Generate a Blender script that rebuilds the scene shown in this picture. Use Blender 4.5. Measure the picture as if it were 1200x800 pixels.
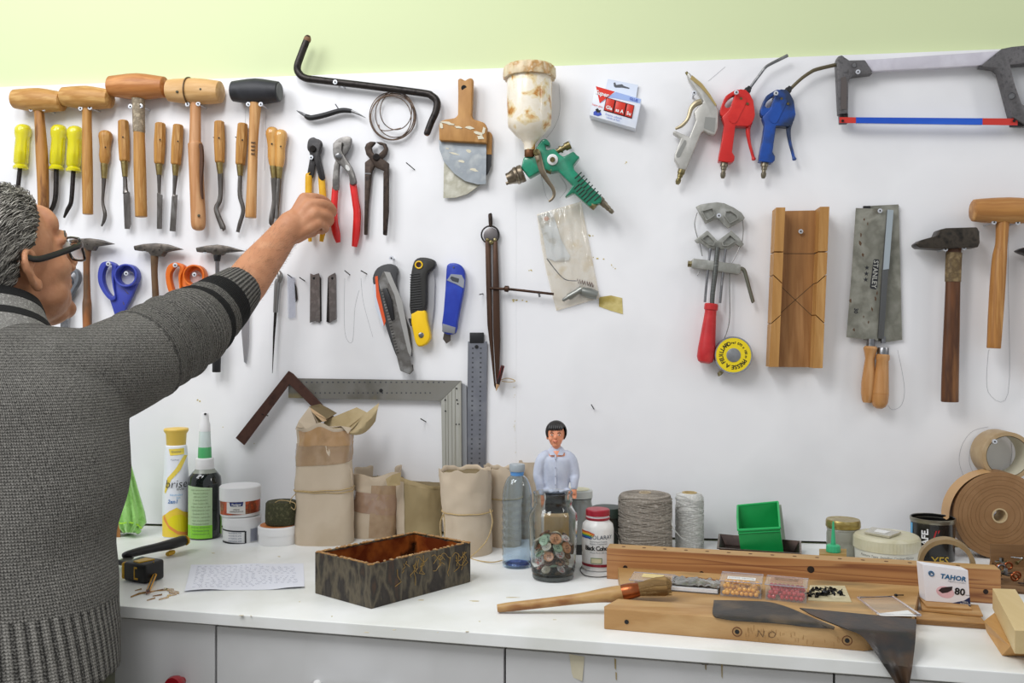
import bpy, bmesh, math, random
from mathutils import Vector, Matrix, noise
import numpy as np
random.seed(7)
SC = bpy.context.scene
COL = SC.collection
for o in list(bpy.data.objects): bpy.data.objects.remove(o)
V = Vector
# ---------------------------------------------------------------- camera
F, YAW, D, HC = 1050.0, math.radians(7.0), 1.95, 0.4216
TOP = 0.90                                   # worktop height
CAM = V((0, -D*math.cos(YAW), TOP+HC))
FW = V((-math.sin(YAW), math.cos(YAW), 0)); RT = V((math.cos(YAW), math.sin(YAW), 0)); UP = V((0, 0, 1))
cd = bpy.data.cameras.new('camera'); cam = bpy.data.objects.new('camera', cd); COL.objects.link(cam)
cam.location = CAM; cam.rotation_euler = (math.pi/2, 0, YAW)
cd.sensor_width = 36; cd.lens = 36*F/1200; cd.clip_start = 0.02
SC.camera = cam
# ---------------------------------------------------------------- light
w = bpy.data.worlds.new('room_light'); SC.world = w; w.use_nodes = True
w.node_tree.nodes['Background'].inputs[0].default_value = (0.93, 0.96, 1.0, 1)
w.node_tree.nodes['Background'].inputs[1].default_value = 0.53
def area(name, loc, target, sx, sy, power, col=(1, 1, 1)):
    l = bpy.data.lights.new(name, 'AREA'); l.shape = 'RECTANGLE'; l.size = sx; l.size_y = sy
    l.energy = power; l.color = col
    o = bpy.data.objects.new(name, l); COL.objects.link(o); o.location = loc
    o.rotation_euler = (V(target)-V(loc)).to_track_quat('-Z', 'Y').to_euler()
area('ceiling_light_left', (-1.7, -1.35, 2.75), (-0.5, 0, 0.7), 0.9, 1.3, 26, (0.97, 0.98, 1.0))
area('ceiling_light_right', (2.2, -1.0, 2.45), (0.8, 0, 1.1), 0.25, 0.8, 7, (1, 0.97, 0.95))
area('ceiling_light_middle', (-0.65, -1.55, 2.8), (-0.3, -0.1, 0.9), 0.5, 0.8, 17, (1, 1, 1))
SC.view_settings.view_transform = 'Standard'; SC.view_settings.look = 'None'
SC.view_settings.gamma = 1; SC.view_settings.use_curve_mapping = False
SC.view_settings.exposure = 0.0
# ---------------------------------------------------------------- pixel measurements turned into places in the room
def P(px, py, yc): return CAM + yc*(FW + (px-600)/F*RT - (py-400)/F*UP)
def ycW(px, t=0.0): return (D*math.cos(YAW)-t)/(math.cos(YAW)+(px-600)/F*math.sin(YAW))
def W(px, py, t=0.0): return P(px, py, ycW(px, t))
def C(px, py, dz=0.0):
    yc = (HC-dz)*F/(py-400); return P(px, py, yc)
def ycC(py, dz=0.0): return (HC-dz)*F/(py-400)
def mw(px, r, t=0.0): return r*ycW(px, t)/F
# ---------------------------------------------------------------- materials
def lin(c):
    if isinstance(c, str): c = tuple(int(c[i:i+2], 16)/255 for i in (0, 2, 4))
    return tuple(x/12.92 if x <= .04045 else ((x+.055)/1.055)**2.4 for x in c)+(1,)
MATS = {}
def mat(name, col, rough=.5, metal=0, cols=None, scale=30, stretch=(1, 1, 1), bump=0, bscale=200, bstretch=None, trans=0, ior=1.45,
        coat=0, sheen=0, alpha=1, stops=None, detail=4, emit=0, spec=.5, coords='Object', dist=0):
    if name in MATS: return MATS[name]
    m = bpy.data.materials.new(name); MATS[name] = m; m.use_nodes = True
    nt = m.node_tree; b = nt.nodes['Principled BSDF']; I = b.inputs
    I['Base Color'].default_value = lin(col); I['Roughness'].default_value = rough; I['Metallic'].default_value = metal
    I['Transmission Weight'].default_value = trans; I['IOR'].default_value = ior; I['Coat Weight'].default_value = coat
    I['Sheen Weight'].default_value = sheen; I['Alpha'].default_value = alpha; I['Specular IOR Level'].default_value = spec
    m.diffuse_color = lin(col)
    tc = nt.nodes.new('ShaderNodeTexCoord')
    def mapped(st):
        mp = nt.nodes.new('ShaderNodeMapping'); nt.links.new(tc.outputs[coords], mp.inputs[0]); mp.inputs['Scale'].default_value = st; return mp
    if cols:
        n = nt.nodes.new('ShaderNodeTexNoise'); n.inputs['Scale'].default_value = scale; n.inputs['Detail'].default_value = detail
        n.inputs['Distortion'].default_value = dist
        nt.links.new(mapped(stretch).outputs[0], n.inputs['Vector'])
        r = nt.nodes.new('ShaderNodeValToRGB'); nt.links.new(n.outputs['Fac'], r.inputs[0])
        allc = [col]+list(cols); k = len(allc)
        pos = stops or [0.3+0.4*i/(k-1) for i in range(k)]
        while len(r.color_ramp.elements) < k: r.color_ramp.elements.new(.5)
        for e, p_, c in zip(r.color_ramp.elements, pos, allc): e.position = p_; e.color = lin(c)
        nt.links.new(r.outputs[0], I['Base Color'])
    if bump:
        n = nt.nodes.new('ShaderNodeTexNoise'); n.inputs['Scale'].default_value = bscale; n.inputs['Detail'].default_value = 3
        nt.links.new(mapped(bstretch or stretch).outputs[0], n.inputs['Vector'])
        bp = nt.nodes.new('ShaderNodeBump'); bp.inputs['Strength'].default_value = bump; bp.inputs['Distance'].default_value = .002
        nt.links.new(n.outputs['Fac'], bp.inputs['Height']); nt.links.new(bp.outputs[0], I['Normal'])
    return m
def wood(name, a, b, c=None, axis='z', rough=.5, scale=14, k=.08, coat=0, bump=.15):
    st = {'x': (k, 1, 1), 'y': (1, k, 1), 'z': (1, 1, k)}[axis]
    return mat(name, a, rough, cols=[b]+([c] if c else []), scale=scale*8, stretch=st, bump=bump, bscale=400, coat=coat, detail=5, dist=.3)
# ---------------------------------------------------------------- mesh builder
def spl(pts, n=6, closed=False):
    pts = [tuple(map(float, p)) for p in pts]; out = []; N = len(pts)
    rng = range(N if closed else N-1)
    for i in rng:
        if closed: a, b, c, d = (pts[(i+j-1) % N] for j in range(4))
        else: a, b, c, d = pts[max(i-1, 0)], pts[i], pts[i+1], pts[min(i+2, N-1)]
        for j in range(n):
            t = j/n
            out.append(tuple(.5*((2*b[k])+(-a[k]+c[k])*t+(2*a[k]-5*b[k]+4*c[k]-d[k])*t*t+(-a[k]+3*b[k]-3*c[k]+d[k])*t**3) for k in range(len(b))))
    if not closed: out.append(pts[-1])
    return out
class MB:
    def __init__(s): s.v = []; s.f = []
    def add(s, vs, fs):
        o = len(s.v); s.v += [V(x) for x in vs]; s.f += [tuple(i+o for i in f) for f in fs]; return s
    def merge(s, m, fn=None):
        return s.add([fn(v) if fn else v for v in m.v], m.f)
    def prism(s, front, back):
        n = len(front)
        fs = [tuple(range(n)), tuple(reversed(range(n, 2*n)))]+[(i, i+n, (i+1) % n+n, (i+1) % n) for i in range(n)]
        return s.add(list(front)+list(back), fs)
    def out(s, pts, t0, t1, curve=0):
        """outline measured on the wall plane, with its real thickness from t0 to t1 off the wall"""
        if curve: pts = spl(pts, curve, True)
        fr = [W(x, y, t1) for x, y in pts]; return s.prism(fr, [V((p.x, -t0, p.z)) for p in fr])
    def ring(s, outer, inner, t0, t1, n=40, curve=True):
        def res(pts):
            pts = spl(pts, 12, True) if curve else [tuple(p) for p in pts]
            L = [0]; N = len(pts)
            for i in range(N): L.append(L[-1]+math.dist(pts[i], pts[(i+1) % N]))
            o = []; j = 0
            for k in range(n):
                d = L[-1]*k/n
                while L[j+1] < d: j += 1
                u = (d-L[j])/max(1e-9, L[j+1]-L[j]); a, b = pts[j], pts[(j+1) % N]
                o.append((a[0]+(b[0]-a[0])*u, a[1]+(b[1]-a[1])*u))
            return o
        A, B = res(outer), res(inner)
        fo = [W(x, y, t1) for x, y in A]; fi = [W(x, y, t1) for x, y in B]
        bo = [V((p.x, -t0, p.z)) for p in fo]; bi = [V((p.x, -t0, p.z)) for p in fi]
        fs = []
        for i in range(n):
            j = (i+1) % n
            fs += [(i, j, n+j, n+i), (2*n+i, 3*n+i, 3*n+j, 2*n+j), (i, 2*n+i, 2*n+j, j), (n+i, n+j, 3*n+j, 3*n+i)]
        return s.add(fo+fi+bo+bi, fs)
    def tube(s, pts, rad, seg=10, closed=False, caps=True, flat=1.0, ref=None):
        pts = [V(p) for p in pts]; N = len(pts)
        if not hasattr(rad, '__len__'): rad = [rad]*N
        tg = []
        for i in range(N):
            a = pts[(i-1) % N] if (closed or i > 0) else pts[i]; b = pts[(i+1) % N] if (closed or i < N-1) else pts[i]
            tg.append((b-a).normalized() if (b-a).length > 0 else V((0, 0, 1)))
        u = V(ref) if ref else (V((0, 1, 0)) if abs(tg[0].y) < .9 else V((1, 0, 0)))
        o = len(s.v)
        for i in range(N):
            u = (u-u.dot(tg[i])*tg[i]).normalized(); w_ = tg[i].cross(u)
            for k in range(seg):
                a = 2*math.pi*k/seg; s.v.append(pts[i]+rad[i]*(math.cos(a)*u*flat+math.sin(a)*w_))
        for i in range(N if closed else N-1):
            for k in range(seg):
                a = o+i*seg; b = o+((i+1) % N)*seg; s.f.append((a+k, a+(k+1) % seg, b+(k+1) % seg, b+k))
        if caps and not closed:
            s.f.append(tuple(o+k for k in reversed(range(seg)))); s.f.append(tuple(o+(N-1)*seg+k for k in range(seg)))
        return s
    def wtube(s, pts, t=.01, n=6, seg=8, closed=False, flat=1.0):
        """tube along points (x, y, radius[, t]) measured on the wall"""
        q = [(p[0], p[1], p[2], p[3] if len(p) > 3 else t) for p in pts]
        if n > 1: q = spl(q, n, closed)
        return s.tube([W(a, b, d) for a, b, r, d in q], [mw(a, r, d) for a, b, r, d in q], seg, closed, flat=flat, ref=(0, 1, 0))
    def lathe(s, p0, p1, prof, seg=24, caps=True):
        """profile [(0..1 along p0-p1, radius m)]"""
        p0, p1 = V(p0), V(p1); ax = p1-p0; t = ax.normalized()
        u = V((0, 1, 0)) if abs(t.y) < .9 else V((1, 0, 0)); u = (u-u.dot(t)*t).normalized(); w_ = t.cross(u); o = len(s.v)
        for q, r in prof:
            for k in range(seg):
                a = 2*math.pi*k/seg; s.v.append(p0+ax*q+r*(math.cos(a)*u+math.sin(a)*w_))
        for i in range(len(prof)-1):
            for k in range(seg):
                a = o+i*seg; b = a+seg; s.f.append((a+k, a+(k+1) % seg, b+(k+1) % seg, b+k))
        if caps:
            s.f.append(tuple(o+k for k in reversed(range(seg)))); s.f.append(tuple(o+(len(prof)-1)*seg+k for k in range(seg)))
        return s
    def wlathe(s, a, b, prof, t=.02, seg=24):
        return s.lathe(W(a[0], a[1], t), W(b[0], b[1], t), [(q, mw(a[0], r, t)) for q, r in prof], seg)
    def vl(s, cx, yc, prof, seg=32, caps=True):
        """upright turned shape: profile [(height above worktop m, radius m)]"""
        p = P(cx, 400, yc); return s.lathe((p.x, p.y, TOP), (p.x, p.y, TOP+1), prof, seg, caps)
    def box(s, c, sx, sy, sz, rz=0, rot=None):
        M = rot or Matrix.Rotation(rz, 3, 'Z'); c = V(c)
        vs = [c+M @ V((x*sx/2, y*sy/2, z*sz/2)) for z in (-1, 1) for x, y in ((-1, -1), (1, -1), (1, 1), (-1, 1))]
        return s.add(vs, [(3, 2, 1, 0), (4, 5, 6, 7), (0, 1, 5, 4), (1, 2, 6, 5), (2, 3, 7, 6), (3, 0, 4, 7)])
    def slab(s, quad, z0, z1):
        """plan corners (world points), from z0 to z1 above the worktop"""
        lo = [V((p.x, p.y, TOP+z0)) for p in quad]; hi = [V((p.x, p.y, TOP+z1)) for p in quad]
        return s.prism(hi, lo)
    def ell(s, c, rx, ry, rz, seg=16, rings=10, M=None):
        c = V(c); M = M or Matrix.Identity(3); o = len(s.v)
        s.v.append(c+M @ V((0, 0, rz)))
        for i in range(1, rings):
            th = math.pi*i/rings
            for k in range(seg):
                a = 2*math.pi*k/seg; s.v.append(c+M @ V((rx*math.sin(th)*math.cos(a), ry*math.sin(th)*math.sin(a), rz*math.cos(th))))
        s.v.append(c+M @ V((0, 0, -rz)))
        for k in range(seg):
            s.f.append((o, o+1+k, o+1+(k+1) % seg)); e = o+1+(rings-2)*seg; s.f.append((e+seg, e+(k+1) % seg, e+k))
        for i in range(rings-2):
            for k in range(seg):
                a = o+1+i*seg; s.f.append((a+k, a+seg+k, a+seg+(k+1) % seg, a+(k+1) % seg))
        return s
    def grid(s, rows, closed=False):
        """sheet through rows of points"""
        o = len(s.v); n = len(rows[0])
        for r in rows: s.v += [V(p) for p in r]
        for i in range(len(rows)-1):
            for k in range(n if closed else n-1):
                a = o+i*n; b = a+n; s.f.append((a+k, a+(k+1) % n, b+(k+1) % n, b+k))
        return s
ORG = {}
def mesh_from(mb, org, m, bevel=0, seg=2, smooth=38, solid=0, name='part', sub=0):
    me = bpy.data.meshes.new(name); me.from_pydata([v-org for v in mb.v], [], mb.f); me.validate()
    bm = bmesh.new(); bm.from_mesh(me)
    if solid:
        bmesh.ops.recalc_face_normals(bm, faces=bm.faces)
        bmesh.ops.solidify(bm, geom=list(bm.faces), thickness=solid)
    if bevel:
        es = [e for e in bm.edges if len(e.link_faces) == 2 and e.calc_face_angle(0) > math.radians(35)]
        bmesh.ops.bevel(bm, geom=es, offset=bevel, segments=seg, affect='EDGES', clamp_overlap=True, profile=.5)
    bmesh.ops.recalc_face_normals(bm, faces=bm.faces)
    bm.to_mesh(me); bm.free()
    if smooth:
        me.shade_smooth()
        for p in me.polygons:
            if len(p.vertices) > 6: p.use_smooth = False
        me.set_sharp_from_angle(angle=math.radians(smooth))
    if m: me.materials.append(m)
    return me
def thing(name, label, cat, loc, group=None):
    o = bpy.data.objects.new(name, None); COL.objects.link(o); o.location = loc; o.empty_display_size = .02
    o['label'] = label; o['category'] = cat
    if group: o['group'] = group
    ORG[o.name] = V(loc); return o
def part(T, name, mb, m, label=None, kind=None, **k):
    org = ORG[T.name]; me = mesh_from(mb, org, m, name=name, **k)
    o = bpy.data.objects.new(name, me); COL.objects.link(o); o.parent = T; ORG[o.name] = org
    if label: o['label'] = label
    if kind: o['kind'] = kind
    return o
def solo(name, label, cat, mb, m, group=None, kind=None, org=None, **k):
    if org is None:
        xs = [v.x for v in mb.v]; ys = [v.y for v in mb.v]; zs = [v.z for v in mb.v]
        org = V(((min(xs)+max(xs))/2, (min(ys)+max(ys))/2, min(zs)))
    o = bpy.data.objects.new(name, mesh_from(mb, org, m, name=name, **k)); COL.objects.link(o); o.location = org; ORG[o.name] = V(org)
    if label: o['label'] = label
    if cat: o['category'] = cat
    if group: o['group'] = group
    if kind: o['kind'] = kind
    return o
def dup(root, loc, label=None):
    c = root.copy(); COL.objects.link(c); c.location = loc; ORG[c.name] = V(loc)
    if label: c['label'] = label
    for ch in list(root.children):
        d = ch.copy(); COL.objects.link(d); d.parent = c
        for g in list(ch.children):
            e = g.copy(); COL.objects.link(e); e.parent = d
    return c
def text(s, size, bold=0.0, shear=0, spacing=1.0):
    cu = bpy.data.curves.new('t', 'FONT'); cu.body = s; cu.size = size; cu.offset = bold*size; cu.shear = shear
    cu.align_x = 'CENTER'; cu.align_y = 'CENTER'; cu.resolution_u = 2; cu.space_character = spacing
    o = bpy.data.objects.new('t', cu); COL.objects.link(o); bpy.context.view_layer.update()
    me = bpy.data.meshes.new_from_object(o.evaluated_get(bpy.context.evaluated_depsgraph_get()))
    mb = MB(); mb.v = [V(v.co) for v in me.vertices]; mb.f = [tuple(p.vertices) for p in me.polygons]
    bpy.data.objects.remove(o); bpy.data.curves.remove(cu); bpy.data.meshes.remove(me)
    return mb
def on_plane(mb, o, x, y):
    o, x, y = V(o), V(x).normalized(), V(y).normalized(); r = MB(); r.merge(mb, lambda v: o+x*v.x+y*v.y); return r
def on_cyl(mb, c, r, ang, z):
    """wrap on an upright cylinder, centred where the surface normal has world heading ang"""
    q = MB(); q.merge(mb, lambda v: V((c.x+r*math.cos(ang+v.x/r), c.y+r*math.sin(ang+v.x/r), z+v.y))); return q
def rect(w_, h_, nx=1, ny=1, cx=0, cy=0):
    mb = MB(); mb.grid([[V((cx-w_/2+w_*i/nx, cy-h_/2+h_*j/ny, 0)) for i in range(nx+1)] for j in range(ny+1)]); return mb
def disc(r, n=24, r0=0, cx=0, cy=0):
    mb = MB()
    if r0: mb.grid([[V((cx+q*math.cos(2*math.pi*k/n), cy+q*math.sin(2*math.pi*k/n), 0)) for k in range(n)] for q in (r0, r)], True)
    else: mb.add([V((cx+r*math.cos(2*math.pi*k/n), cy+r*math.sin(2*math.pi*k/n), 0)) for k in range(n)], [tuple(range(n))])
    return mb
def poly(pts):
    mb = MB(); mb.add([V((x, y, 0)) for x, y in pts], [tuple(range(len(pts)))]); return mb
def toward(cx, yc):
    """heading from an upright thing on the worktop to the camera"""
    p = P(cx, 400, yc); d = CAM-p; return math.atan2(d.y, d.x)
def remesh(mb, vox, smooth_it=6, fac=.5):
    me = bpy.data.meshes.new('tmp'); me.from_pydata(mb.v, [], mb.f)
    o = bpy.data.objects.new('tmp', me); COL.objects.link(o)
    r = o.modifiers.new('r', 'REMESH'); r.mode = 'VOXEL'; r.voxel_size = vox
    if smooth_it:
        q = o.modifiers.new('s', 'SMOOTH'); q.iterations = smooth_it; q.factor = fac
    bpy.context.view_layer.update()
    e = bpy.data.meshes.new_from_object(o.evaluated_get(bpy.context.evaluated_depsgraph_get()))
    out = MB(); out.v = [V(v.co) for v in e.vertices]; out.f = [tuple(p.vertices) for p in e.polygons]
    bpy.data.objects.remove(o); bpy.data.meshes.remove(me); bpy.data.meshes.remove(e)
    return out
# ---------------------------------------------------------------- shared materials
STEEL = mat('steel', '8e8e90', .32, 1, cols=['7e7e80', 'aaaaab'], scale=60, bump=.05)
DSTEEL = mat('dark_steel', '2c2a2a', .42, .8, cols=['3c3836', '201e1e'], scale=80, bump=.1)
RUSTY = mat('rusty_steel', '302722', .5, .6, cols=['43372f', '221c1a'], scale=60, bump=.2)
BLACK = mat('black_plastic', '1b1b1d', .45)
WHITE = mat('white_plastic', 'e9e9e9', .35)
BRASS = mat('brass', '8f8458', .38, .8, cols=['6f6444', 'aaa07a'], scale=90)
INK = mat('ink', '161616', .6)
TWINE = mat('twine', 'c9b183', .85, cols=['a98f60'], scale=400)
BOX_ = mat('boxwood', 'c0914f', .48, cols=['b58443', 'a67435', 'cfa566'], scale=90, stops=[.3, .45, .56, .7], stretch=(1, 1, .1), bump=.12, bscale=300, detail=5)
BOXD = mat('aged_handle_wood', 'bd8a48', .5, cols=['a8743a', '6d431d', 'cb9c5c'], stops=[.3, .5, .62, .72], scale=70, stretch=(1, 1, .15), bump=.2, bscale=300, detail=6)
HEADW = mat('mallet_head_wood', 'c29252', .5, cols=['ad7c3e', 'cfa465', '9c6b34'], stops=[.32, .48, .62, .8], scale=60, stretch=(.16, 1, 1), bump=.2, bscale=300, detail=6)
NYLON = mat('screw_cap', 'cdd0d6', .4, .35); NAILM = mat('nail_steel', '3a3633', .5, .7)
# ================================================================ SETTING
mb = MB()
L0, L1 = -4.0, 2.6
pt0, pt1 = W(0, 102), W(1200, 56.5)
def panel_top(x): return pt0.z+(pt1.z-pt0.z)*(x-pt0.x)/(pt1.x-pt0.x)
GREEN = mat('green_wall_paint', 'd0daad', .8, bump=.03, bscale=300)
mb.box(((L0+L1)/2, .065, 1.4), L1-L0, .10, 2.8); solo('wall_back', None, None, mb, GREEN, kind='structure', smooth=0)
mb = MB(); mb.box((-.7, -2.0, -.05), 6.6, 4.2, .1)
solo('floor', None, None, mb, mat('floor_tile', 'a9a294', .6, cols=['958e80'], scale=8), kind='structure', smooth=0)
PANEL = mat('white_laminate', 'e9e9ec', .42, cols=['eeeef0', 'e4e4e6'], scale=3, spec=.35)
panel = thing('wall_panel', 'white laminate board covering the wall behind the tools', 'panel', (-.2, -.001, TOP))
seam = W(605, 400).x
for a, b in ((L0+.1, seam-.00008), (seam+.00008, L1-.1)):
    m_ = MB(); q = [(a, TOP+.0045), (b, TOP+.0045), (b, panel_top(b)), (a, panel_top(a))]
    m_.prism([V((x, 0.0, z)) for x, z in q], [V((x, .0145, z)) for x, z in q]); part(panel, 'board', m_, PANEL, smooth=0)
m_ = MB()  # recess under the board: added strip coloured dark as the gap's shade
m_.box(((L0+L1)/2, .012, TOP+.006), L1-L0-.2, .005, .012); part(panel, 'gap_shade_strip', m_, mat('gap_shade', '4a4642', .8), smooth=0)
# screws holding the tools
def screw(px, py, t=.04, r=2.7):
    m_ = MB(); a, b = W(px, py, 0), W(px, py, t); a = V((b.x, 0, b.z))
    k = mw(px, 1, t)
    m_.lathe(a, b, [(0, k*1.2), (.93, k*1.2), (.93, k*r), (1, k*r), (1.005, k*r*.8)], 12)
    s_ = part(panel, 'screw', m_, NYLON)
    n_ = (CAM-b).normalized(); m_ = MB(); m_.lathe(b+n_*k*.6, b+n_*k*.9, [(0, k*r*.36), (1, k*r*.36)], 8); part(s_, 'recess', m_, NAILM)
    return s_
for s_ in [(36, 128), (51, 127.5), (94, 127), (105, 126), (152.5, 124.5), (164.5, 124), (219.5, 122), (232, 121.5), (290.8, 122), (305.4, 122),
           (85.5, 286.8, .03), (102.3, 286.3, .03), (169.7, 292.6, .03), (187, 292.8, .03), (240.3, 294.2, .03), (253.3, 293.4, .03),
           (126.6, 309, .035), (147.6, 320.3, .03), (205, 310.6, .035), (227.6, 321.6, .03), (392.6, 96, .03), (401, 99.8, .02), (364.5, 184.3, .02),
           (1031.4, 246.8, .02), (1108.2, 291.8, .045), (1130, 290.4, .045), (1165.2, 260.3, .05), (1193, 260.8, .05),
           (863, 108, .045), (909.5, 109, .045), (813.5, 108.5, .04), (1005.6, 84, .035), (842.5, 252.5, .03), (1166, 517.3, .075), (1168, 604, .03),
           (666, 167, .02), (458.5, 302.2, .02), (938.5, 271, .025), (638.5, 166.5, .04)]:
    screw(*s_)
for x, y, x1, y1 in [(404, 317, 410, 322), (423, 317, 430, 321), (351, 325, 357, 329), (476, 190.5, 486, 199), (493, 490.5, 499, 494), (693, 474, 696, 479),
                     (17, 153, 24, 157), (61, 155, 66, 158.5), (79, 156, 85, 159), (116, 159.5, 121, 160.5), (139, 160.5, 143, 162), (181, 163, 185, 165),
                     (250, 161, 255, 161.5), (276, 160.5, 281, 163.5), (393, 122, 397, 128), (562, 345, 566, 344), (337, 321.5, 342, 325), (307, 485, 314, 487)]:
    m_ = MB(); m_.tube([V((W(x1, y1).x, 0, W(x1, y1).z)), W(x, y, .022)], .0012, 6); part(panel, 'nail', m_, NAILM)
# pencil outlines and glue marks on the board
PENC = mat('pencil_line', 'a3a3a8', .8); 
m_ = MB()
for L in [[(1182, 270), (1181.5, 330), (1181.5, 460), (1158, 459), (1158, 415), (1160, 410)],
          [(1052, 410), (1058, 440), (1060, 460), (1056, 475), (1046, 480), (1040, 474)], [(404, 326), (404, 388), (413, 400), (416, 360), (421, 340)], [(423, 326), (426, 355), (437, 395)],
          [(1158, 500), (1140, 505), (1128, 520), (1124, 540), (1130, 560)], [(1148, 508), (1138, 522), (1136, 542), (1142, 556)], [(1184, 512), (1186, 530), (1182, 552)],
          [(655, 98), (656, 130), (649, 150), (640, 162)], [(848, 158), (848, 182)], [(634, 205), (640, 230), (645, 235)], [(656, 205), (664, 220), (656, 232)],
          [(288, 128), (286, 180), (284, 230)], [(312, 130), (310, 200)], [(850, 78), (836, 90), (830, 95)]]:
    q = spl([(a, b, .35) for a, b in L], 5)
    m_.tube([W(a, b, .0003) for a, b, r in q], .00028, 5)
part(panel, 'pencil_outline', m_, PENC, kind='stuff')
GLUE = mat('dried_glue', 'b5a04a', .5, cols=['cdbb74'], scale=300)
m_ = MB(); rr = random.Random(3)
for (x0, y0, x1, y1, n) in [(676, 274, 682, 302, 9), (684, 276, 695, 276, 4), (684, 290, 690, 303, 7), (690, 301, 708, 303, 4), (716, 310, 722, 316, 4), (600, 352, 622, 353, 7),
                            (619, 318, 627, 315, 4), (602, 430, 604, 560, 14), (231, 468, 236, 471, 3), (300, 485, 300, 486, 1), (262, 501, 262, 502, 1), (731, 191, 737, 191, 2), (298, 520, 299, 521, 1)]:
    for i in range(n):
        u = rr.random(); x = x0+(x1-x0)*u+rr.uniform(-1, 1); y = y0+(y1-y0)*u+rr.uniform(-1, 1); a = rr.random()*3
        r = rr.uniform(.5, 1.5)
        if x0 == 602: r *= .45
        m_.out([(x+r*math.cos(a+k*1.26)*rr.uniform(.6, 1.3), y+r*.7*math.sin(a+k*1.26)) for k in range(5)], 0, .0006)
part(panel, 'glue_mark', m_, GLUE, kind='stuff')
# ---------------------------------------------------------------- worktop and cabinets
A = C(130, 709); B = C(1200, 789); dirF = (B-A).normalized(); nF = V((dirF.y, -dirF.x, 0))  # towards the room
def fr(px_or_s, off=0, z=0):
    """point on the front edge line where the image column is px; off = metres behind the edge"""
    xn = (px_or_s-600)/F; d = FW+xn*RT
    p0 = A-nF*off; den = d.x*dirF.y-d.y*dirF.x; k = ((p0.x-CAM.x)*dirF.y-(p0.y-CAM.y)*dirF.x)/den
    q = CAM+d*k; return V((q.x, q.y, z))
TOPM = mat('painted_worktop', 'ebecea', .38, cols=['f0f1f0', 'e3e4df', 'f0f1ef'], scale=5, bump=.04, bscale=60, stops=[.3, .45, .62, .8])
FA = A-dirF*1.6; FB = B+dirF*.7
m_ = MB(); q = [V((FA.x, FA.y, 0)), V((FB.x, FB.y, 0)), V((FB.x, -.0005, 0)), V((FA.x, -.0005, 0))]
m_.prism([V((p.x, p.y, TOP)) for p in q], [V((p.x, p.y, TOP-.0185)) for p in q])
wt = solo('worktop', 'long white painted worktop running along the tool wall', 'worktop', m_, TOPM, bevel=.0012, smooth=0)
STM = mat('worn_stain', 'b9aa86', .7, cols=['d6cdb4'], scale=120)
m_ = MB()
def blob(m_, cx, cy, rx, ry, n=9, seed=0, h=.0004):
    r_ = random.Random(seed); pts = [(cx+rx*math.cos(2*math.pi*k/n)*r_.uniform(.6, 1.2), cy+ry*math.sin(2*math.pi*k/n)*r_.uniform(.6, 1.2)) for k in range(n)]
    m_.slab([C(x, y) for x, y in pts], 0, h)
for i, (x, y, a, b) in enumerate([(351, 705, 1, .6), (389, 722, 1.2, .7), (462, 738, 2, .5), (513, 741, .8, .5), (548, 740, 2.5, .5), (556, 704, 6, .8), (600, 700, 9, .5), (638, 701, 6, .4),
                                  (494, 703, 4, .6), (283, 721, 3, .5), (294, 721.5, .8, .5), (327, 652, 2, .5), (250, 648, 2.5, .4), (562, 728, 1.5, .5), (430, 741, 4, .4), (650, 726, 2, .4)]):
    blob(m_, x, y, a, b, 7, i)
part(wt, 'paint_chip', m_, STM, kind='stuff')
CAB = mat('cabinet_laminate', 'd3d3d4', .42, cols=['cbcbcb', 'd8d8d9'], scale=4)
CABE = mat('cabinet_edge', '8e8a7e', .6)
gaps = [-420, 252.8, 591.5, 977.5, 1340]
cabl = ['white cabinet front with a dark red knob, beside the man', 'white cabinet front with pale bow handle, left of centre', 'wide white stained cabinet front with no handle in view',
        'white cabinet front at right below the leather scrap']
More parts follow.
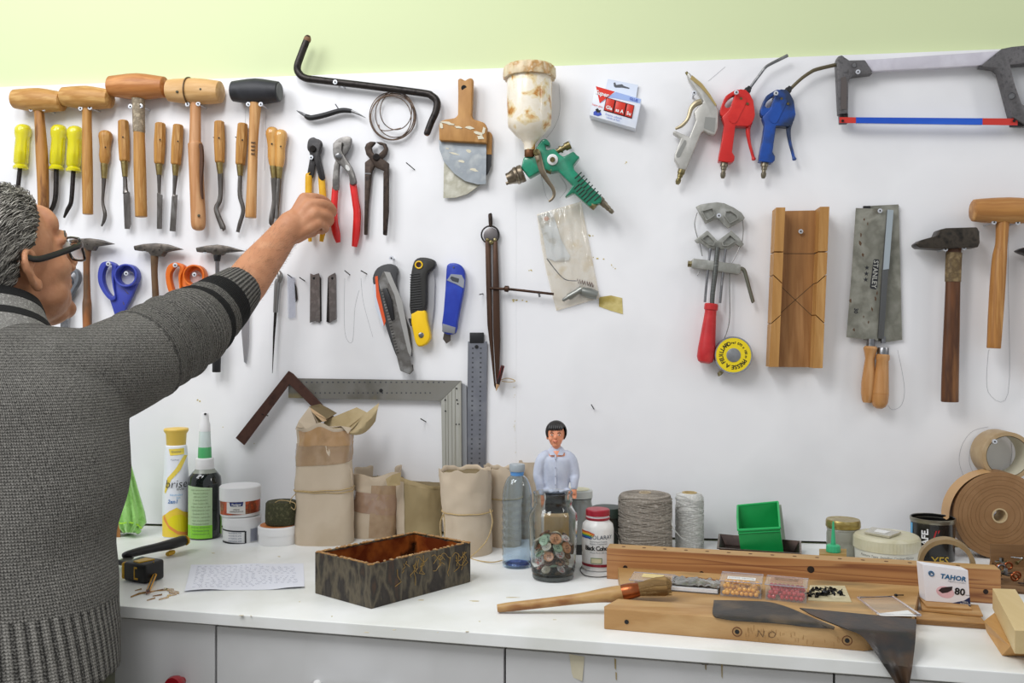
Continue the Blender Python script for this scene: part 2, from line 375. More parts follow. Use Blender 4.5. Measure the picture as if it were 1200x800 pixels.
for i in range(4):
    a, b = gaps[i], gaps[i+1]
    T = thing('cabinet', cabl[i], 'cabinet', fr((a+b)/2, .02, 0))
    ca, cb = fr(a, .03), fr(b, .03); e = (cb-ca).normalized()*.001; back = -nF*.42
    m_ = MB(); q = [ca+e, cb-e, cb-e+back, ca+e+back]
    m_.prism([V((p.x, p.y, TOP-.019)) for p in q], [V((p.x, p.y, .08)) for p in q]); part(T, 'body', m_, CABE, smooth=0)
    fa, fb = fr(a+1.3, .012), fr(b-1.3, .012); back = -nF*.017
    z1 = TOP-.0245 if i else TOP-.0235
    m_ = MB(); q = [fa, fb, fb+back, fa+back]
    m_.prism([V((p.x, p.y, z1)) for p in q], [V((p.x, p.y, z1-.36)) for p in q]); dr = part(T, 'door', m_, CAB, bevel=.001, smooth=0)
    if i == 0:
        p = fr(214, .012, 0); p.z = P(214, 797, (p-CAM).dot(FW)).z
        m_ = MB(); m_.lathe(p, p+nF*.028, [(0, .006), (.3, .006), (.45, .013), (.8, .0155), (1, .014), (1.0, .0125)], 24)
        kn = part(dr, 'knob', m_, mat('red_knob', '8e1420', .25, coat=.5), label='dark red round knob')
    if i == 2:
        for n_q, (x, y, w_x, h_y, c_) in enumerate([(721, 778, 1, 7, 'a08c5c'), (722, 792, .8, 5, 'a08c5c'), (827, 781, 1, 4, '8a7a58'), (846, 786, .8, 9, 'a08c5c'), (826, 778, 5, 1, '6a6660'), (676, 782, 9, 16, 'cfc7ae')]):
            m_ = MB(); pts = [fr(x+w_x*u, .0112) for u in (-1, 1)]; yc_ = [(p-CAM).dot(FW) for p in pts]
            m_.add([P(x-w_x, y-h_y, yc_[0]), P(x+w_x, y-h_y*.8, yc_[1]), P(x+w_x*.7, y+h_y, yc_[1]), P(x-w_x*.6, y+h_y*.7, yc_[0])], [(0, 1, 2, 3)]); part(dr, 'stain', m_, mat('stain_'+'abcdef'[n_q], c_, .6), smooth=0)
    if i == 1:
        z_ = P(383, 800, (fr(383, .012)-CAM).dot(FW)).z-.004
        m_ = MB(); a_, b_ = fr(372, .012), fr(460, .012)
        pts = [a_, a_+nF*.022+(b_-a_)*.08, a_+nF*.03+(b_-a_)*.3, b_+nF*.03-(b_-a_)*.3, b_+nF*.022-(b_-a_)*.08, b_]
        m_.tube([V(p) for p in spl([(p.x, p.y, z_) for p in pts], 6)], .008, 12); part(dr, 'handle', m_, mat('white_handle', 'e8e8e6', .12, coat=1), label='white glossy bow handle')
# ================================================================ TOOLS ON THE WALL
def wt_(name, label, cat, px, py, t=.01, group=None): return thing(name, label, cat, W(px, py, t), group)
MG = 'wooden mallets hanging in the top row'
def mallet(label, hx0, hy0, hx1, hy1, rmid, rend, handle, t=.03, hm=HEADW, hdl=BOXD, group=None, prof=None):
    T = wt_('mallet', label, 'mallet', handle[-1][0], handle[-1][1], t, group)
    m = MB(); pr = prof or [(0, .82), (.015, .93), (.12, 1.0), (.35, 1.06), (.5, 1.08), (.65, 1.06), (.88, 1.0), (.985, .93), (1, .82)]
    m.wlathe((hx0, hy0), (hx1, hy1), [(q, rend+(rmid-rend)*max(0, (v-1)/.08) if v >= 1 else rend*v) for q, v in pr], t, 32)
    h = part(T, 'head', m, hm)
    m = MB(); m.wtube(handle, t, 5, 14); g = part(T, 'handle', m, hdl, bevel=.0012)
    return T, h, g
mallet('small pale wooden mallet, leftmost in the top row', 17, 116, 73.5, 119, 14, 11.8, [(45, 122, 5), (46.5, 140, 5.6), (49, 180, 6.6), (50.5, 215, 6.4), (51, 250, 6)], hdl=BOXD)
mallet('pale wooden mallet second from left with plain slim handle', 74, 113, 129.5, 116, 13.6, 11.5, [(102, 120, 5), (102, 150, 5.4), (102.5, 200, 6), (103, 251, 5.8)], hdl=BOX_)
T, h, g = mallet('big reddish wooden mallet with grey tape around the top of its handle', 129, 101, 194, 102, 15.2, 12.6, [(162, 115, 6.5), (163, 150, 6.3), (164, 200, 7), (165.5, 254, 6.8)],
       hm=mat('red_mallet_wood', 'bd7f45', .45, cols=['a86a35', 'cf935a'], scale=60, stretch=(.12, 1, 1), bump=.25, bscale=200), hdl=BOX_)
m = MB(); m.wtube([(162.4, 116, 8), (162.4, 119, 7.4), (162.6, 140, 7), (163, 153, 6.9), (163, 155, 6.5)], .03, 3, 14)
part(T, 'tape_wrap', m, mat('grey_tape', '9a8d78', .6, cols=['7d705c', 'b4a68e'], scale=120, bump=.3, bscale=200), label='old grey tape wrapped around the handle')
T, h, g = mallet('thick pale wooden mallet with split head and a hole in its fat handle', 197.5, 106, 259, 108, 15, 13.4, [(229, 115, 6), (229, 140, 6.4), (228.6, 169, 7), (228.7, 169.5, 8.3), (230, 200, 8.3), (232, 245, 8.6), (232.4, 262, 8.4), (232.6, 268, 6.5), (232.6, 270, 3)],
       hm=mat('pale_mallet_wood', 'd6ae78', .55, cols=['c59a62', 'deb98a'], scale=50, stretch=(.15, 1, 1), bump=.5, bscale=120),
       hdl=mat('pale_handle', 'c8966a', .45, cols=['b27c4c', 'd3a578'], scale=50, stretch=(1, 1, .12), bump=.1))
m = MB(); a, b = W(221.6, 107, .03), W(222.6, 107, .03); m.lathe(a, b, [(0, mw(222, 15.5)), (0, mw(222, 16.2)), (1, mw(222, 16.2)), (1, mw(222, 15.5))], 32)
part(T, 'split_groove', m, mat('groove_dark', '5a4326', .5))  # dark ring added to stand for the groove around the split head
for x, y, t_ in [(207.5, 107.5, .056), (235, 104.5, .056), (233, 252.5, .046)]: m = MB(); m.ell(W(x, y, t_), .0035, .002, .003); part(T, 'knot', m, mat('dark_knot', '4d4a38', .6))
m = MB(); m.out([(233, 169), (236.5, 170), (237.5, 190), (236, 215), (237, 233), (234.5, 225), (233.5, 200), (234, 180)], .038, .0453, 3); part(T, 'bark_patch', m, mat('bark', '50311c', .7, bump=.4))
T, h, g = mallet('black rubber mallet with a pale wooden handle', 272.5, 107, 327.5, 107.5, 15, 12.5, [(299, 116, 6.8), (299, 130, 6.6), (297, 165, 5.4), (295.5, 210, 5.8), (293.8, 255, 6.6)],
       hm=mat('black_rubber', '232428', .5, cols=['2d2e33', '1b1c1f'], scale=30, bump=.1), hdl=wood('ash', 'c9985e', 'b98750', 'd8ab74', k=.06))
m = MB(); a, b = W(327.4, 107.5, .03), W(328.4, 107.5, .03); m.lathe(a, b, [(0, mw(327, 10)), (1, mw(327, 9.7))], 28); part(h, 'face', m, mat('worn_rubber', '6b6d6a', .6, cols=['585a58'], scale=60))
m = MB()
for i in range(4): m.out([(294+.1*i, 166+i*4.4), (299-.2*i, 166+i*4.4), (299-.2*i, 167.5+i*4.4), (294, 167.5+i*4.4)], .0395, .0418)
part(T, 'printed_mark', m, mat('burnt_mark', '5e452c', .7))
mallet('big wooden mallet hanging at the far right beside the hammer', 1139.5, 246.5, 1222, 247, 15.5, 13.8, [(1175, 260, 7.4), (1173.5, 285, 6.6), (1171, 305, 8), (1168, 350, 8.4), (1164.5, 408, 7.6)], t=.04,
       hm=mat('right_mallet_wood', 'b98345', .45, cols=['a5703a', 'c9985a'], scale=60, stretch=(.1, 1, 1), bump=.15), hdl=wood('beech', 'b88143', 'a06c34', 'c99656', k=.06))
# steel hammer
T = wt_('hammer', 'heavy dark steel hammer with worn brown handle at right', 'hammer', 1113, 471, .03)
m = MB(); m.out([(1074, 285), (1080, 281), (1098, 276), (1101, 269), (1109, 267), (1145, 266), (1148, 271), (1148.5, 284), (1146.5, 289.5), (1104, 291.5), (1078, 290), (1074.5, 287.5)], .014, .05)
part(T, 'head', m, mat('forged_steel', '34322f', .4, .75, cols=['4d463e', '252423'], scale=50, bump=.2, bscale=120), bevel=.004, seg=3)
m = MB(); m.wtube([(1118, 285, 8.5), (1117.5, 300, 8.3), (1116.5, 340, 8.3), (1115, 390, 9), (1113.5, 440, 9.6), (1113, 471, 9.8)], .032, 5, 14, flat=.7)
part(T, 'handle', m, mat('dark_handle', '6b4224', .45, cols=['4c2c17', '875a31'], scale=50, stretch=(1, 1, .12), bump=.3, bscale=200), bevel=.002)
m = MB(); m.wtube([(1118, 296, 9), (1117.2, 312, 9), (1116.7, 330, 8.9)], .032, 3, 14, flat=.72); part(T, 'tape_wrap', m, mat('brown_tape', '7d6946', .6, cols=['5c4a2f', '95805a'], scale=70, bump=.4), label='worn brown tape around the handle')
T = wt_('hammer', 'dark hammer peen just entering at the right edge', 'hammer', 1206, 300, .03)
m = MB(); m.out([(1194, 293), (1200, 290), (1212, 287), (1236, 286), (1236, 302), (1212, 300), (1200, 296)], .015, .045); part(T, 'head', m, DSTEEL, bevel=.003)
m = MB(); m.wtube([(1222, 300, 7), (1221, 380, 7), (1220, 450, 8)], .03, 3, 12); part(T, 'handle', m, BOXD)
# tack hammers
def tack(label, pts, handle, hm, collar=None, grip=None, t=.022):
    T = wt_('tack_hammer', label, 'hammer', handle[-1][0], handle[-1][1], t)
    m = MB(); m.out(pts, t-.009, t+.009); part(T, 'head', m, mat('worn_iron', '4f4c4a', .38, .85, cols=['6b645d', '36322f'], scale=60, bump=.15), bevel=.0022, seg=3)
    m = MB(); m.wtube(handle, t, 5, 12); part(T, 'handle', m, hm)
    if collar: m = MB(); m.wtube(collar, t, 3, 12); part(T, 'collar', m, BLACK)
    if grip: m = MB(); m.wtube(grip, t, 3, 12); part(T, 'grip', m, BLACK, bevel=.001)
    return T
HW1 = mat('worn_brown_handle', '7d5230', .45, cols=['5d4631', '9b6236', 'a06d44'], scale=22, stretch=(1, 1, .3), bump=.15)
HW2 = mat('worn_orange_handle', '6a5036', .45, cols=['5b4630', '77583a', 'b47a3e'], scale=20, stretch=(1, 1, .35), bump=.15)
tack('slim iron tack hammer beside the man\'s face', [(77, 282), (90, 279.5), (104, 278.8), (117, 280.5), (131, 285), (118, 287), (111, 288), (108, 293), (98, 293), (94, 288), (78, 287.5)],
     [(102, 291, 5), (101.5, 310, 3.8), (102, 345, 4), (102, 358, 5.2), (102.5, 385, 5)], HW1)
tack('slim iron tack hammer between blue and orange scissors', [(156, 288), (168, 285.6), (182, 284.6), (196, 286), (212, 291.5), (198, 293.5), (192, 295), (189, 300), (177, 300), (173, 295), (157, 293)],
     [(181, 298, 4.6), (181, 320, 3.7), (182.5, 350, 4), (181.5, 366, 5), (182, 400, 4.8)], HW2)
tack('iron tack hammer with thin metal shaft, half hidden by the forearm', [(229, 290), (242, 287.5), (254, 286.3), (266, 288), (285, 293.5), (270, 294.8), (262, 295.5), (258, 298.5), (250, 298.5), (246, 296), (230, 295)],
     [(254.5, 296, 2.4), (255, 340, 2.4), (254, 400, 2.4)], STEEL, collar=[(254.5, 296, 3), (254.6, 299, 4.4), (254.6, 306, 3.3)], grip=[(254, 385, 4.5), (254, 410, 5), (253.6, 436, 4.8)])
# yellow handled lifters
YEL = mat('clear_yellow', 'f4ea10', .08, trans=.2, alpha=.8, ior=1.49, coat=.5)
YC = mat('handle_core', 'a7a01e', .4)
def lifter(label, hx, y0, y1, shaft, lean=0):
    T = wt_('tack_lifter', label, 'tack lifter', hx, y1, .014)
    m = MB(); x1 = hx-lean
    L = y1-y0
    prof = [(0, 4), (.03, 7), (.1, 9), (.2, 9), (.32, 7.8), (.6, 8.2), (.85, 8.2), (.9, 6.6), (.95, 8.2), (1, 8)]
    o = len(m.v); a, b = W(hx+.5, y0, .016), W(x1, y1, .016); ax = b-a; t_ = ax.normalized(); u = V((1, 0, 0)); w_ = V((0, 1, 0)); seg = 24
    for q, r in prof:
        for k in range(seg):
            an = 2*math.pi*k/seg; rr_ = mw(hx, r)*(1-.07*(1+math.cos(8*an))*(.2 < q < .95)); m.v.append(a+ax*q+rr_*(math.cos(an)*u+math.sin(an)*w_))
    for i in range(len(prof)-1):
        for k in range(seg): p = o+i*seg; m.f.append((p+k, p+(k+1) % seg, p+seg+(k+1) % seg, p+seg+k))
    m.f += [tuple(range(seg)), tuple(range(o+(len(prof)-1)*seg, o+len(prof)*seg))]
    part(T, 'handle', m, YEL)
    m = MB(); m.wtube([(x1+.5, y0+L*.62, 3.2), (x1, y1-2, 3)], .016, 1, 10); part(T, 'core', m, YC)
    m = MB(); m.wtube([(p[0], p[1], p[2]) for p in shaft], .016, 5, 10); part(T, 'shaft', m, DSTEEL)
lifter('yellow handled lifter, leftmost of the three, left of the first mallet', 27, 146, 198, [(23.5, 197, 2.6), (21, 220, 2.5), (18, 245, 2.2), (13, 256, 1.6)], 3)
lifter('yellow handled lifter, middle of the three, right of the first mallet', 69, 146.5, 199, [(66, 198, 2.8), (65.5, 225, 2.8), (63.5, 238, 2.7), (60, 246, 2.6), (57, 252, 2)], 3)
lifter('yellow handled lifter, rightmost of the three, against the second mallet', 88, 148, 201, [(86, 200, 2.6), (84.5, 225, 2.6), (83, 238, 2.5), (79, 246, 2.4), (75, 255, 1.2)], 2)
# chisels
FER = mat('brass_ferrule', '9a8a58', .4, .8, cols=['86764a', 'ae9f6c'], scale=80)
BLD = mat('tool_steel', '77736f', .3, .95, cols=['5f5a56', '94918e'], scale=50, stretch=(1, 1, .3), bump=.1)
def chisel(label, x0, y0, x1, y1, ferr, shaft, blade=None, oct_=True, hm=BOX_, r=6, extra=True):
    T = wt_('chisel', label, 'chisel', x1, y1, .014)
    m = MB(); t = .014
    if oct_:
        a, b = W(x0, y0, t), W(x1, y1, t); m.lathe(a, b, [(0, mw(x0, r*.75)), (.03, mw(x0, r)), (.5, mw(x0, r*1.12)), (.97, mw(x0, r*.98)), (1, mw(x0, r*.85))], 8)
        part(T, 'handle', m, hm, smooth=20)
    else:
        a, b = W(x0, y0, t), W(x1, y1, t); m.lathe(a, b, [(q, mw(x0, v)) for q, v in [(0, 3), (.03, 5.5), (.1, 7.4), (.18, 7.8), (.3, 6.9), (.5, 5.9), (.75, 6.3), (.93, 5.2), (1, 4)]], 24)
        part(T, 'handle', m, hm)
    m = MB(); m.wtube([(x1, y1-2, 4.2), (x1-.2, y1+1, 4.2), (ferr[0], ferr[1], 3)], t, 1, 14); part(T, 'ferrule', m, FER)
    m = MB(); m.wtube(shaft, t, 4, 8, flat=.7)
    if blade: m.out(blade, t-.0025, t+.0025)
    part(T, 'blade', m, BLD)
    m = MB(); m.ell(W(x0-.5, y0+19.5, .0275), .002, .001, .002, 8, 6); part(T, 'hanging_hole', m, INK)
    return T
chisel('round handled spoon gouge between second and third mallets', 124, 153, 122.5, 192, (122, 209), [(122, 208, 3), (121, 225, 2), (120.5, 238, 1.8), (123, 250, 2.4), (122, 258, 2.2), (119, 265, 1)], oct_=False)
chisel('chisel with octagonal handle and rusty blade left of the taped mallet', 144.5, 141, 146, 189, (146.5, 207), [(146.5, 207, 2.6), (147, 222, 3), (147.5, 226, 4)], [(144.3, 225), (151, 225), (152, 262), (150.5, 268), (146, 268), (145, 245)])
chisel('chisel with octagonal handle and narrow bright blade right of the taped mallet', 188, 144, 186.5, 192, (186.5, 205), [(186.5, 204, 3), (186.5, 224, 2), (186.5, 227, 2)], [(184, 226), (189.3, 228), (188.5, 268), (183.8, 268)])
chisel('chisel with octagonal handle and flat blade left of the fat-handled mallet', 209, 146, 206, 193, (205.5, 206), [(205.5, 205, 3.4), (204, 226, 2), (204, 230, 2.6)], [(201.3, 230), (207, 228), (204.6, 271), (198.7, 270.5)])
chisel('cranked chisel with octagonal handle right of the fat-handled mallet', 257, 142, 257.5, 190.5, (258, 204), [(258.2, 203, 3.6), (258.5, 226, 2.8), (257, 236, 3), (253.3, 244, 3), (256, 254, 3.2), (261, 266, 3.6), (261.2, 267.5, 3.4)])
chisel('dark cranked chisel beside the rubber mallet handle', 284.5, 144.5, 281.5, 193, (281.5, 206), [(281.5, 205, 2.8), (281, 228, 2.8), (284.5, 242, 2.6), (284.5, 250, 2.6), (281, 262, 2.6), (278.5, 272, 2.2)])
GLW = mat('glossy_boxwood', 'd09a50', .25, cols=['c0883e', 'dcae68'], scale=50, stretch=(1, 1, .1), coat=.6)
chisel('glossy round handled chisel, front one of the pair right of the rubber mallet', 319, 149, 320.5, 195, (321, 209), [(321, 208, 4), (321.5, 235, 3), (319, 252, 3.4), (318, 261, 3), (320, 263, 2)], oct_=False, hm=GLW, r=7)
chisel('glossy round handled chisel, rear one of the pair right of the rubber mallet', 329.5, 152, 327.5, 196, (327, 209), [(327, 208, 3), (325.5, 235, 2.6), (324, 256, 2.6)], oct_=False, hm=GLW, r=7)
# wall marking gauge / brush end left edge
# pliers
def pliers_(name, label, x, y): return wt_(name, label, 'pliers', x, y, .012)
DPL = mat('black_oxide', '2d2c2d', .42, .6, cols=['3c3a3a', '222122'], scale=60)
T = pliers_('pincers', 'black nosed pincers with yellow grips held by the hand', 369, 283)
m = MB(); m.out([(360.5, 176), (360, 168), (362, 162.5), (367, 160.5), (370, 162), (375, 164), (377, 170), (374, 181), (380, 208), (373.5, 208.5), (367, 183)], .012, .022, 3); part(T, 'jaw', m, DPL, bevel=.002)
m = MB(); m.out([(371, 164), (366, 162), (361, 166), (361, 175), (363, 183), (359.5, 207.5), (366.3, 207.5), (370, 188), (375.5, 179), (376.5, 168)], .006, .0135, 3); part(T, 'jaw', m, DPL, bevel=.002)
m = MB(); m.lathe(W(366.3, 174, .02), W(366.3, 174, .028), [(0, .007), (.8, .007), (1, .0055)], 18); part(T, 'rivet', m, DSTEEL)
YG = mat('yellow_grip', 'dfab14', .38, cols=['d49f10', 'e8b72a'], scale=20)
m = MB(); m.wtube([(362.3, 205, 3.4), (361.8, 208, 4.2), (361.6, 235, 4), (362, 262, 3.6), (363.5, 283, 2.2)], .012, 4, 12, flat=.8); part(T, 'grip', m, YG)
m = MB(); m.wtube([(376.2, 205, 3.4), (376.8, 208, 4.1), (378, 225, 4.2), (379.5, 245, 4.4), (378.5, 268, 3.8), (376.5, 283, 2.4)], .014, 4, 12, flat=.8); part(T, 'grip', m, YG)
GPL = mat('grey_forged', '7e7c79', .4, .8, cols=['6a6764', '928f8b'], scale=50, bump=.05)
T = pliers_('slip_joint_pliers', 'grey slip joint pliers with red grips', 404, 289)
m = MB(); m.out([(390, 172), (391, 167), (397, 162), (405, 159.6), (410, 160.3), (411.5, 164), (410, 170), (406, 178), (401, 185), (397, 195), (396.5, 212), (396, 222), (389.5, 221), (390.5, 200), (393, 188), (399, 178), (402, 170), (400, 171), (396, 175), (392, 186)], .012, .022, 2); part(T, 'jaw', m, GPL, bevel=.0015)
m = MB(); m.out([(390, 178), (390, 172), (393, 168), (400, 166), (401, 168), (400, 175), (404, 184), (412, 196), (416, 208), (417, 215), (410, 216), (409, 207), (404, 198), (395, 190), (391, 184)], .017, .027, 2); part(T, 'jaw', m, GPL, bevel=.0015)
m = MB(); m.out([(405, 193), (408, 194), (410, 198), (408, 200), (405, 197)], .027, .0275, 2); part(T, 'slot', m, mat('pale_slot', 'c9c9c7', .5))
m = MB(); m.lathe(W(397, 183.5, .026), W(397, 183.5, .031), [(0, .0075), (.8, .0075), (1, .006)], 20); part(T, 'rivet', m, STEEL)
RG = mat('red_grip', 'd8221f', .3, cols=['c91c1b', 'e33230'], scale=20, coat=.2)
m = MB(); m.wtube([(393, 218, 3.3), (392.8, 222, 4), (391.5, 245, 4.1), (392, 262, 4.6), (394.5, 275, 4.6), (396.5, 284, 2.6)], .016, 4, 12, flat=.8); part(T, 'grip', m, RG)
m = MB(); m.wtube([(413.3, 212, 3.4), (413.8, 216, 4.2), (416.5, 235, 4.3), (418.5, 250, 4.6), (417.3, 275, 4.6), (415.3, 289, 3.4)], .016, 4, 12, flat=.8); part(T, 'grip', m, RG)
T = pliers_('carpenter_pincers', 'old dark iron pincers with bare straight handles', 440, 275)
m = MB(); m.out([(440, 166), (434, 165.5), (429, 168), (427, 173), (429, 181), (436, 189), (440, 196), (450, 200), (449, 203), (448.5, 275), (452.5, 275.5), (455, 248), (455.3, 191), (450, 187), (442, 184), (436, 178), (435, 172), (438, 169)], .012, .022, 1)
part(T, 'jaw', m, RUSTY, bevel=.0018)
m = MB(); m.out([(440, 166), (446, 166), (452, 168), (454.5, 174), (453, 180), (446, 188), (440, 193), (435.5, 200), (431.5, 240), (429.8, 275), (426.3, 275), (427, 240), (427.3, 190), (434, 185), (443, 181), (450, 174), (448, 170), (444, 169)], .006, .0145, 1)
part(T, 'jaw', m, RUSTY, bevel=.0018)
m = MB(); m.lathe(W(441, 184, .02), W(441, 184, .027), [(0, .008), (.7, .008), (1, .006)], 20); part(T, 'rivet', m, DSTEEL)
m = MB(); m.out([(427.5, 202.4), (434.5, 202.7), (434.5, 204), (427.5, 203.8)], .014, .0155); part(T, 'worn_band', m, STEEL)
# bent bar, scriber, wire coil
m = MB(); m.wtube([(361.5, 42, 2.5), (360, 46, 4), (353, 64, 4.2), (348.5, 78, 4.3), (350.5, 86, 4.3), (358, 91.5, 4.2), (375, 94, 4.1), (430, 100.5, 4.1), (495, 109, 4.2), (506, 112.5, 4.3), (512, 119, 4.3), (511, 130, 4.2), (505, 144, 4), (500.5, 156, 3.8), (499.8, 158.5, 2.2)], .02, 6, 14)
T = wt_('bent_bar', 'long dark bent iron bar reaching above the board edge', 'bar', 430, 100, .02); part(T, 'bar', m, DSTEEL)
for q in ([(362, 41.5, 1.8), (360.8, 44.5, 4.1), (359.5, 48, 4.3)], [(501.5, 153, 4), (500.3, 157, 3.2), (499.8, 159, 1.8)]): m = MB(); m.wtube(q, .02, 2, 12); part(T, 'rusty_tip', m, mat('rust_tip', '7a5a40', .7), label='rust-brown ground tip')
T = wt_('scriber', 'small black double pointed scriber left of the wire coil', 'scriber', 388, 133, .012)
m = MB(); m.wtube([(358, 135.5, 2.4), (361, 137.3, 3.2), (366, 138, 3.2), (380, 135, 3.2), (396, 130.3, 3), (404, 129.3, 3), (412, 130.2, 2.4)], .014, 4, 12); part(T, 'grip', m, BLACK)
m = MB(); m.wtube([(347.5, 129.5, .3), (353, 132.5, 1.6), (359, 136, 2.2)], .014, 2, 8); m.wtube([(411, 130, 2), (418, 132.6, 1.4), (428.5, 138, .3)], .014, 2, 8); part(T, 'point', m, STEEL)
T = wt_('wire_coil', 'coil of brown iron wire hanging under the bent bar', 'wire', 460, 164, .006)
m = MB()
for i, (cx, cy, rx, ry, ph) in enumerate([(459, 136, 26, 28, 0), (461, 136.5, 26.5, 27, .3), (463, 134, 23, 27, .7), (464, 130, 18.5, 22, 1.1), (458, 138, 24, 25.5, 1.6), (460.5, 137.5, 26, 26.5, 2.2)]):
    n = 48; a0 = ph
    q = [W(cx+rx*math.cos(a0+2*math.pi*k/n), cy+ry*math.sin(a0+2*math.pi*k/n), .006+.0024*i+.002*math.sin(3*a0+6.28*k/n)) for k in range(n)]
    m.tube(q, .0011, 7, closed=True)
m.tube([W(*p) for p in spl([(444, 146, .02), (446, 152, .021), (455, 153, .022), (470, 150, .02)], 5)], .0011, 7)
part(T, 'wire', m, mat('iron_wire', '4c3f38', .4, .6, cols=['6b584a', '332a26'], scale=90))
# scrapers
WDS = mat('scraper_wood', 'bf8f52', .55, cols=['a8783f', 'cfa267'], scale=60, stretch=(.5, 1, .15), bump=.2)
PLM = mat('scraper_steel', 'a9afb4', .35, .7, cols=['949a9f', 'bfc1bf'], scale=22, bump=.05)
T = wt_('scraper', 'wide scraper with plaster-smeared wooden handle, in front', 'scraper', 544, 215, .02)
m = MB(); m.out([(536.5, 93), (539, 91.3), (542, 92.6), (544.5, 94.5), (547.5, 92.5), (551, 91), (554, 92), (553.8, 105), (552.5, 135), (554.5, 139.5), (562, 141.5), (568, 144), (570.5, 149), (570, 167.5), (514.5, 164.3), (514.3, 146), (516.5, 141.5), (522, 139.7), (533, 138), (536.5, 134.5), (536.8, 110)], .014, .032)
part(T, 'handle', m, WDS, bevel=.003, seg=3)
m = MB(); m.out([(514.3, 163.5), (570, 167), (569.5, 215.5), (560, 216), (545, 212), (532, 203), (520, 189), (515, 175)], .0155, .0175); part(T, 'blade', m, PLM)
m = MB(); m.lathe(W(543.7, 103, .03), W(543.7, 103, .0326), [(0, .006), (1, .006)], 16); part(T, 'hanging_hole', m, INK)
m = MB(); rr = random.Random(5)
for (x, y, rx, ry) in [(525, 144, 9, 2), (517, 148, 3, 4), (560, 156, 8, 2.5), (563, 161, 6, 3), (550, 149.5, 6, 2), (537, 149, 6, 1.5), (567, 153, 2.5, 5), (549, 177, 3, 3), (533, 180, 8, 1.2), (541, 189, 5, 1.5), (556, 199, 6, 2), (524, 174, 3, 1)]:
    tt = .0332 if y < 165 else .0181
    m.out([(x+rx*math.cos(k*.7)*rr.uniform(.5, 1.1), y+ry*math.sin(k*.7)*rr.uniform(.5, 1.1)+rx*.15*math.cos(k*.7)) for k in range(9)], tt-.0015, tt)
part(T, 'plaster_smear', m, mat('plaster', 'd8d2bd', .8))
T = wt_('scraper', 'scraper behind the wide one, its round stained blade showing below', 'scraper', 545, 232, .008)
m = MB(); m.out([(520.5, 180), (575.5, 180), (574.5, 192), (570, 205), (562, 217), (548, 227), (534, 231.5), (519.5, 232)], .0075, .0095); part(T, 'blade', m, mat('stained_steel', 'c9c7bb', .45, .45, cols=['a9a695', 'dddbd2'], scale=28, bump=.1))
m = MB(); m.out([(530, 154), (574, 154), (576.5, 157), (576, 181), (530, 181)], .003, .0135); part(T, 'handle', m, WDS, bevel=.002)
m = MB(); m.out([(568, 180.5), (576, 180.8), (575.5, 194), (571.5, 204), (568, 208)], .0095, .012); part(T, 'guard', m, BLACK)
# spray gun
CUPM = mat('stained_cup', 'e4d9c2', .3, cols=['eee6d6', 'e2cfa2', 'c0853a', '9a5f26'], scale=30, stops=[.3, .5, .57, .63, .7], coat=.3, detail=7, dist=.3)
T = wt_('spray_gun', 'green spray gun with rust-stained white paint cup', 'spray gun', 655, 249, .045)
cx = 620.5; tt = .055
m = MB(); k = mw(cx, 1, tt); z = lambda y: W(cx, y, tt).z; c0 = W(cx, 100, tt)
def vz(m, prof, seg=36): m.lathe((c0.x, c0.y, 0), (c0.x, c0.y, 1), [(z(y), r*k) for y, r in prof], seg)
vz(m, [(90, 25.5), (93, 26.3), (120, 26.4), (145, 25.6), (149, 25), (158, 17), (166, 8.5), (169, 6.7), (176, 6.5)]); cup = part(T, 'cup', m, CUPM, label='white plastic cup with brown stains')
m = MB(); o = len(m.v); seg = 72
for y, r in [(92.5, 29.5), (90, 30), (81, 29.6), (78.4, 28), (77.5, 20), (77.3, 5)]:
    for i in range(seg): rr_ = r*(1+(.04 if i % 4 < 2 and r > 29 else 0))*k; m.v.append(V((c0.x+rr_*math.cos(6.2832*i/seg), c0.y+rr_*math.sin(6.2832*i/seg), z(y))))
for j in range(5):
    for i in range(seg): a = j*seg; m.f.append((a+i, a+(i+1) % seg, a+seg+(i+1) % seg, a+seg+i))
m.f += [tuple(range(seg)), tuple(range(5*seg, 6*seg))]
part(cup, 'lid', m, mat('stained_lid', 'dccdb0', .35, cols=['d6c3a0', 'b98c50', 'e3d6bb'], stops=[.3, .48, .58, .68], scale=34, detail=6))
m = MB(); vz(m, [(77.5, 4.6), (74.5, 4.8), (73.2, 4)], 16); part(cup, 'vent_knob', m, CUPM)
m = MB(); vz(m, [(175.5, 5.5), (177, 6), (183, 6), (184.5, 5)], 20); part(T, 'cup_nut', m, mat('brown_brass', '6e4a30', .45, .6))
GRN = mat('spray_green', '0d7a5b', .3, cols=['0b6e51', '128a69', '2a4a38'], scale=30, stops=[.25, .45, .62, .8], coat=.5, detail=6)
m = MB(); m.out([(613.5, 184), (619, 182.5), (627, 182), (628, 173), (634.5, 163.5), (638, 162), (641, 163), (645, 168), (643, 171), (638, 169), (640.5, 176), (649.5, 174), (655.5, 180.5), (660, 183.5), (672, 177), (676, 181.5), (679.5, 183.5), (672, 193), (673, 199), (706, 231.5), (704, 237.5), (691, 242), (672, 225.5), (661.5, 231), (671, 217), (654, 200), (645, 201.5), (638, 198), (631, 201.5), (619.5, 208), (610.5, 196)], .03, .058)
part(T, 'body', m, GRN, bevel=.004, seg=3)
m = MB()
for i in range(8):
    u = i/7; x, y = 678+23*u, 206+26*u
    m.wtube([(x-4.5, y+3, .8), (x+3.5, y-4.2, .8)], .0585, 1, 6)
    x, y = 674+20*u, 218+22*u
    if i < 6: m.wtube([(x-1.5, y+3.5, .8), (x+5, y-2.5, .8)], .0585, 1, 6)
part(T, 'grip_groove', m, mat('groove', '1e3b2d', .6), kind='stuff')
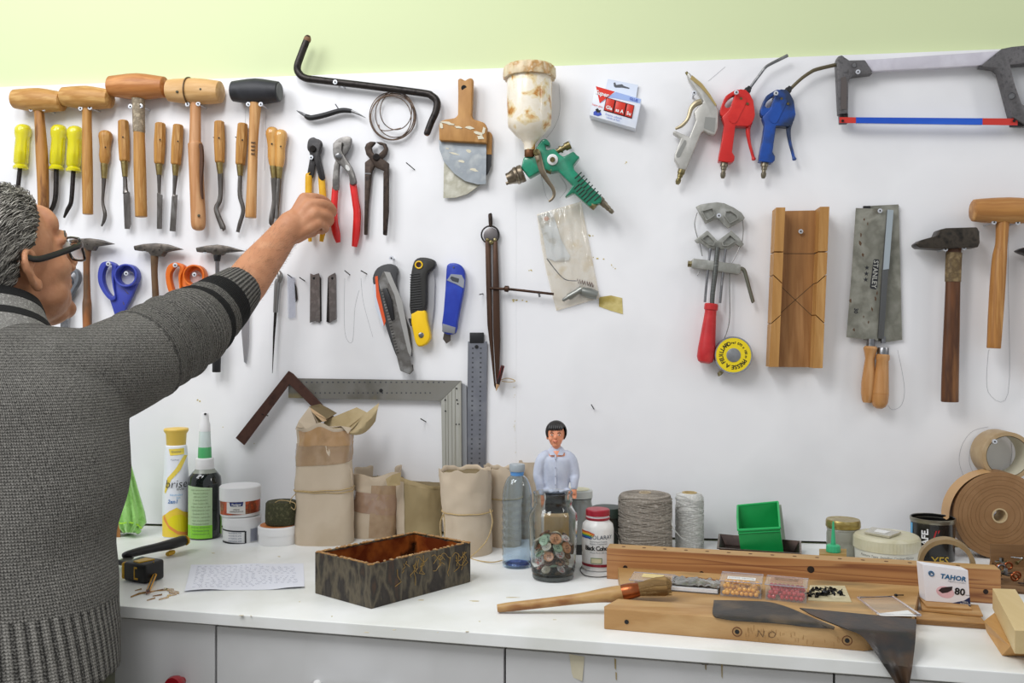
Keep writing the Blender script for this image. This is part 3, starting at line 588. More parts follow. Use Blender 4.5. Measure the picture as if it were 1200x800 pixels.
m = MB(); m.wlathe((613.5, 202.5), (594.5, 210), [(0, 10), (.1, 10.5), (.25, 10.4), (.3, 9.6), (.36, 10.6), (.5, 10.2), (.55, 9), (.7, 8), (.8, 7.2), (1, 6.6), (1, 3.2), (.85, 3)], .045, 28); part(T, 'nozzle', m, mat('nickel', '857a6a', .35, .9, cols=['6f6455', 'a3998a'], scale=40))
m = MB()
for sx in (-1, 1): m.wtube([(598+sx*0, 208.5+sx*4.6, 2), (593, 210+sx*5.3, 1.9)], .045, 1, 8)
part(T, 'air_horn', m, mat('nickel', '857a6a'))
m = MB(); m.wtube([(629.5, 179, 4.4, .06), (631.5, 187, 4, .062), (636, 202, 3.4, .06), (642, 212, 2.6, .058), (648, 221, 2.2, .056), (649.3, 228, 1.9, .055), (647, 233, 1.6, .055), (643, 236, 1.3, .055)], .06, 5, 10, flat=.6); part(T, 'trigger', m, mat('trigger_steel', '8f8471', .4, .85, cols=['776c5b'], scale=50))
m = MB(); m.lathe(W(647.5, 187, .055), W(647.5, 187, .064), [(0, .0115), (.8, .0115), (1, .0095)], 24); kn = part(T, 'dial', m, WHITE, label='white dial')
m = MB(); m.lathe(W(647.5, 187, .063), W(647.5, 187, .068), [(0, .006), (1, .005)], 12); part(kn, 'brass_screw', m, BRASS)
m = MB(); m.wlathe((652.5, 177.5), (668, 169.5), [(0, 3), (.25, 3), (.25, 4.4), (.38, 4.4), (.38, 3), (.6, 3), (.62, 4.6), (1, 4.8), (1.02, 3)], .045, 18); part(T, 'needle_knob', m, BRASS)
m = MB(); m.lathe(W(629, 178.5, .06), W(629, 178.5, .068), [(0, .0075), (.8, .0075), (1, .006)], 14); m.lathe(W(631.5, 189, .06), W(631.5, 189, .066), [(0, .005), (1, .004)], 12); part(T, 'trigger_screw', m, BRASS)
m = MB(); m.wlathe((702, 233.5), (718.5, 249.5), [(0, 5), (.2, 5), (.22, 4), (.45, 3.8), (.5, 3), (.7, 3.2), (.75, 2.4), (.85, 2.9), (1, 2)], .044, 16); part(T, 'air_fitting', m, mat('fitting_steel', '807867', .35, .9))
m = MB(); m.wlathe((691, 237), (698, 243), [(0, 3), (.4, 4.6), (1, 4.4)], .05, 12); part(T, 'valve_screw', m, BRASS)
m = MB(); m.wlathe((641, 198.5), (646.5, 200), [(0, 4), (1, 4.6)], .05, 12); part(T, 'packing_nut', m, BRASS)
# boxed rolls (hanging card box)
T = wt_('cardboard_box', 'small white and red box of adhesive rolls with hang tab', 'box', 722, 148, .015)
o0 = W(697.8, 100.5, .033); ux = W(752, 116, .033)-o0; uy = W(690.8, 135, .033)-o0
def bx(u, v, t=0): return o0+ux*u+uy*v-V((0, t, 0))
def bq(pts, t, th=.0006):
    m = MB(); a = [bx(u, v, t+th) for u, v in pts]; return m.prism(a, [p+V((0, th, 0)) for p in a])
m = MB(); m.prism([bx(0, 0), bx(1, 0), bx(1, 1), bx(0, 1)], [bx(0, 0, -.031), bx(1, 0, -.031), bx(1, 1, -.031), bx(0, 1, -.031)])
bd = part(T, 'carton', m, mat('carton_white', 'dfe5f0', .45, cols=['e6eaf3', 'd3dcee'], scale=15), bevel=.001)
m = MB(); q = [(712.3, 92.5), (747.8, 99.5), (745, 116), (709.5, 106)]; m.out(q, .004, .006); tb = part(T, 'hang_tab', m, mat('tab_card', 'd3dbea', .5))
m = MB(); m.out([(719, 97), (721, 96.5), (722, 99.5), (729, 98.6), (731, 100.5), (738, 103), (737, 104), (729, 102.5), (721, 102.5), (719.5, 101)], .006, .0066); part(tb, 'hanger_slot', m, mat('slot_dark', '55585e', .6))
part(bd, 'red_triangle', bq([(.01, .01), (.42, .01), (.16, .52)], 0), mat('box_red', 'd9301e', .4))
part(bd, 'blue_band', bq([(.44, .01), (.985, .01), (.985, .16), (.46, .22), (.3, .26), (.2, .48), (.17, .52)], -.0002), mat('box_blue', '9db4e6', .45))
part(bd, 'window', bq([(.27, .27), (.88, .27), (.88, .72), (.27, .72)], 0), mat('window_dark', '5a100e', .5))
for i, (a, b) in enumerate([(.285, .46), (.49, .70), (.73, .87)]):
    m = bq([(a, .3), (b, .3), (b, .7), (a, .7)], .0008, .003); part(bd, 'red_roll', m, mat('roll_red', 'cf3524', .4), bevel=.001)
tm = text('Super', .0125, .03, .2); part(bd, 'lettering', on_plane(tm, bx(.165, .2, .0014), ux, -uy), WHITE, smooth=0)
for i, (s, u) in enumerate([('Gla', .375), ('ss A', .6), ('Su', .8)]):
    part(bd, 'lettering', on_plane(text(s, .010, .03), bx(u, .6, .0048), ux, -uy), WHITE, smooth=0)
part(bd, 'lettering', on_plane(text('Emplois adhesifs\nrapide et fort', .0055), bx(.5, .86, .0012), ux, -uy), mat('print_blue', '6f86c9', .5), smooth=0)
part(bd, 'lettering', on_plane(text('Super glue', .0055), bx(.12, .62, .0012), ux, -uy), mat('box_red', 'd9301e'), smooth=0)
part(bd, 'lettering', on_plane(text('GLUE', .0075, .02), bx(.84, .1, .0012), ux, -uy), mat('print_dblue', '3b52b5', .5), smooth=0)
m = MB(); m.merge(bq([(.07, .86), (.12, .78), (.16, .86), (.22, .8), (.25, .88), (.18, .95), (.08, .95)], .0002)); part(bd, 'blue_emblem', m, mat('print_dblue', '3b52b5'))
m = bq([(.1, .76), (.14, .7), (.18, .76), (.21, .72), (.2, .82), (.13, .84)], .0009); part(bd, 'black_emblem', m, INK)
# air blow guns
def fitting(T, pts, t, name='air_fitting', m_=None):
    (x0, y0), (x1, y1) = pts; m = MB(); m.wlathe((x0, y0), (x1, y1), [(0, 4.2), (.3, 4.4), (.32, 3.4), (.5, 3.2), (.52, 2.4), (.66, 2.4), (.7, 3.1), (.86, 3), (1, 1.8)], t, 16); part(T, name, m, m_ or BRASS)
T = wt_('air_blow_gun', 'silver grey metal air blow gun, left of the red one', 'air gun', 795, 215, .02)
SIL = mat('cast_alloy', 'c0beb9', .38, .35, cols=['b2b0aa', 'cac8c3'], scale=30)
m = MB(); m.out([(807, 84), (811, 88), (822, 98), (831, 110), (839, 122), (842, 130), (841.5, 150), (838.5, 158), (832, 157), (825, 153), (822, 156), (804, 199), (797, 198.5), (790, 186), (791, 179), (798, 162), (790, 157), (788, 154.5), (791, 153), (808, 160), (815.5, 141), (813, 131), (818, 125), (824, 119), (820, 111), (808, 95), (805, 87)], .01, .028)
part(T, 'body', m, SIL, bevel=.003, seg=3)
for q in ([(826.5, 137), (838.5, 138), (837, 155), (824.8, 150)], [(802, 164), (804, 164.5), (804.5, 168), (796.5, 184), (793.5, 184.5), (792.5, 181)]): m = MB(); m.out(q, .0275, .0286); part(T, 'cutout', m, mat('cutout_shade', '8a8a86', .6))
m = MB(); m.wtube([(822, 119, 3.5), (816, 121, 3.6), (810, 127, 2.8), (806, 139, 2.2), (799, 147, 2.2), (791.5, 151, 1.4)], .026, 5, 8); part(T, 'trigger', m, mat('tan_metal', 'ab9f83', .4, .6))
m = MB(); m.out([(811, 88), (823, 98), (832, 110), (840, 123), (838.5, 124), (829, 111), (820, 101), (809, 92)], .026, .03); part(T, 'worn_edge', m, mat('worn_tan', 'ab9662', .5, .4))
m = MB(); m.wtube([(804, 84.5, 1.6), (808, 90, 2), (811, 95, 2.6)], .02, 1, 10); part(T, 'nozzle', m, BRASS)
fitting(T, [(799.5, 198), (793.5, 216)], .02)
def gun(label, dx, dy, M, M2, tube, capp):
    T = wt_('air_blow_gun', label, 'air gun', 847+dx, 208, .02)
    m = MB(); m.ring([(844+dx, 129), (846+dx, 122), (850+dx, 113), (857+dx, 108), (863+dx, 105), (867+dx, 106), (866+dx, 115), (856+dx, 128), (851+dx, 136), (845+dx, 135)], [(849.5+dx, 123), (852.5+dx, 117), (858+dx, 112.5), (862+dx, 111), (864+dx, 113.5), (860+dx, 119), (855+dx, 125.5), (851+dx, 126)], .01, .03)
    m.out([(863+dx, 106), (868+dx, 104.3), (874+dx, 105), (879+dx, 110), (883+dx, 118), (885+dx, 134), (883+dx, 141), (880+dx, 146), (876+dx, 148), (862+dx, 147), (858+dx, 178), (861+dx, 183), (860.5+dx, 188), (857+dx, 190.5), (842+dx, 188.5), (843+dx, 180), (846+dx, 165), (849+dx, 145), (846+dx, 137), (855+dx, 128)], .008, .032)
    part(T, 'body', m, M, bevel=.0035, seg=3)
    m = MB(); m.out([(875+dx, 118), (868+dx, 133), (863+dx, 143), (858+dx, 144), (853+dx, 137), (864+dx, 122), (870+dx, 112)], .032, .0335, 2); part(T, 'side_plate', m, M)
    m = MB(); m.wtube([(879+dx, 143, 3), (876.5+dx, 152, 2.8), (878+dx, 166, 2), (881+dx, 178, 1.8), (882.5+dx, 184, 1.8), (883.3+dx, 186.5, 2.6), (883.6+dx, 188, 1.5)], .02, 5, 10); part(T, 'trigger', m, M)
    m = MB(); m.wlathe((874.5+dx, 108), (879+dx, 102), [(0, 4), (.5, 4), (.7, 3), (1, 2.6)], .022, 14); part(T, 'nozzle_nut', m, BLACK)
    m = MB(); m.wtube(tube, .022, 5, 10); part(T, 'nozzle_tube', m, M2)
    m = MB()
    for x, y in [(868.5, 115.5), (876, 121.5)]: m.lathe(W(x+dx, y, .031), W(x+dx, y, .0345), [(0, .003), (1, .0025)], 10)
    part(T, 'screw', m, BRASS)
    fitting(T, [(849+dx, 189), (846.8+dx, 209)], .02, m_=mat('fitting_steel', '807867', .35, .9))
gun('red plastic air blow gun with thin steel nozzle', 0, 0, mat('gun_red', 'cd2620', .32, cols=['c2201c', 'd8332a'], scale=18, coat=.2), STEEL,
    [(878, 104, 1.7), (890, 88, 1.7), (897, 79, 1.7), (904, 74.5, 1.8), (914, 69.5, 1.9), (923, 65, 2)], None)
gun('dark blue plastic air blow gun next to the hacksaw', 47.5, 2, mat('gun_blue', '1c3f85', .35, cols=['1a4a9e', '27344f', '2a3a5a'], scale=12, stops=[.3, .45, .55, .7]), mat('dull_brass', '6d6450', .4, .8),
    [(925.5, 105, 2), (938, 93, 2), (950, 84.5, 2.1), (958, 81, 2.2), (979, 76, 2.2)], None)
# hacksaw
T = wt_('hacksaw', 'hacksaw with silver frame and red and blue blade', 'hacksaw', 1090, 148, .02)
CAST = mat('grey_casting', '5c5a5b', .5, .4, cols=['6a6869', '4e4c4d'], scale=120, bump=.2, bscale=500)
m = MB(); m.out([(1013, 70), (1177, 59), (1151, 76.5), (1022, 83.5)], .012, .026); part(T, 'frame_tube', m, mat('polished_alloy', 'd9d5de', .3, .3, cols=['cfcbd5', 'e0dde6'], scale=20), bevel=.002)
m = MB(); m.out([(980.5, 71), (982, 66), (987, 64.3), (990, 67), (995.5, 70.5), (1014, 70), (1023, 86), (1000, 88.5), (996, 92), (994.5, 98), (994, 133), (983.5, 133.5), (981.5, 90)], .008, .03); part(T, 'front_casting', m, CAST, bevel=.002)
m = MB(); m.out([(985.5, 91), (991, 89.5), (992.5, 96), (992, 128), (985.5, 128)], .0295, .0312); part(T, 'recess', m, mat('cast_recess', '57504e', .6), smooth=0)
m = MB(); m.out([(1149, 77.3), (1174, 57), (1186, 54.5), (1216, 51.5), (1222, 60), (1220, 73), (1184, 76), (1190, 100), (1198, 122), (1210, 127), (1222, 126), (1228, 140), (1204, 147), (1186, 137), (1172, 84), (1167, 79.5)], .008, .032); part(T, 'rear_casting', m, CAST, bevel=.002)
for x, y, t_, r_ in ((1185.5, 112.5, .031, .007), (1001, 76.3, .029, .005)): m = MB(); m.lathe(W(x, y, t_), W(x, y, t_+.005), [(0, r_), (1, r_*.8)], 16); part(T, 'bolt', m, STEEL)
m = MB(); m.out([(1216, 52), (1236, 54), (1250, 90), (1243, 140), (1226, 142), (1232, 90), (1220, 74)], .006, .034, 2); part(T, 'grip', m, BLACK, bevel=.003)
m = MB(); m.out([(984, 132.5), (994, 132.5), (994, 144), (984.5, 144.5)], .012, .026); m.out([(1185, 137), (1200, 136), (1200, 148), (1186, 147.5)], .012, .026); part(T, 'blade_clamp', m, DSTEEL, bevel=.001)
m = MB(); m.out([(983.5, 137.2), (1192.5, 138.8), (1192.5, 146.8), (983.5, 144)], .0268, .0278); bl = part(T, 'blade', m, mat('blade_blue', '1d55c4', .35, cols=['1a4fbe', '2a62cf', '8fa0b4'], scale=14, stretch=(.3, 1, 1), stops=[.2, .4, .6, .75]), smooth=0)
for a, b in ((983.5, 1003), (1151.5, 1192.5)):
    m = MB(); y = lambda x, s: (137.2+1.6*(x-983.5)/209) if s else (144+2.8*(x-983.5)/209)
    m.out([(a, y(a, 1)), (b, y(b, 1)), (b, y(b, 0)), (a, y(a, 0))], .0278, .0281); part(bl, 'red_end', m, mat('blade_red', 'c8352b', .4), smooth=0)
m = MB()
for i in range(90):
    x = 1003+i*1.64; yy = 144.3+2.8*(x-983.5)/209; m.out([(x, yy-.3), (x+1, yy-.3), (x+.5, yy+.9)], .027, .0276)
part(bl, 'teeth', m, STEEL, kind='stuff', smooth=0)
m = MB()
for x in (987.5, 1188.5): m.lathe(W(x, 141.5, .027), W(x, 141.5, .032), [(0, .003), (1, .0025)], 10)
part(T, 'pin', m, DSTEEL)
# snap-off knife
T = wt_('utility_knife', 'big grey snap-off knife with orange stripe and bare blade tip', 'knife', 460, 437, .012)
m = MB(); m.out([(437, 331), (437.5, 322), (442, 314), (450, 310), (458, 309), (464, 312), (466, 318), (464, 326), (466, 343), (472, 367), (479, 385), (482, 418), (478, 412), (471, 425), (463, 414), (452, 382), (443, 350)], .006, .02, 2); part(T, 'body', m, mat('knife_grey', '3d3d3f', .45), bevel=.0025, seg=3)
m = MB(); m.out([(449, 318), (455, 318.5), (484, 433.5), (480.5, 438), (469, 434), (446, 340), (443.5, 330)], .0198, .0215); bl = part(T, 'blade_channel', m, mat('channel_steel', '8d8a87', .35, .9, cols=['75716c', 'a5a3a0'], scale=40))
m = MB()
for i in range(22): u = i/21; x, y = 446.5+18*u, 341+72*u; m.out([(x, y), (x+3, y-.7), (x+3, y+.6), (x, y+1.3)], .0214, .0222)
part(bl, 'ratchet_teeth', m, mat('dark_teeth', '3a3835', .5), kind='stuff', smooth=0)
m = MB(); m.out([(450, 318), (457, 319), (471, 352), (482, 410), (481, 418), (478, 412), (462, 345)], .021, .0228); part(T, 'rail', m, mat('rail_pale', 'b4b2ae', .35, .7))
m = MB(); m.out([(448, 338), (453, 337), (459, 352), (462, 374), (458.5, 376), (451, 352)], .021, .027); part(T, 'slider', m, BLACK, bevel=.001)
m = MB(); m.out([(439.5, 324), (442.5, 323), (444, 340), (452, 376), (450, 382), (441, 348)], .0195, .0208); part(T, 'orange_stripe', m, mat('orange', 'd9582c', .4))
m = MB(); m.out([(437, 333), (440, 333), (450, 380), (448, 383), (440, 360)], .0195, .0203); part(T, 'white_scale', m, mat('scale_white', 'c9cfda', .4))
m = MB(); m.out([(468.5, 430), (484, 427), (484.6, 434), (480.5, 438.5), (469.5, 434.5)], .018, .0188); part(T, 'blade', m, BLD, smooth=0)
# folding saw
T = wt_('folding_saw', 'folding saw with black ribbed handle and yellow end', 'folding saw', 492, 405, .015)
m = MB(); m.out([(508, 316), (509.5, 330), (508.5, 360), (504.5, 392), (499, 400), (492, 370), (495, 330)], .008, .0095); part(T, 'blade', m, mat('saw_blade', 'b4b3b6', .35, .6), smooth=0)
m = MB(); m.out([(483, 312), (486, 304.5), (492, 301.5), (501, 302), (508, 304.5), (510, 309), (508, 314), (502, 318), (499.5, 326), (499.5, 345), (497, 366), (481, 368.5), (480.2, 345), (481, 325)], .005, .026, 2); part(T, 'grip', m, mat('grip_black', '2b2a28', .5), bevel=.004, seg=3)
m = MB(); m.out([(481.5, 366.5), (497.2, 362.5), (500, 375), (504, 392), (502.5, 399), (498, 404), (491, 406), (487, 402), (484, 390)], .005, .0262, 2); part(T, 'yellow_end', m, mat('saw_yellow', 'f0c315', .35), bevel=.004, seg=3)
m = MB()
for i in range(15): y = 322+i*2.9; m.wtube([(480.6, y, .7), (492+.2*i, y-1.6, .7)], .0262, 1, 6)
part(T, 'grip_rib', m, BLACK, kind='stuff')
m = MB(); m.tube([W(490.8+4*math.cos(k*math.pi/10), 310.2+4*math.sin(k*math.pi/10), .027) for k in range(20)], .0016, 8, True); part(T, 'eyelet', m, mat('saw_yellow', 'f0c315'))
m = MB(); m.lathe(W(490.8, 310.2, .0255), W(490.8, 310.2, .0265), [(0, .0055), (1, .0055)], 14); part(T, 'hanging_hole', m, mat('dark_hole', '3b1a12', .6))
m = MB(); m.lathe(W(493.6, 392.6, .026), W(493.6, 392.6, .0285), [(0, .006), (.6, .006), (1, .0045)], 18); part(T, 'pivot_screw', m, STEEL)
m = MB(); m.out([(478.5, 373), (481.5, 373), (483, 382), (481, 382)], .01, .02); part(T, 'lock_button', m, BLACK)
# blue cutter
T = wt_('box_cutter', 'blue box cutter with grey collar and short blade', 'knife', 524, 401, .014)
m = MB(); m.out([(523.5, 311), (527, 308.3), (534, 308.2), (540, 311), (544, 317), (544.5, 325), (543, 340), (540, 356), (536, 376), (533, 391), (518, 389), (519.5, 365), (521.5, 340), (522.5, 322)], .004, .022, 2); part(T, 'body', m, mat('cutter_blue', '2740a8', .35, cols=['2238a0', '2f4bb8'], scale=20), bevel=.004, seg=3)
m = MB(); m.out([(524.5, 327), (528.5, 321), (541, 322), (544, 328), (543, 337.5), (535, 333), (523, 328)], .021, .0235); part(T, 'grey_band', m, mat('cutter_grey', '8f939c', .4), smooth=0)
m = MB(); m.out([(527.5, 326), (529, 323.5), (538, 326.5), (537, 331), (530, 329)], .0235, .0242); part(T, 'emblem', m, mat('emblem_dark', '3c4046', .5), smooth=0)
m = MB(); m.out([(518.6, 379), (534, 383.5), (532.5, 391), (518, 388.5)], .0035, .0236); part(T, 'collar', m, mat('cutter_grey2', '7e8086', .4), bevel=.001)
m = MB(); m.out([(520.5, 389), (528, 390), (528, 399), (523, 402.5), (519, 397)], .011, .0125); part(T, 'blade', m, mat('brown_blade', '5e5650', .35, .8), smooth=0)
m = MB(); m.lathe(W(531.5, 313, .022), W(531.5, 313, .024), [(0, .002), (1, .0016)], 10); part(T, 'screw', m, STEEL)
# flat thin tools hanging under the hand
FIL = mat('file_steel', '8d8886', .4, .8, cols=['7a7573', '9c9795'], scale=50)
for lab, o_, dk in [('left one of two grey planer blades hanging under the hand', [(363.5, 320.3), (367.5, 322), (373.5, 320), (374.5, 324), (375, 378), (369, 376), (363, 378)], [(373.4, 322), (376, 326), (376.5, 376), (373.4, 378)]),
                    ('right one of two grey planer blades hanging under the hand', [(385, 323.5), (392.5, 319.5), (393.5, 322), (394, 374), (386, 378)], [(384.2, 325), (385.6, 324), (386.4, 378), (382.5, 377)])]:
    T = wt_('planer_blade', lab, 'blade', o_[-1][0]+5, 378, .006); m = MB(); m.out(o_, .004, .0065); part(T, 'blade', m, FIL)
    m = MB(); m.out(dk, .001, .004); part(T, 'backing_blade', m, DSTEEL)
    m = MB(); m.lathe(W(o_[0][0]+4.5, 326, .006), W(o_[0][0]+4.5, 326, .0072), [(0, .003), (1, .003)], 10); part(T, 'hanging_hole', m, INK)
T = wt_('awl', 'thin steel awl hanging right of the sleeve cuff', 'awl', 320, 437, .01)
m = MB(); m.wtube([(326.5, 318, 2.2), (328.5, 323, 3.4), (327, 330, 2.6), (325, 331, 3.4), (322.8, 366, 2.7)], .01, 3, 12); part(T, 'handle', m, mat('awl_metal', '8b8a88', .35, .9))
m = MB(); m.wtube([(322.8, 366, 1.8), (321, 395, 1.2), (319.2, 437, .3)], .01, 1, 10); part(T, 'point', m, DSTEEL)
T = wt_('clear_file_sleeve', 'narrow clear plastic sleeve hanging left of the planer blades', 'sleeve', 343, 372, .004)
m = MB(); m.out([(336.5, 322.5), (345.5, 325), (346, 372), (337.5, 373)], .002, .004); part(T, 'sleeve', m, mat('clear_film', 'e4e8f4', .15, trans=.7, alpha=.55))
m = MB(); m.out([(345, 330), (347, 336), (348.5, 350), (346.5, 354)], .001, .003); part(T, 'thin_blade', m, DSTEEL)
# scissors
def scissors(label, cols, p1o, p1i, c2, r2, body, pivot, blade, bm_=None, spots=()):
    T = wt_('scissors', label, 'scissors', pivot[0], pivot[1]+20, .014)
    M = mat('scissor_'+cols[0], cols[1], .38, cols=[cols[2]], scale=14, bump=.03)
    m = MB(); m.ring(p1o, p1i, .010, .024); part(T, 'handle', m, M, bevel=.0015)
    m = MB(); cx, cy = c2
    m.ring([(cx+r2*math.cos(a), cy+r2*math.sin(a)) for a in [k*math.pi/6 for k in range(12)]], [(cx+2+r2*.62*math.cos(a), cy+2+r2*.62*math.sin(a)) for a in [k*math.pi/6 for k in range(12)]], .004, .012)
    m.ring([(cx+r2*math.cos(a), cy+r2*math.sin(a)) for a in [k*math.pi/6 for k in range(12)]], [(cx+r2*.84*math.cos(a), cy+r2*.84*math.sin(a)) for a in [k*math.pi/6 for k in range(12)]], .010, .030)
    m.out(body, .008, .018); part(T, 'handle', m, M, bevel=.0015)
    m = MB(); m.lathe(W(pivot[0], pivot[1], .02), W(pivot[0], pivot[1], .028), [(0, .006), (.8, .0055), (1, .004)], 18); part(T, 'pivot_screw', m, DSTEEL)
    m = MB(); m.out(blade, .011, .014); m.out([(x+2.5, y) for x, y in blade], .015, .018); part(T, 'blade', m, bm_ or STEEL)
    if spots:
        m = MB()
        for x, y, r, a in spots: m.out([(x-r*math.cos(a)-r*.4*math.sin(a), y-r*math.sin(a)), (x+r*math.cos(a)-r*.3*math.sin(a), y+r*math.sin(a)), (x+r*math.cos(a)+r*.4, y+r*math.sin(a)+r*.3), (x-r*math.cos(a)+r*.3, y-r*math.sin(a)+r*.6)], .0178, .0186)
        part(T, 'worn_patch', m, mat('worn_patch', '57483f', .7))
scissors('blue handled scissors between two tack hammers', ('blue', '3d4aab', '35409c'),
         [(118, 309), (125, 306), (131, 307), (136, 312), (133, 325), (134, 340), (135, 350), (129, 351.5), (121, 343), (115.5, 332), (114.6, 320)],
         [(123.5, 312), (127.5, 309.5), (131, 311), (130.5, 322), (131.8, 335), (134, 345.5), (131, 347.5), (125, 341), (120.5, 330), (120.3, 320)],
         (146.8, 322.5), 13.6, [(134, 318), (139, 333), (150, 336), (159, 326), (160, 332), (154, 347), (147, 360), (144.5, 371), (140, 376.5), (135.5, 373), (132, 362), (128.5, 351), (134, 349)], (138, 371.8),
         [(137, 374), (145, 374), (142, 384), (140, 400), (137, 420), (136, 400)], spots=((147.5, 340.5, 4, .9), (144.8, 355, 1.8, 1.3)))
scissors('orange handled scissors partly hidden by the sleeve', ('orange', 'e2741f', 'd46514'),
         [(197, 311), (204, 307.5), (211, 308.5), (216, 313), (211.5, 325), (212, 345), (210, 351), (205, 353), (199, 345), (195, 333), (194, 320)],
         [(203, 314), (207, 311), (210.5, 313), (209, 324), (210, 338), (211, 346), (207.5, 348.5), (203, 341), (199.5, 328), (199.6, 320)],
         (226.6, 322.5), 12.8, [(213, 318), (219, 333), (230, 336), (238, 326), (238, 334), (230, 348), (224, 362), (217, 374), (210, 366), (206, 352), (211, 349)], (218, 369),
         [(214, 372), (222, 372), (226, 384), (231, 400), (232.5, 433), (229, 420), (220, 400)], spots=((214.2, 336, 1.4, 1.2),))
scissors('grey handled scissors beside the man\'s nose', ('grey', '6d7177', '5c6066'),
         [(76, 318), (82, 314), (88, 315), (92, 321), (91.5, 330), (86, 340), (80, 350), (76, 346), (72, 334), (72, 324)],
         [(80, 321), (84, 318.5), (88, 321), (88, 328), (83, 337), (79, 338), (76.5, 330)], (72, 330), 9,
         [(66, 330), (76, 338), (84, 342), (80, 358), (74, 372), (70, 360)], (74, 362), [(70, 362), (78, 362), (77, 380), (74, 410), (71, 385)])
T = wt_('shears_blade', 'pale steel blade tip showing under the sleeve cuff', 'shears', 287, 425, .01)
m = MB(); m.out([(283, 340), (291, 340), (290.5, 400), (288.5, 426), (286, 424), (283, 390)], .006, .009); part(T, 'blade', m, mat('pale_blade', 'b0b0b4', .35, .8))
m = MB(); m.out([(281, 330), (292, 330), (291, 342), (282, 342)], .004, .012); part(T, 'tang', m, DSTEEL)
# dividers
T = wt_('dividers', 'old iron wing dividers with round bow spring', 'dividers', 580, 456, .012)
m = MB(); m.tube([W(574.5+10.3*math.cos(k*math.pi/12), 275+10.3*math.sin(k*math.pi/12), .012) for k in range(24)], .0018, 8, True); part(T, 'bow_spring', m, DSTEEL)
m = MB(); m.lathe(W(575.5, 276, .008), W(575.5, 276, .013), [(0, .0165), (.8, .0165), (1, .015)], 24); part(T, 'hinge_disc', m, mat('dull_disc', '807b7b', .45, .7))
m = MB(); m.wtube([(574.2, 250, 1.6), (574.5, 252, 2.4), (575, 262, 2.4), (575, 266, 1.4)], .012, 3, 10); part(T, 'top_pin', m, RUSTY)
DVM = mat('brown_iron', '3a2920', .42, .6, cols=['4a3427', '2b1e18', '6a4c2c'], scale=20, stretch=(1, 1, .3), stops=[.3, .5, .6, .8])
m = MB(); m.out([(568.5, 281), (573, 281), (574.8, 288), (576.8, 390), (579.5, 440), (581.5, 457), (579, 452), (574.5, 410), (571, 380), (569.5, 330)], .008, .017); part(T, 'leg', m, DVM, bevel=.001)
m = MB(); m.out([(577.5, 288), (578.5, 281), (582.5, 281), (584.5, 330), (586, 400), (585, 430), (582.3, 455), (580.6, 440), (578, 390)], .008, .017); part(T, 'leg', m, DVM, bevel=.001)
m = MB()
for x in (571.2, 580): m.ell(W(x, 281, .0155), .004, .003, .0045, 10, 8)
m.ell(W(575.5, 284, .017), .0055, .003, .0055, 12, 8); part(T, 'rivet', m, BRASS)
m = MB(); m.wtube([(574, 337.5, 1.6), (600, 339, 1.6), (649, 344.5, 1.5)], .019, 1, 10); part(T, 'adjusting_rod', m, DVM)
m = MB(); m.wlathe((590.5, 338), (597, 338.6), [(0, 1.5), (.2, 3.6), (.8, 3.9), (1, 1.6)], .019, 14); part(T, 'wing_nut', m, DVM)
m = MB(); m.wlathe((631, 341), (632.5, 348), [(0, 1.2), (1, 1.2)], .019, 8); part(T, 'wire_clip', m, STEEL)
T = wt_('pencil', 'short red and black pencil tied to the divider tip', 'pencil', 583, 457, .02)
m = MB(); m.wlathe((589.3, 428), (583.5, 450), [(0, 2), (.04, 2.5), (1, 2.4)], .022, 6); part(T, 'shaft', m, mat('pencil_paint', '7e1f1c', .35, cols=['8e2420', '241a18'], scale=40, stretch=(1, 1, .2), stops=[.4, .45, .56]), smooth=20)
m = MB(); m.wlathe((583.5, 450), (581.3, 458), [(0, 2.4), (.75, .8), (1, .2)], .022, 8); part(T, 'sharpened_tip', m, mat('tip_wood', 'c9a27a', .6))
m = MB(); m.wtube([(587, 445, .5), (594, 443, .5), (601, 444.5, .6), (603.5, 446.5, .5), (598, 447.5, .5), (588, 446.5, .5)], .012, 5, 6); part(T, 'string', m, TWINE)
# plastic bag
T = wt_('plastic_bag', 'crumpled clear plastic bag with hose fitting taped to the wall', 'bag', 672, 362, .01)
rows = []; rr = random.Random(9)
def bagp(u, v, t):
    a, b, c, d = (629, 251), (681, 236), (652, 364), (703, 349); e = (639, 298)
    x = (a[0]*(1-u)+b[0]*u)*(1-v)+(c[0]*(1-u)+d[0]*u)*v-2.5*math.sin(math.pi*v)*(1-u); y = (a[1]*(1-u)+b[1]*u)*(1-v)+(c[1]*(1-u)+d[1]*u)*v
    return W(x, y, t)
def bagt(u, v): e = math.sin(math.pi*u)**.5*math.sin(math.pi*min(1, v*.93+.05))**.4; return .004+.017*e+.007*e*(noise.noise(V((u*9+v*3, v*3.2, 2)))+.7*noise.noise(V((u*19, v*7, 8))))
n, mm = 34, 60
m = MB(); m.grid([[bagp(i/n, j/mm, max(.003, bagt(i/n, j/mm))) for i in range(n+1)] for j in range(mm+1)])
part(T, 'film', m, mat('bag_film', 'f4efe6', .12, trans=.0, alpha=.30, spec=1.0, coat=1), smooth=180)
m = MB(); m.grid([[bagp(i/8, j/12, .0025) for i in range(9)] for j in range(13)]); part(T, 'back_film', m, mat('bag_back', 'e4d8c0', .4, alpha=.6, cols=['e9e2d2', 'd3bd8c'], scale=25, stops=[.35, .5, .65]))
m = MB(); m.out([(630, 253), (646, 247), (652, 262), (657, 280), (668, 300), (666, 305), (650, 306), (641, 302), (636, 275)], .003, .006); part(T, 'paper_slip', m, mat('grey_slip', 'c3c8cb', .6, cols=['b6bdc0', '8b8a7c', 'd5d3c8'], scale=22, stops=[.35, .5, .62, .72]))
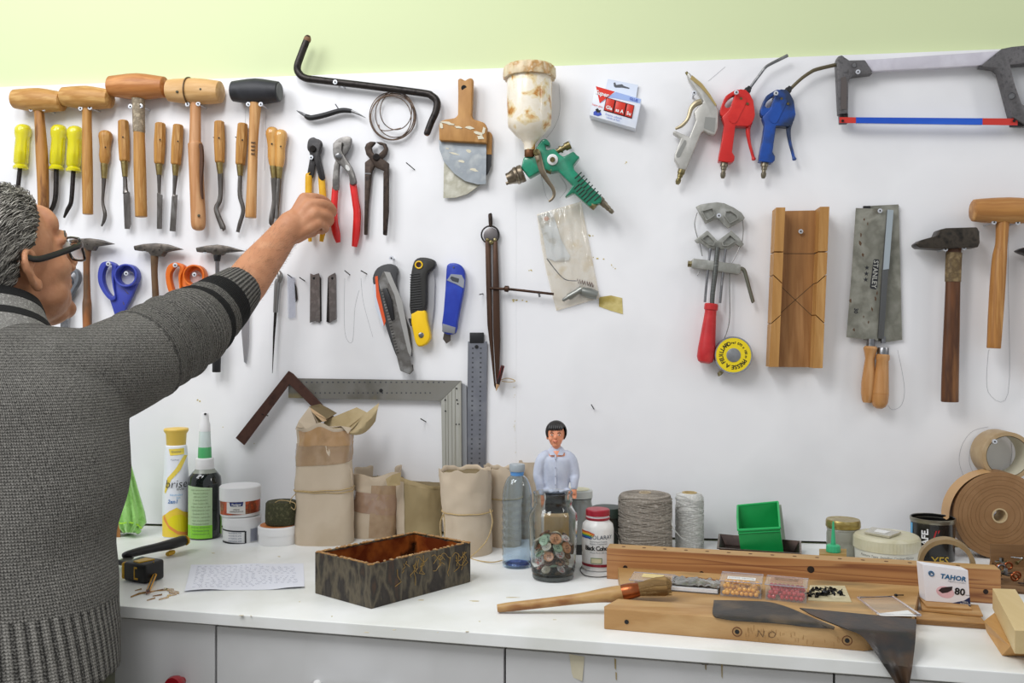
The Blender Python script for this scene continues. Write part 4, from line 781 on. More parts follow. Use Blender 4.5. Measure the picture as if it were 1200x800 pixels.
m = MB(); m.out([(637, 255), (641, 253), (644, 256), (641, 259), (638, 258)], .006, .0068); part(T, 'rust_spot', m, mat('rust', 'a55a22', .7))
m = MB(); m.wlathe((659, 352), (682, 339), [(0, 1), (.05, 2), (.3, 2.4), (.3, 3.8), (.8, 4), (.8, 4.8), (1, 4.8)], .012, 14); m.wlathe((682, 341), (700, 346), [(0, 5), (.5, 6), (1, 5)], .012, 12); part(T, 'hose_fitting', m, mat('fitting_grey', '8b8d88', .35, .7))
m = MB(); q = []
for k in range(60): a = k*.75; u = k/60; q.append(W(676+20*u, 329+5*u, .012)+V((0, .004*math.cos(a), .0045*math.sin(a))))
m.tube(q, .0009, 5); part(T, 'spring', m, mat('purple_brown', '665048', .5, .4))
m = MB(); m.wtube([(641, 303, .7), (650, 315, .6), (657, 323, .6), (664, 328, .6), (676, 329, .6)], .027, 4, 6); part(T, 'wire_hook', m, STEEL)
m = MB(); m.out([(702, 348), (716, 346), (729, 349), (730, 368), (716, 364), (702, 359)], .0, .0012); part(T, 'tape_patch', m, mat('yellowed_tape', 'b8a558', .4, cols=['cdbd7e', 'a8944a'], scale=30), smooth=0)
# band clamp
T = wt_('band_clamp', 'band clamp with red handle and grey metal jaws', 'clamp', 826, 426, .02)
GM = mat('grey_cast', 'a3a39d', .45, .5, cols=['92928b', 'b3b3ae'], scale=40, bump=.1)
def jaw(o_, holes):
    m = MB(); m.out(o_, .01, .02); a = part(T, 'jaw', m, GM, bevel=.001)
    for k, h_ in enumerate(holes):
        cx = sum(p[0] for p in h_)/len(h_); cy = sum(p[1] for p in h_)/len(h_)
        m = MB(); inn = [(cx+(x-cx)*.86, cy+(y-cy)*.86) for x, y in h_]; m.ring(h_, inn, .019, .0255, 24, False); part(a, 'rim', m, GM)
    return a
ja = jaw([(815.6, 242), (821, 239.4), (829, 238), (840, 236.7), (849, 238), (860, 243), (869, 249), (873, 255), (871, 258), (853, 267.5), (842, 256), (840, 255.5), (827, 262), (821, 252)],
    [[(822, 247), (835, 243), (838, 250), (837, 253), (828, 258.5)], [(850, 247), (856, 246.5), (864, 252), (866, 256), (855, 262), (849, 253)]])
jb = jaw([(814, 281), (829, 269.8), (841, 282), (857, 270), (866, 278), (872, 286), (868, 290), (863, 286), (854, 292), (831, 291.5), (821, 284), (817, 285)],
    [[(822, 279.5), (829, 274), (838, 283), (837, 288), (831, 287)], [(846, 284), (856, 274.5), (864, 281), (853, 288), (847, 288)]])
m = MB(); m.out([(811, 303.5), (813, 302.5), (868, 309.5), (869, 320), (866, 321.5), (810.5, 313.5)], .006, .026); part(T, 'crossbar', m, GM, bevel=.0025)
m = MB(); m.wlathe((806, 309), (811, 309.3), [(0, 3.5), (1, 3.7)], .016, 8); part(T, 'bolt', m, BRASS)
m = MB(); m.wtube([(841, 290, 2.8), (838, 320, 2.9), (835, 345, 2.8), (834.5, 358, 2.6)], .024, 2, 14); part(T, 'main_screw', m, mat('screw_steel', '6f716e', .4, .8, cols=['5a5c59', '858784'], scale=300, stretch=(.2, .2, 3)))
for a, b in (((832.5, 291), (826, 354)), ((850.5, 292), (843.8, 355))):
    m = MB(); m.wtube([(a[0], a[1], 1.5), ((a[0]+b[0])/2-.4, (a[1]+b[1])/2, 1.5), (b[0], b[1], 1.5)], .022, 3, 10); part(T, 'guide_rod', m, STEEL)
m = MB(); m.wtube([(866, 315, 2.4), (870, 315, 2.4), (873, 319, 2.3), (877, 334, 2.2), (882, 352, 2.2), (882.6, 353.6, 2)], .02, 4, 12); part(T, 'lever', m, mat('lever_steel', '7b7a6d', .4, .8))
m = MB(); m.wlathe((833.8, 355.5), (826.2, 425.5), [(0, 6.8), (.02, 8), (.1, 8), (.12, 6.8), (.16, 6.8), (.5, 8.6), (.75, 10), (.9, 10.2), (.97, 8.4), (1, 5)], .024, 24); part(T, 'handle', m, mat('clamp_red', 'c42c30', .4, cols=['b82629', 'd2403f'], scale=25))
BANDM = mat('steel_band', '7a7a78', .4, .8)
m = MB()
for L in ([(817, 249), (814, 262), (817, 277), (819, 283)], [(870, 257), (871, 270), (869.5, 284)], [(820, 285), (823, 300)], [(867, 289), (861, 302), (856, 310)], [(820, 317), (818, 321), (817, 323)], [(855, 320), (855, 340), (855, 372), (852, 388), (848, 398)]):
    m.wtube([(a, b, .6) for a, b in L], .018, 5, 6)
part(T, 'band', m, BANDM)
# band reel
T = wt_('band_reel', 'round yellow labelled steel band reel beside the red handle', 'reel', 859, 438, .02)
c = W(859.5, 416, .035); cb = W(859.5, 416, .035)+V((0, .025, 0)); k = mw(859, 1, .035)
m = MB(); m.lathe(cb, c, [(0, 21*k), (.2, 22*k), (.95, 22*k), (1.05, 21.3*k), (1.05, 20.2*k), (.98, 20*k)], 48); part(T, 'case', m, mat('chrome', 'a8abb0', .2, .95))
m = MB(); m.lathe(c-V((0, .0002, 0)), c-V((0, .0010, 0)), [(0, 20.3*k), (1, 20.3*k)], 48); lb = part(T, 'label', m, mat('reel_yellow', 'e8cf1a', .4), label='yellow paper label')
m = MB(); m.lathe(c, c-V((0, .0022, 0)), [(0, 8.2*k), (.8, 8.2*k), (1, 7.6*k)], 28); part(T, 'hub', m, mat('hub_grey', '9a9c9e', .45, .7, cols=['85878a'], scale=60))
def ringtext(s, size, R, a0, a1, flip=1):
    m = MB(); n = len(s)
    for i, ch in enumerate(s):
        if ch == ' ': continue
        a = math.radians(a0+(a1-a0)*i/(n-1)); g = text(ch, size, .025); rad = V((math.cos(a), 0, math.sin(a))); tan = V((math.sin(a), 0, -math.cos(a)))
        m.merge(g, lambda v: c-V((0, .0014, 0))+rad*(R+v.y)+tan*v.x)
    return m
part(lb, 'lettering', ringtext('PRESSE A FEUILLARD', 6.6*k, 14*k, -28, -248), INK, smooth=0)
part(lb, 'lettering', ringtext('ref 070 x 100 m', 4*k, 14.5*k, 98, -8), INK, smooth=0)
m = MB(); m.out([(841, 437), (844, 434), (848, 436), (846, 439), (842, 441)], .012, .02); part(T, 'band_end', m, BRASS)
# mitre box
T = wt_('mitre_box', 'worn wooden mitre box with crossed saw cuts', 'mitre box', 937, 430, .03)
MBW = mat('mitre_wood', 'ab7c4a', .5, cols=['976a3c', 'b88a58'], scale=60, stretch=(1, 1, .08), bump=.15)
MBR = mat('mitre_rail', 'b98a4e', .5, cols=['a8793f', 'c79b60'], scale=70, stretch=(1, 1, .08), bump=.15)
zt, zb = W(940, 246.5, .02).z, W(940, 430, .02).z; xl, xr = W(905.5, 340, .03).x, W(967.5, 340, .03).x
xl_t, xr_t, xl_b, xr_b = W(909.4, 246, .055).x, W(972, 246, .055).x, W(901.6, 430, .055).x, W(968.5, 430, .055).x
tilt = (xl_b-xl_t)/(zb-zt)
sh = lambda x, z: x+(z-zt)*tilt
WID = xr_t-xl_t; rl = .0185
slots = [295, ]
zk = W(940, 295.5, .05).z; zx0, zx1 = W(907, 322, .055).z, W(965, 379, .055).z
def strip(m, x0, x1, cuts, z0, z1, t0, t1, g=.0011):
    """board between x0 and x1 from z0 down to z1, split by saw cuts cuts(x)->z"""
    cs = [(z0, z0)]+cuts+[(z1, z1)]
    for i in range(len(cs)-1):
        a, b = cs[i], cs[i+1]; ga = g if i else 0; gb = g if i < len(cs)-2 else 0
        q = [(x0, a[0]-ga), (x1, a[1]-ga), (x1, b[1]+gb), (x0, b[0]+gb)]
        f = [V((sh(x, z), -t1, z)) for x, z in q]; m.prism(f, [V((p.x, -t0, p.z)) for p in f])
xA, xB, xC, xD = xl_t, xl_t+rl, xr_t-rl, xr_t
ln = lambda x, za, zb_: za+(zb_-za)*(x-xA)/(xD-xA)
down = lambda x: ln(x, zx0, zx1); up = lambda x: ln(x, zx1, zx0)
m = MB(); strip(m, xA, xB, [(zk+.001, zk+.0005), (down(xA), down(xB)), (up(xA), up(xB))], zt+.002, zb+.001, .008, .055); part(T, 'rail', m, MBR, bevel=.0005, smooth=0)
m = MB(); strip(m, xC, xD, [(zk, zk), (up(xC), up(xD)), (down(xC), down(xD))], zt+.002, zb-.001, .008, .055); part(T, 'rail', m, MBR, bevel=.0005, smooth=0)
m = MB(); strip(m, xB, xC, [], zt, zb, .008, .0175); bs = part(T, 'base', m, MBW, smooth=0)
m = MB()
for (a, b) in ((zk+.001, zk),):
    f = [V((sh(x, z), -.0179, z)) for x, z in [(xB, a+.0006), (xC, b+.0006), (xC, b-.0006), (xB, a-.0006)]]; m.prism(f, [p+V((0, .001, 0)) for p in f])
for fn in (down, up):
    f = [V((sh(x, z), -.0179, z)) for x, z in [(xB, fn(xB)+.0008), (xC, fn(xC)+.0008), (xC, fn(xC)-.0008), (xB, fn(xB)-.0008)]]; m.prism(f, [p+V((0, .001, 0)) for p in f])
part(bs, 'saw_kerf', m, mat('kerf', '54432f', .9), smooth=0)
# back saws
SAWM = mat('saw_plate', '8b8a80', .5, .35, cols=['77766b', '98978c', '5c5548'], scale=22, stops=[.3, .45, .6, .78], detail=8, bump=.05)
T = wt_('back_saw', 'rear one of two hanging saws, turned handle ending lowest', 'saw', 1030, 478, .01)
m = MB(); m.out([(1012, 241.5), (1053, 239.4), (1055, 320), (1057, 398), (1041, 400.5), (1012, 398)], .006, .0072); part(T, 'blade', m, SAWM, smooth=0)
m = MB()
for i in range(70): y = 241+i*2.25; x = 1053+4*(y-239.4)/158.6; m.out([(x-.2, y), (x+1.1, y+.6), (x-.2, y+1.5)], .0062, .0071)
part(T, 'teeth', m, SAWM, kind='stuff', smooth=0)
m = MB(); m.out([(1012, 241.2), (1020, 241), (1020, 244), (1012, 244)], .006, .012); part(T, 'black_clip', m, BLACK)
SH = mat('saw_handle', 'c08c55', .4, cols=['b27d46', 'cc9c68'], scale=50, stretch=(1, 1, .1), coat=.3)
m = MB(); m.wtube([(1035, 394, 3), (1034.8, 402, 3)], .014, 1, 8); m.wlathe((1035.2, 407), (1034.8, 415.5), [(0, 5.8), (.1, 6.3), (1, 6.6)], .02, 18); part(T, 'ferrule', m, STEEL)
m = MB(); m.wlathe((1034.8, 415), (1030.2, 478.5), [(0, 6.5), (.02, 7.6), (.09, 7.8), (.12, 6.8), (.3, 7.6), (.55, 8.8), (.72, 9.6), (.725, 9.3), (.73, 9.7), (.88, 9.3), (.96, 7), (1, 3.5)], .022, 24); part(T, 'handle', m, SH)
T = wt_('back_saw', 'front one of two hanging saws, rust-speckled plate with maker lettering', 'saw', 1016, 471, .014)
m = MB(); m.out([(1003, 243.6), (1040, 245), (1029, 399), (1018, 398), (992, 395), (998, 320)], .0125, .0137); bl = part(T, 'blade', m, SAWM, smooth=0)
m = MB(); m.out([(1040, 245.6), (1047, 246), (1042, 315), (1041, 318), (1036, 397), (1029, 396.5), (1034, 317)], .0115, .0195); part(T, 'spine', m, mat('spine_dark', '6a6b6b', .4, .8), bevel=.0008)
m = MB(); m.out([(1040, 245.5), (1047.2, 246), (1041.8, 315), (1035, 316)], .019, .0205); part(T, 'bright_spine_sleeve', m, mat('bright_spine', 'b9c3c8', .3, .75), label='bright metal sleeve on the spine', smooth=0)
o = W(1025.7, 321, .0141); dn = W(1024.2, 338, .0141)-W(1027, 304, .0141); acr = V((dn.z, 0, -dn.x))
m = MB(); m.out([(1023.5, 305), (1025, 303.5), (1030, 304), (1030.5, 306), (1028, 337), (1026.5, 339), (1020.5, 338), (1019.5, 336)], .0137, .0141); part(bl, 'name_plate', m, mat('etched_black', '26262a', .5), smooth=0)
part(bl, 'lettering', on_plane(text('STANLEY', .0135, .02, 0, 1.05), W(1025.2, 321.3, .0145), dn, -acr if acr.x < 0 else acr), mat('etched_grey', 'a5a59e', .5), smooth=0)
m = MB()
for i in range(3):
    cx, cy = 1016-.7*i, 313.5+7*i
    m.out([(cx+(3 if j % 2 == 0 else 1.2)*math.sin(j*math.pi/5), cy-(3 if j % 2 == 0 else 1.2)*math.cos(j*math.pi/5)) for j in range(10)], .0137, .0142)
part(bl, 'star_mark', m, mat('etched_black', '26262a'), smooth=0)
part(bl, 'lettering', on_plane(text('30', .011, .03), W(1003, 364, .0142), dn, -acr if acr.x < 0 else acr), mat('etched_black', '26262a'), smooth=0)
m = MB(); rr = random.Random(4)
for x, y, r in [(1013, 257, 2), (1017, 262, 1.5), (1008, 285, 3), (1011, 298, 2.5), (997, 352, 3), (1026, 350, 3), (1028, 343, 2), (1022, 362, 2.5), (1001, 386, 3), (1012, 371, 1.5), (1018, 377, 2), (1026, 334, 1.5), (1009, 275, 2)]:
    m.out([(x+r*.6*math.cos(j)*rr.uniform(.4, 1.2), y+r*1.3*math.sin(j)*rr.uniform(.4, 1.2)) for j in range(6)], .0137, .0139)
part(bl, 'rust_speck', m, mat('speck_rust', '5a4330', .7), kind='stuff', smooth=0)
m = MB(); m.wlathe((1020.8, 397), (1020.3, 406), [(0, 4.3), (1, 4.9)], .018, 18); part(T, 'ferrule', m, STEEL)
m = MB(); m.wlathe((1020.3, 405.5), (1016, 471.5), [(0, 6.5), (.04, 8), (.12, 6.6), (.22, 5.2), (.4, 6.4), (.65, 7.8), (.85, 7.2), (.96, 5.8), (1, 4.5)], .016, 24); part(T, 'handle', m, SH)
# steel rule, mitre square, steel square
def ruler_marks(m, f, n, r_=1):
    for i in range(n): f(m, i)
T = wt_('steel_rule', 'upright steel rule with black tab hanging behind the paper rolls', 'ruler', 557, 600, .004)
RUL = mat('rule_steel', '8f9198', .38, .75, cols=['84868e', '9b9da2'], scale=15)
m = MB(); m.out([(548.4, 400), (571, 400), (568.5, 600), (546, 600)], .005, .0065); b_ = part(T, 'rule', m, RUL, smooth=0)
m = MB(); m.out([(550.3, 389.5), (566.8, 389.5), (566.8, 402), (550.3, 402)], .003, .008); part(T, 'black_tab', m, BLACK, bevel=.001)
m = MB()
for i in range(26):
    y = 408+i*5.6
    for x in (554.3-.012*(y-400), 563.6-.012*(y-400)):
        m.out([(x-1.1, y-1), (x+1, y-1), (x+1, y+1), (x-1.1, y+1)], .0065, .0068)
part(b_, 'engraved_figure', m, mat('engraving', '45474c', .6), kind='stuff', smooth=0)
m = MB(); m.lathe(W(558.5, 406.3, .0065), W(558.5, 406.3, .0085), [(0, .0042), (1, .0042)], 16); part(T, 'hanging_hole', m, INK)
T = wt_('mitre_square', 'large worn aluminium mitre square, arm running up behind the paper bag', 'square', 528, 600, .006)
ALU = mat('stained_aluminium', '88857c', .42, .55, cols=['8e8c86', '77746c', 'a08f5a'], scale=10, stops=[.35, .5, .6, .72], detail=7)
m = MB(); m.out([(338, 443), (540, 446), (516.5, 469.5), (338, 466)], .006, .013); ab = part(T, 'blade', m, ALU, smooth=0)
m = MB(); m.out([(540, 446.5), (541, 600), (519, 600), (517, 469.5)], .004, .019); st = part(T, 'stock', m, mat('stock_alu', 'b1b0a6', .4, .5, cols=['bdbcb4', 'a5a394', 'a89a62'], scale=18, stretch=(2, 1, .15), stops=[.35, .5, .62, .78]), smooth=0)
m = MB()
for x in (521.5, 524.5, 529, 533): m.out([(x, 470-(x-516)*1.0), (x+.6, 469.4-(x-516)), (x+1.6, 600), (x+1, 600)], .019, .0196)
part(st, 'groove', m, mat('alu_groove', '8c8a7e', .5, .4), kind='stuff', smooth=0)
m = MB(); m.out([(541, 449), (546.5, 452), (547.5, 600), (541.5, 600)], .002, .010); part(T, 'side_strip', m, mat('strip_grey', 'a2a4a8', .45, .5), smooth=0)
m = MB()
for i in range(28): m.out([(352+i*6.2, 447.2), (354+i*6.2, 447.2), (354+i*6.2, 448.5), (352+i*6.2, 448.5)], .013, .0134); m.out([(352+i*5.6, 459.5), (353.6+i*5.6, 459.5), (353.6+i*5.6, 461), (352+i*5.6, 461)], .013, .0134)
part(ab, 'graduation', m, mat('engraving', '45474c'), kind='stuff', smooth=0)
m = MB()
for x, y, r in [(446.5, 457.5, 2.2), (535, 455, 1), (521.7, 468.5, 1), (535.5, 468.5, 1), (536.5, 473, .9), (522, 481.5, 1), (534.5, 497, .8), (538, 497, .8)]: m.lathe(W(x, y, .019 if x > 515 else .013), W(x, y, .0205 if x > 515 else .0142), [(0, mw(x, r)), (1, mw(x, r))], 12)
part(T, 'drilled_hole', m, INK)
T = wt_('steel_square', 'dark brown steel square hung by its corner like a roof', 'square', 338, 521, .017)
m = MB(); m.out([(338, 434.5), (343, 437.5), (404, 502), (392, 503), (339, 450), (286, 521.5), (276, 513)], .0145, .0185); part(T, 'blade', m, mat('dark_brown_steel', '4a312a', .5, .4, cols=['553a31', '3d2823'], scale=40, bump=.1), bevel=.0005, smooth=0)
# ================================================================ THINGS ON THE WORKTOP
def ct(name, label, cat, cx, yc, group=None): p = P(cx, 400, yc); return thing(name, label, cat, (p.x, p.y, TOP), group)
def hz(py, yc): return HC-(py-400)*yc/F          # height above worktop seen at image row py, depth yc
def rm(r, yc): return r*yc/F
# green cloth with wood piece behind
yc = 1.95
T = ct('microfibre_cloth', 'bright green microfibre cloth hanging in a point beside the man', 'cloth', 150, yc)
rows = []
L = [(508, 140, 143), (530, 136, 150), (555, 132, 157), (580, 130, 164), (600, 130, 170), (612, 132, 172), (619, 135, 167), (624, 142, 160)]
for j in range(29):
    u = j/28*(len(L)-1); i = min(int(u), len(L)-2); f_ = u-i; y, a, b = (L[i][k]*(1-f_)+L[i+1][k]*f_ for k in range(3))
    rows.append([P(a+(b-a)*k/14, y, yc-.035*math.sin(math.pi*k/14)-.008*math.sin(k*1.9+j*.12)*min(1, j/8)) for k in range(15)]+[P(b-(b-a)*k/6, y, yc+.035*math.sin(math.pi*k/6)*.6+.002) for k in range(1, 6)])
m = MB(); m.grid(rows, True); n = 20; m.f += [tuple(range(n)), tuple(reversed(range(28*n, 29*n)))]
CL = mat('green_microfibre', '9bd871', .9, cols=['a6e07c', '8ccb60'], scale=90, bump=.6, bscale=500, sheen=.6)
part(T, 'cloth', m, CL, smooth=180)
m = MB(); m.tube([P(x, y, yc-.03+d) for x, y, d in spl([(134, 606, .01), (141, 613, -.002), (150, 612, -.006), (160, 614, 0), (166, 619, .01)], 5)], .0016, 8); part(T, 'hem', m, mat('green_hem', 'a4d83c', .8))
m = MB(); m.tube([P(x, y, yc-.012+d) for x, y, d in spl([(144, 622, 0), (152, 617, -.012), (160, 621, -.005), (163, 623.5, 0)], 5)], .006, 8, flat=.6); part(T, 'fold', m, CL)
m = MB(); m.slab([P(133, 400, 1.93), P(141, 400, 1.93), P(141, 400, 1.97), P(133, 400, 1.97)], 0, .045)
solo('wood_offcut', 'small brown wood offcut behind the green cloth', 'wood', m, wood('offcut', 'a9743c', '8f5d2c'), smooth=0)
# spray can
yc = 1.945; T = ct('spray_can', 'tall white and yellow air freshener spray can with flared yellow cap', 'spray can', 206.5, yc)
H = lambda y: hz(y, yc); R_ = lambda r: rm(r, yc); r0 = 15.6
CANM = mat('can_white', 'e9ecf2', .3)
m = MB(); m.vl(206.5, yc, [(0.0, R_(15)), (.004, R_(15.2)), (.02, R_(15.3)), (H(588), R_(15.2)), (H(565), R_(14.4)), (H(545), R_(13)), (H(530), R_(12.6)), (H(522), R_(12)), (H(520), R_(10))], 40)
can = part(T, 'can', m, CANM)
YL = mat('lemon_yellow', 'f0cf45', .35)
def wrapband(cx, yc, rfun, tris, off=.0006, n=26):
    """print wrapped on an upright turned body; outline points given as image columns and rows"""
    c = P(cx, 400, yc); dv = (CAM-c); dv.z = 0; ang = math.atan2(dv.y, dv.x); m = MB()
    for pts in tris:
        vs = []
        for x, y in pts:
            r = rfun(y)*yc/F; s_ = max(-.97, min(.97, (x-cx)/rfun(y))); a = ang+math.asin(s_)
            vs.append(V((c.x+(r+off)*math.cos(a), c.y+(r+off)*math.sin(a), TOP+hz(y, yc))))
        m.add(vs, [tuple(range(len(vs)))])
    return m
def strips(top, bot, n=14):
    """cells between two polylines, subdivided so that they follow the curve"""
    out = []
    for i in range(n):
        def at(L, u): k = u*(len(L)-1); j = min(int(k), len(L)-2); f_ = k-j; return (L[j][0]*(1-f_)+L[j+1][0]*f_, L[j][1]*(1-f_)+L[j+1][1]*f_)
        a, b = i/n, (i+1)/n
        for j in range(4):
            def mx(u, v): p, q = at(top, u), at(bot, u); return (p[0]*(1-v)+q[0]*v, p[1]*(1-v)+q[1]*v)
            out.append([mx(a, j/4), mx(b, j/4), mx(b, (j+1)/4), mx(a, (j+1)/4)])
    return out
rf = lambda y: 15.3 if y > 585 else (12.3 if y < 530 else 12.6+(y-530)/55*2.7)
part(can, 'yellow_print', wrapband(206.5, yc, rf, strips([(191.4, 603), (199, 596), (207, 592), (214, 597), (221.5, 600)], [(191.4, 626), (221.5, 626)], 16)), YL, smooth=180)
part(can, 'yellow_swirl', wrapband(206.5, yc, rf, strips([(194, 574), (197, 558), (206, 547), (215, 532)], [(195, 576), (201, 560), (211, 549), (218.6, 533)], 12)+strips([(198.5, 524.5), (215, 524)], [(200, 532), (215, 531)], 8)), mat('pale_yellow_print', 'ecd35a', .35), smooth=180)
part(can, 'lemon_print', wrapband(206.5, yc, rf, strips([(197, 607), (203, 601), (212, 600), (219, 606)], [(198, 618), (205, 622), (214, 622), (219, 616)], 10), off=.0011), mat('lemon_core', 'e9da1e', .35), smooth=180)
part(can, 'orange_swirl', wrapband(206.5, yc, rf, strips([(193.5, 600), (199, 612), (208, 619), (218, 622)], [(193.5, 606), (199, 616), (208, 623), (218, 625)], 12), off=.0014), mat('orange_print', 'e8964a', .35), smooth=180)
c = P(206.5, 400, yc); an = toward(206.5, yc)
part(can, 'lettering', on_cyl(text('brise', R_(13.5), -.006, .15), c, R_(15.1)+.0015, an, TOP+H(565)), INK, smooth=0)
part(can, 'lettering', on_cyl(text('SENSES', R_(3)), c, R_(15.1)+.0015, an+.3, TOP+H(571)), INK, smooth=0)
part(can, 'lettering', on_cyl(text('Fraicheur', R_(2.6)), c, R_(13.4)+.001, an-.1, TOP+H(537)), mat('print_navy', '3a4a72', .5), smooth=0)
part(can, 'lettering', on_cyl(text('douceur', R_(3.4)), c, R_(12.6)+.0015, an, TOP+H(527.5)), mat('print_navy', '3a4a72'), smooth=0)
part(can, 'lettering', on_cyl(text('Neutralise\n     zen', R_(3.4)), c, R_(15.2)+.0012, an, TOP+H(579)), mat('print_sky', '5fa8d6', .5), smooth=0)
part(can, 'lettering', on_cyl(text('2en1', R_(6), .02, .2), c, R_(15.3)+.0012, an-.25, TOP+H(585)), mat('print_blue2', '2a6fae', .5), smooth=0)
m = MB(); m.vl(206.5, yc, [(H(522.5), R_(10.5)), (H(522), R_(10.8)), (H(508), R_(11.6)), (H(505), R_(13.6)), (H(503), R_(14)), (H(501.5), R_(13.2)), (H(501), R_(8)), (H(503), R_(3))], 36); part(T, 'cap', m, mat('cap_yellow', 'e3bf55', .4))
# dark bottle with green label and pump
yc = 1.935; H = lambda y: hz(y, yc); R_ = lambda r: rm(r, yc); cx = 240
T = ct('pump_bottle', 'dark liquid bottle with green label and white spray top', 'bottle', cx, yc)
m = MB(); m.vl(cx, yc, [(0, R_(17.5)), (.003, R_(18.6)), (H(565), R_(18.8)), (H(558), R_(18)), (H(553), R_(14)), (H(550), R_(10.5)), (H(549), R_(10))], 40); bt = part(T, 'bottle', m, mat('dark_liquid', '121a17', .1, coat=.6))
m = MB(); m.vl(cx, yc, [(H(553.2), R_(14.2)), (H(549.5), R_(11)), (H(548), R_(10.6))], 30); part(bt, 'clear_shoulder', m, mat('shoulder_plastic', '8f9489', .25))
rf = lambda y: 18.9
part(bt, 'label', wrapband(cx, yc, rf, strips([(222, 566.5), (248, 569)], [(222, 627), (248, 627)], 10)), mat('label_green', 'b3cca0', .5, cols=['bcd2aa'], scale=10), label='pale green printed label', smooth=180)
part(bt, 'label_foot', wrapband(cx, yc, rf, strips([(222, 612), (248, 612)], [(222, 627), (248, 627)], 8), off=.0009), mat('label_lime', '8ed43c', .5), smooth=180)
c = P(cx, 400, yc); an = toward(cx, yc); rr = random.Random(2)
for i in range(14):
    y = 571+i*3.9; s = ''.join(rr.choice('aeinorstlmu ') for _ in range(20))
    part(bt, 'lettering', on_cyl(text(s, R_(2.5)), c, R_(18.9)+.0012, an-.27, TOP+H(y)), mat('print_grey', '5b7a55', .6), smooth=0)
part(bt, 'side_label', wrapband(cx, yc, rf, strips([(257.2, 580), (258.4, 580)], [(257.2, 625), (258.4, 625)], 3)), mat('label_lime', '8ed43c'), smooth=180)
m = MB(); m.vl(cx, yc, [(H(550), R_(10.4)), (H(549), R_(10.8)), (H(537), R_(10.2)), (H(536), R_(9))], 32); part(T, 'collar', m, WHITE)
m = MB(); m.vl(cx, yc, [(H(536), R_(7.8)), (H(524), R_(7.4)), (H(523), R_(7))], 28); part(T, 'green_band', m, mat('translucent_green', '52ad6c', .3), label='translucent green tube end')
m = MB(); m.vl(cx, yc, [(H(524), R_(7.2)), (H(505), R_(6.4)), (H(504), R_(6))], 28); part(T, 'tube', m, mat('milky_tube', 'cfdcd8', .25))
m = MB(); m.vl(cx, yc, [(H(505), R_(6.5)), (H(497), R_(6.3)), (H(494), R_(5)), (H(488), R_(4.6)), (H(484), R_(3.8)), (H(483.5), R_(2))], 28); hd = part(T, 'spray_head', m, WHITE)
p = P(cx, 485, yc-R_(4.6)-.0005); m = MB(); m.lathe(p+V((0, .004, 0)), p, [(0, .0022), (1, .002)], 10); part(hd, 'nozzle_hole', m, INK)
# tubs
def tub(T, cx, yc, y0, y1, r, lidy, M=WHITE, base=0):
    H = lambda y: hz(y, yc); R_ = lambda r: rm(r, yc); m = MB(); z0 = H(y1) if base is None else base
    m.vl(cx, yc, [(z0, R_(r*.93)), (z0+.003, R_(r*.96)), (H(lidy), R_(r*.97))], 40); b = part(T, 'tub', m, M)
    m = MB(); m.vl(cx, yc, [(H(lidy)-.001, R_(r*.9)), (H(lidy), R_(r)), (H(y0)-.002, R_(r*1.0)), (H(y0), R_(r*.95)), (H(y0)-.0008, R_(r*.4))], 40); l = part(T, 'lid', m, M); return b, l
yc = 1.905
T = ct('tub', 'lower white tub of a stack of two, with black framed label', 'tub', 283.5, yc); zb2 = hz(602.5, yc)
b, l = tub(T, 283.5, yc, 603, 0, 22.3, 613)
rf = lambda y: 21.8; c = P(283.5, 400, yc); an = toward(283.5, yc)
m = wrapband(283.5, yc, rf, strips([(261, 616.5), (287, 617.5)], [(262, 618), (287, 619)], 8)+strips([(261, 630), (287, 631.8)], [(262, 632), (287, 633.5)], 8)+strips([(286.5, 618), (288.3, 618)], [(286.5, 632), (288.3, 632)], 2)); part(b, 'label_frame', m, mat('print_black', '1d1e24', .5), smooth=180)
for i in range(4): part(b, 'lettering', on_cyl(text('ceromelunis ante', .0042), c, rm(22, yc)+.0006, an-.38, TOP+hz(620+i*3, yc)), mat('print_navy', '3a4a72'), smooth=0)
m = wrapband(283.5, yc, rf, [s for i in range(8) for s in strips([(293+i*.95, 616), (293.5+i*.95, 616)], [(293+i*.95, 631), (293.5+i*.95, 631)], 1)]); part(b, 'barcode', m, mat('print_navy2', '5d6480', .5), smooth=180)
T = thing('tub', 'upper white tub of a stack of two, with orange brown label', 'tub', P(281.5, 400, yc)*1); T.location.z = TOP+zb2; ORG[T.name] = V(T.location)
b, l = tub(T, 281.5, yc, 568, 0, 23.5, 584, base=zb2+.0005)
rf = lambda y: 22.9; c = P(281.5, 400, yc); an = toward(281.5, yc)
part(b, 'label', wrapband(281.5, yc, rf, strips([(259.5, 584.5), (304, 582)], [(260, 599.5), (303.5, 598)], 20)), mat('label_brown', 'a8401e', .4, cols=['c0562a', '7c3620', '94704a'], scale=45, stops=[.35, .5, .6, .7]), smooth=180)
part(b, 'label_panel', wrapband(281.5, yc, rf, strips([(267, 584.5), (287, 584)], [(267, 597), (287, 598.5)], 8), off=.001), mat('label_white', 'e0ddd8', .4), smooth=180)
part(b, 'blue_panel', wrapband(281.5, yc, rf, strips([(270, 584.5), (285, 584)], [(271, 589), (284, 589)], 8), off=.0015), mat('panel_blue', '27336e', .4), smooth=180)
part(b, 'lettering', on_cyl(text('Paulgor', .0065, .02), c, rm(22.9, yc)+.002, an-.18, TOP+hz(587, yc)), WHITE, smooth=0)
part(b, 'lettering', on_cyl(text('CREME\nIMPREGNANTE', .0042), c, rm(22.9, yc)+.0015, an-.18, TOP+hz(594, yc)), INK, smooth=0)
yc = 1.88
T = ct('tub', 'short white tub carrying the dark round sponge', 'tub', 326, yc); b, l = tub(T, 326, yc, 614.5, 0, 23.3, 624)
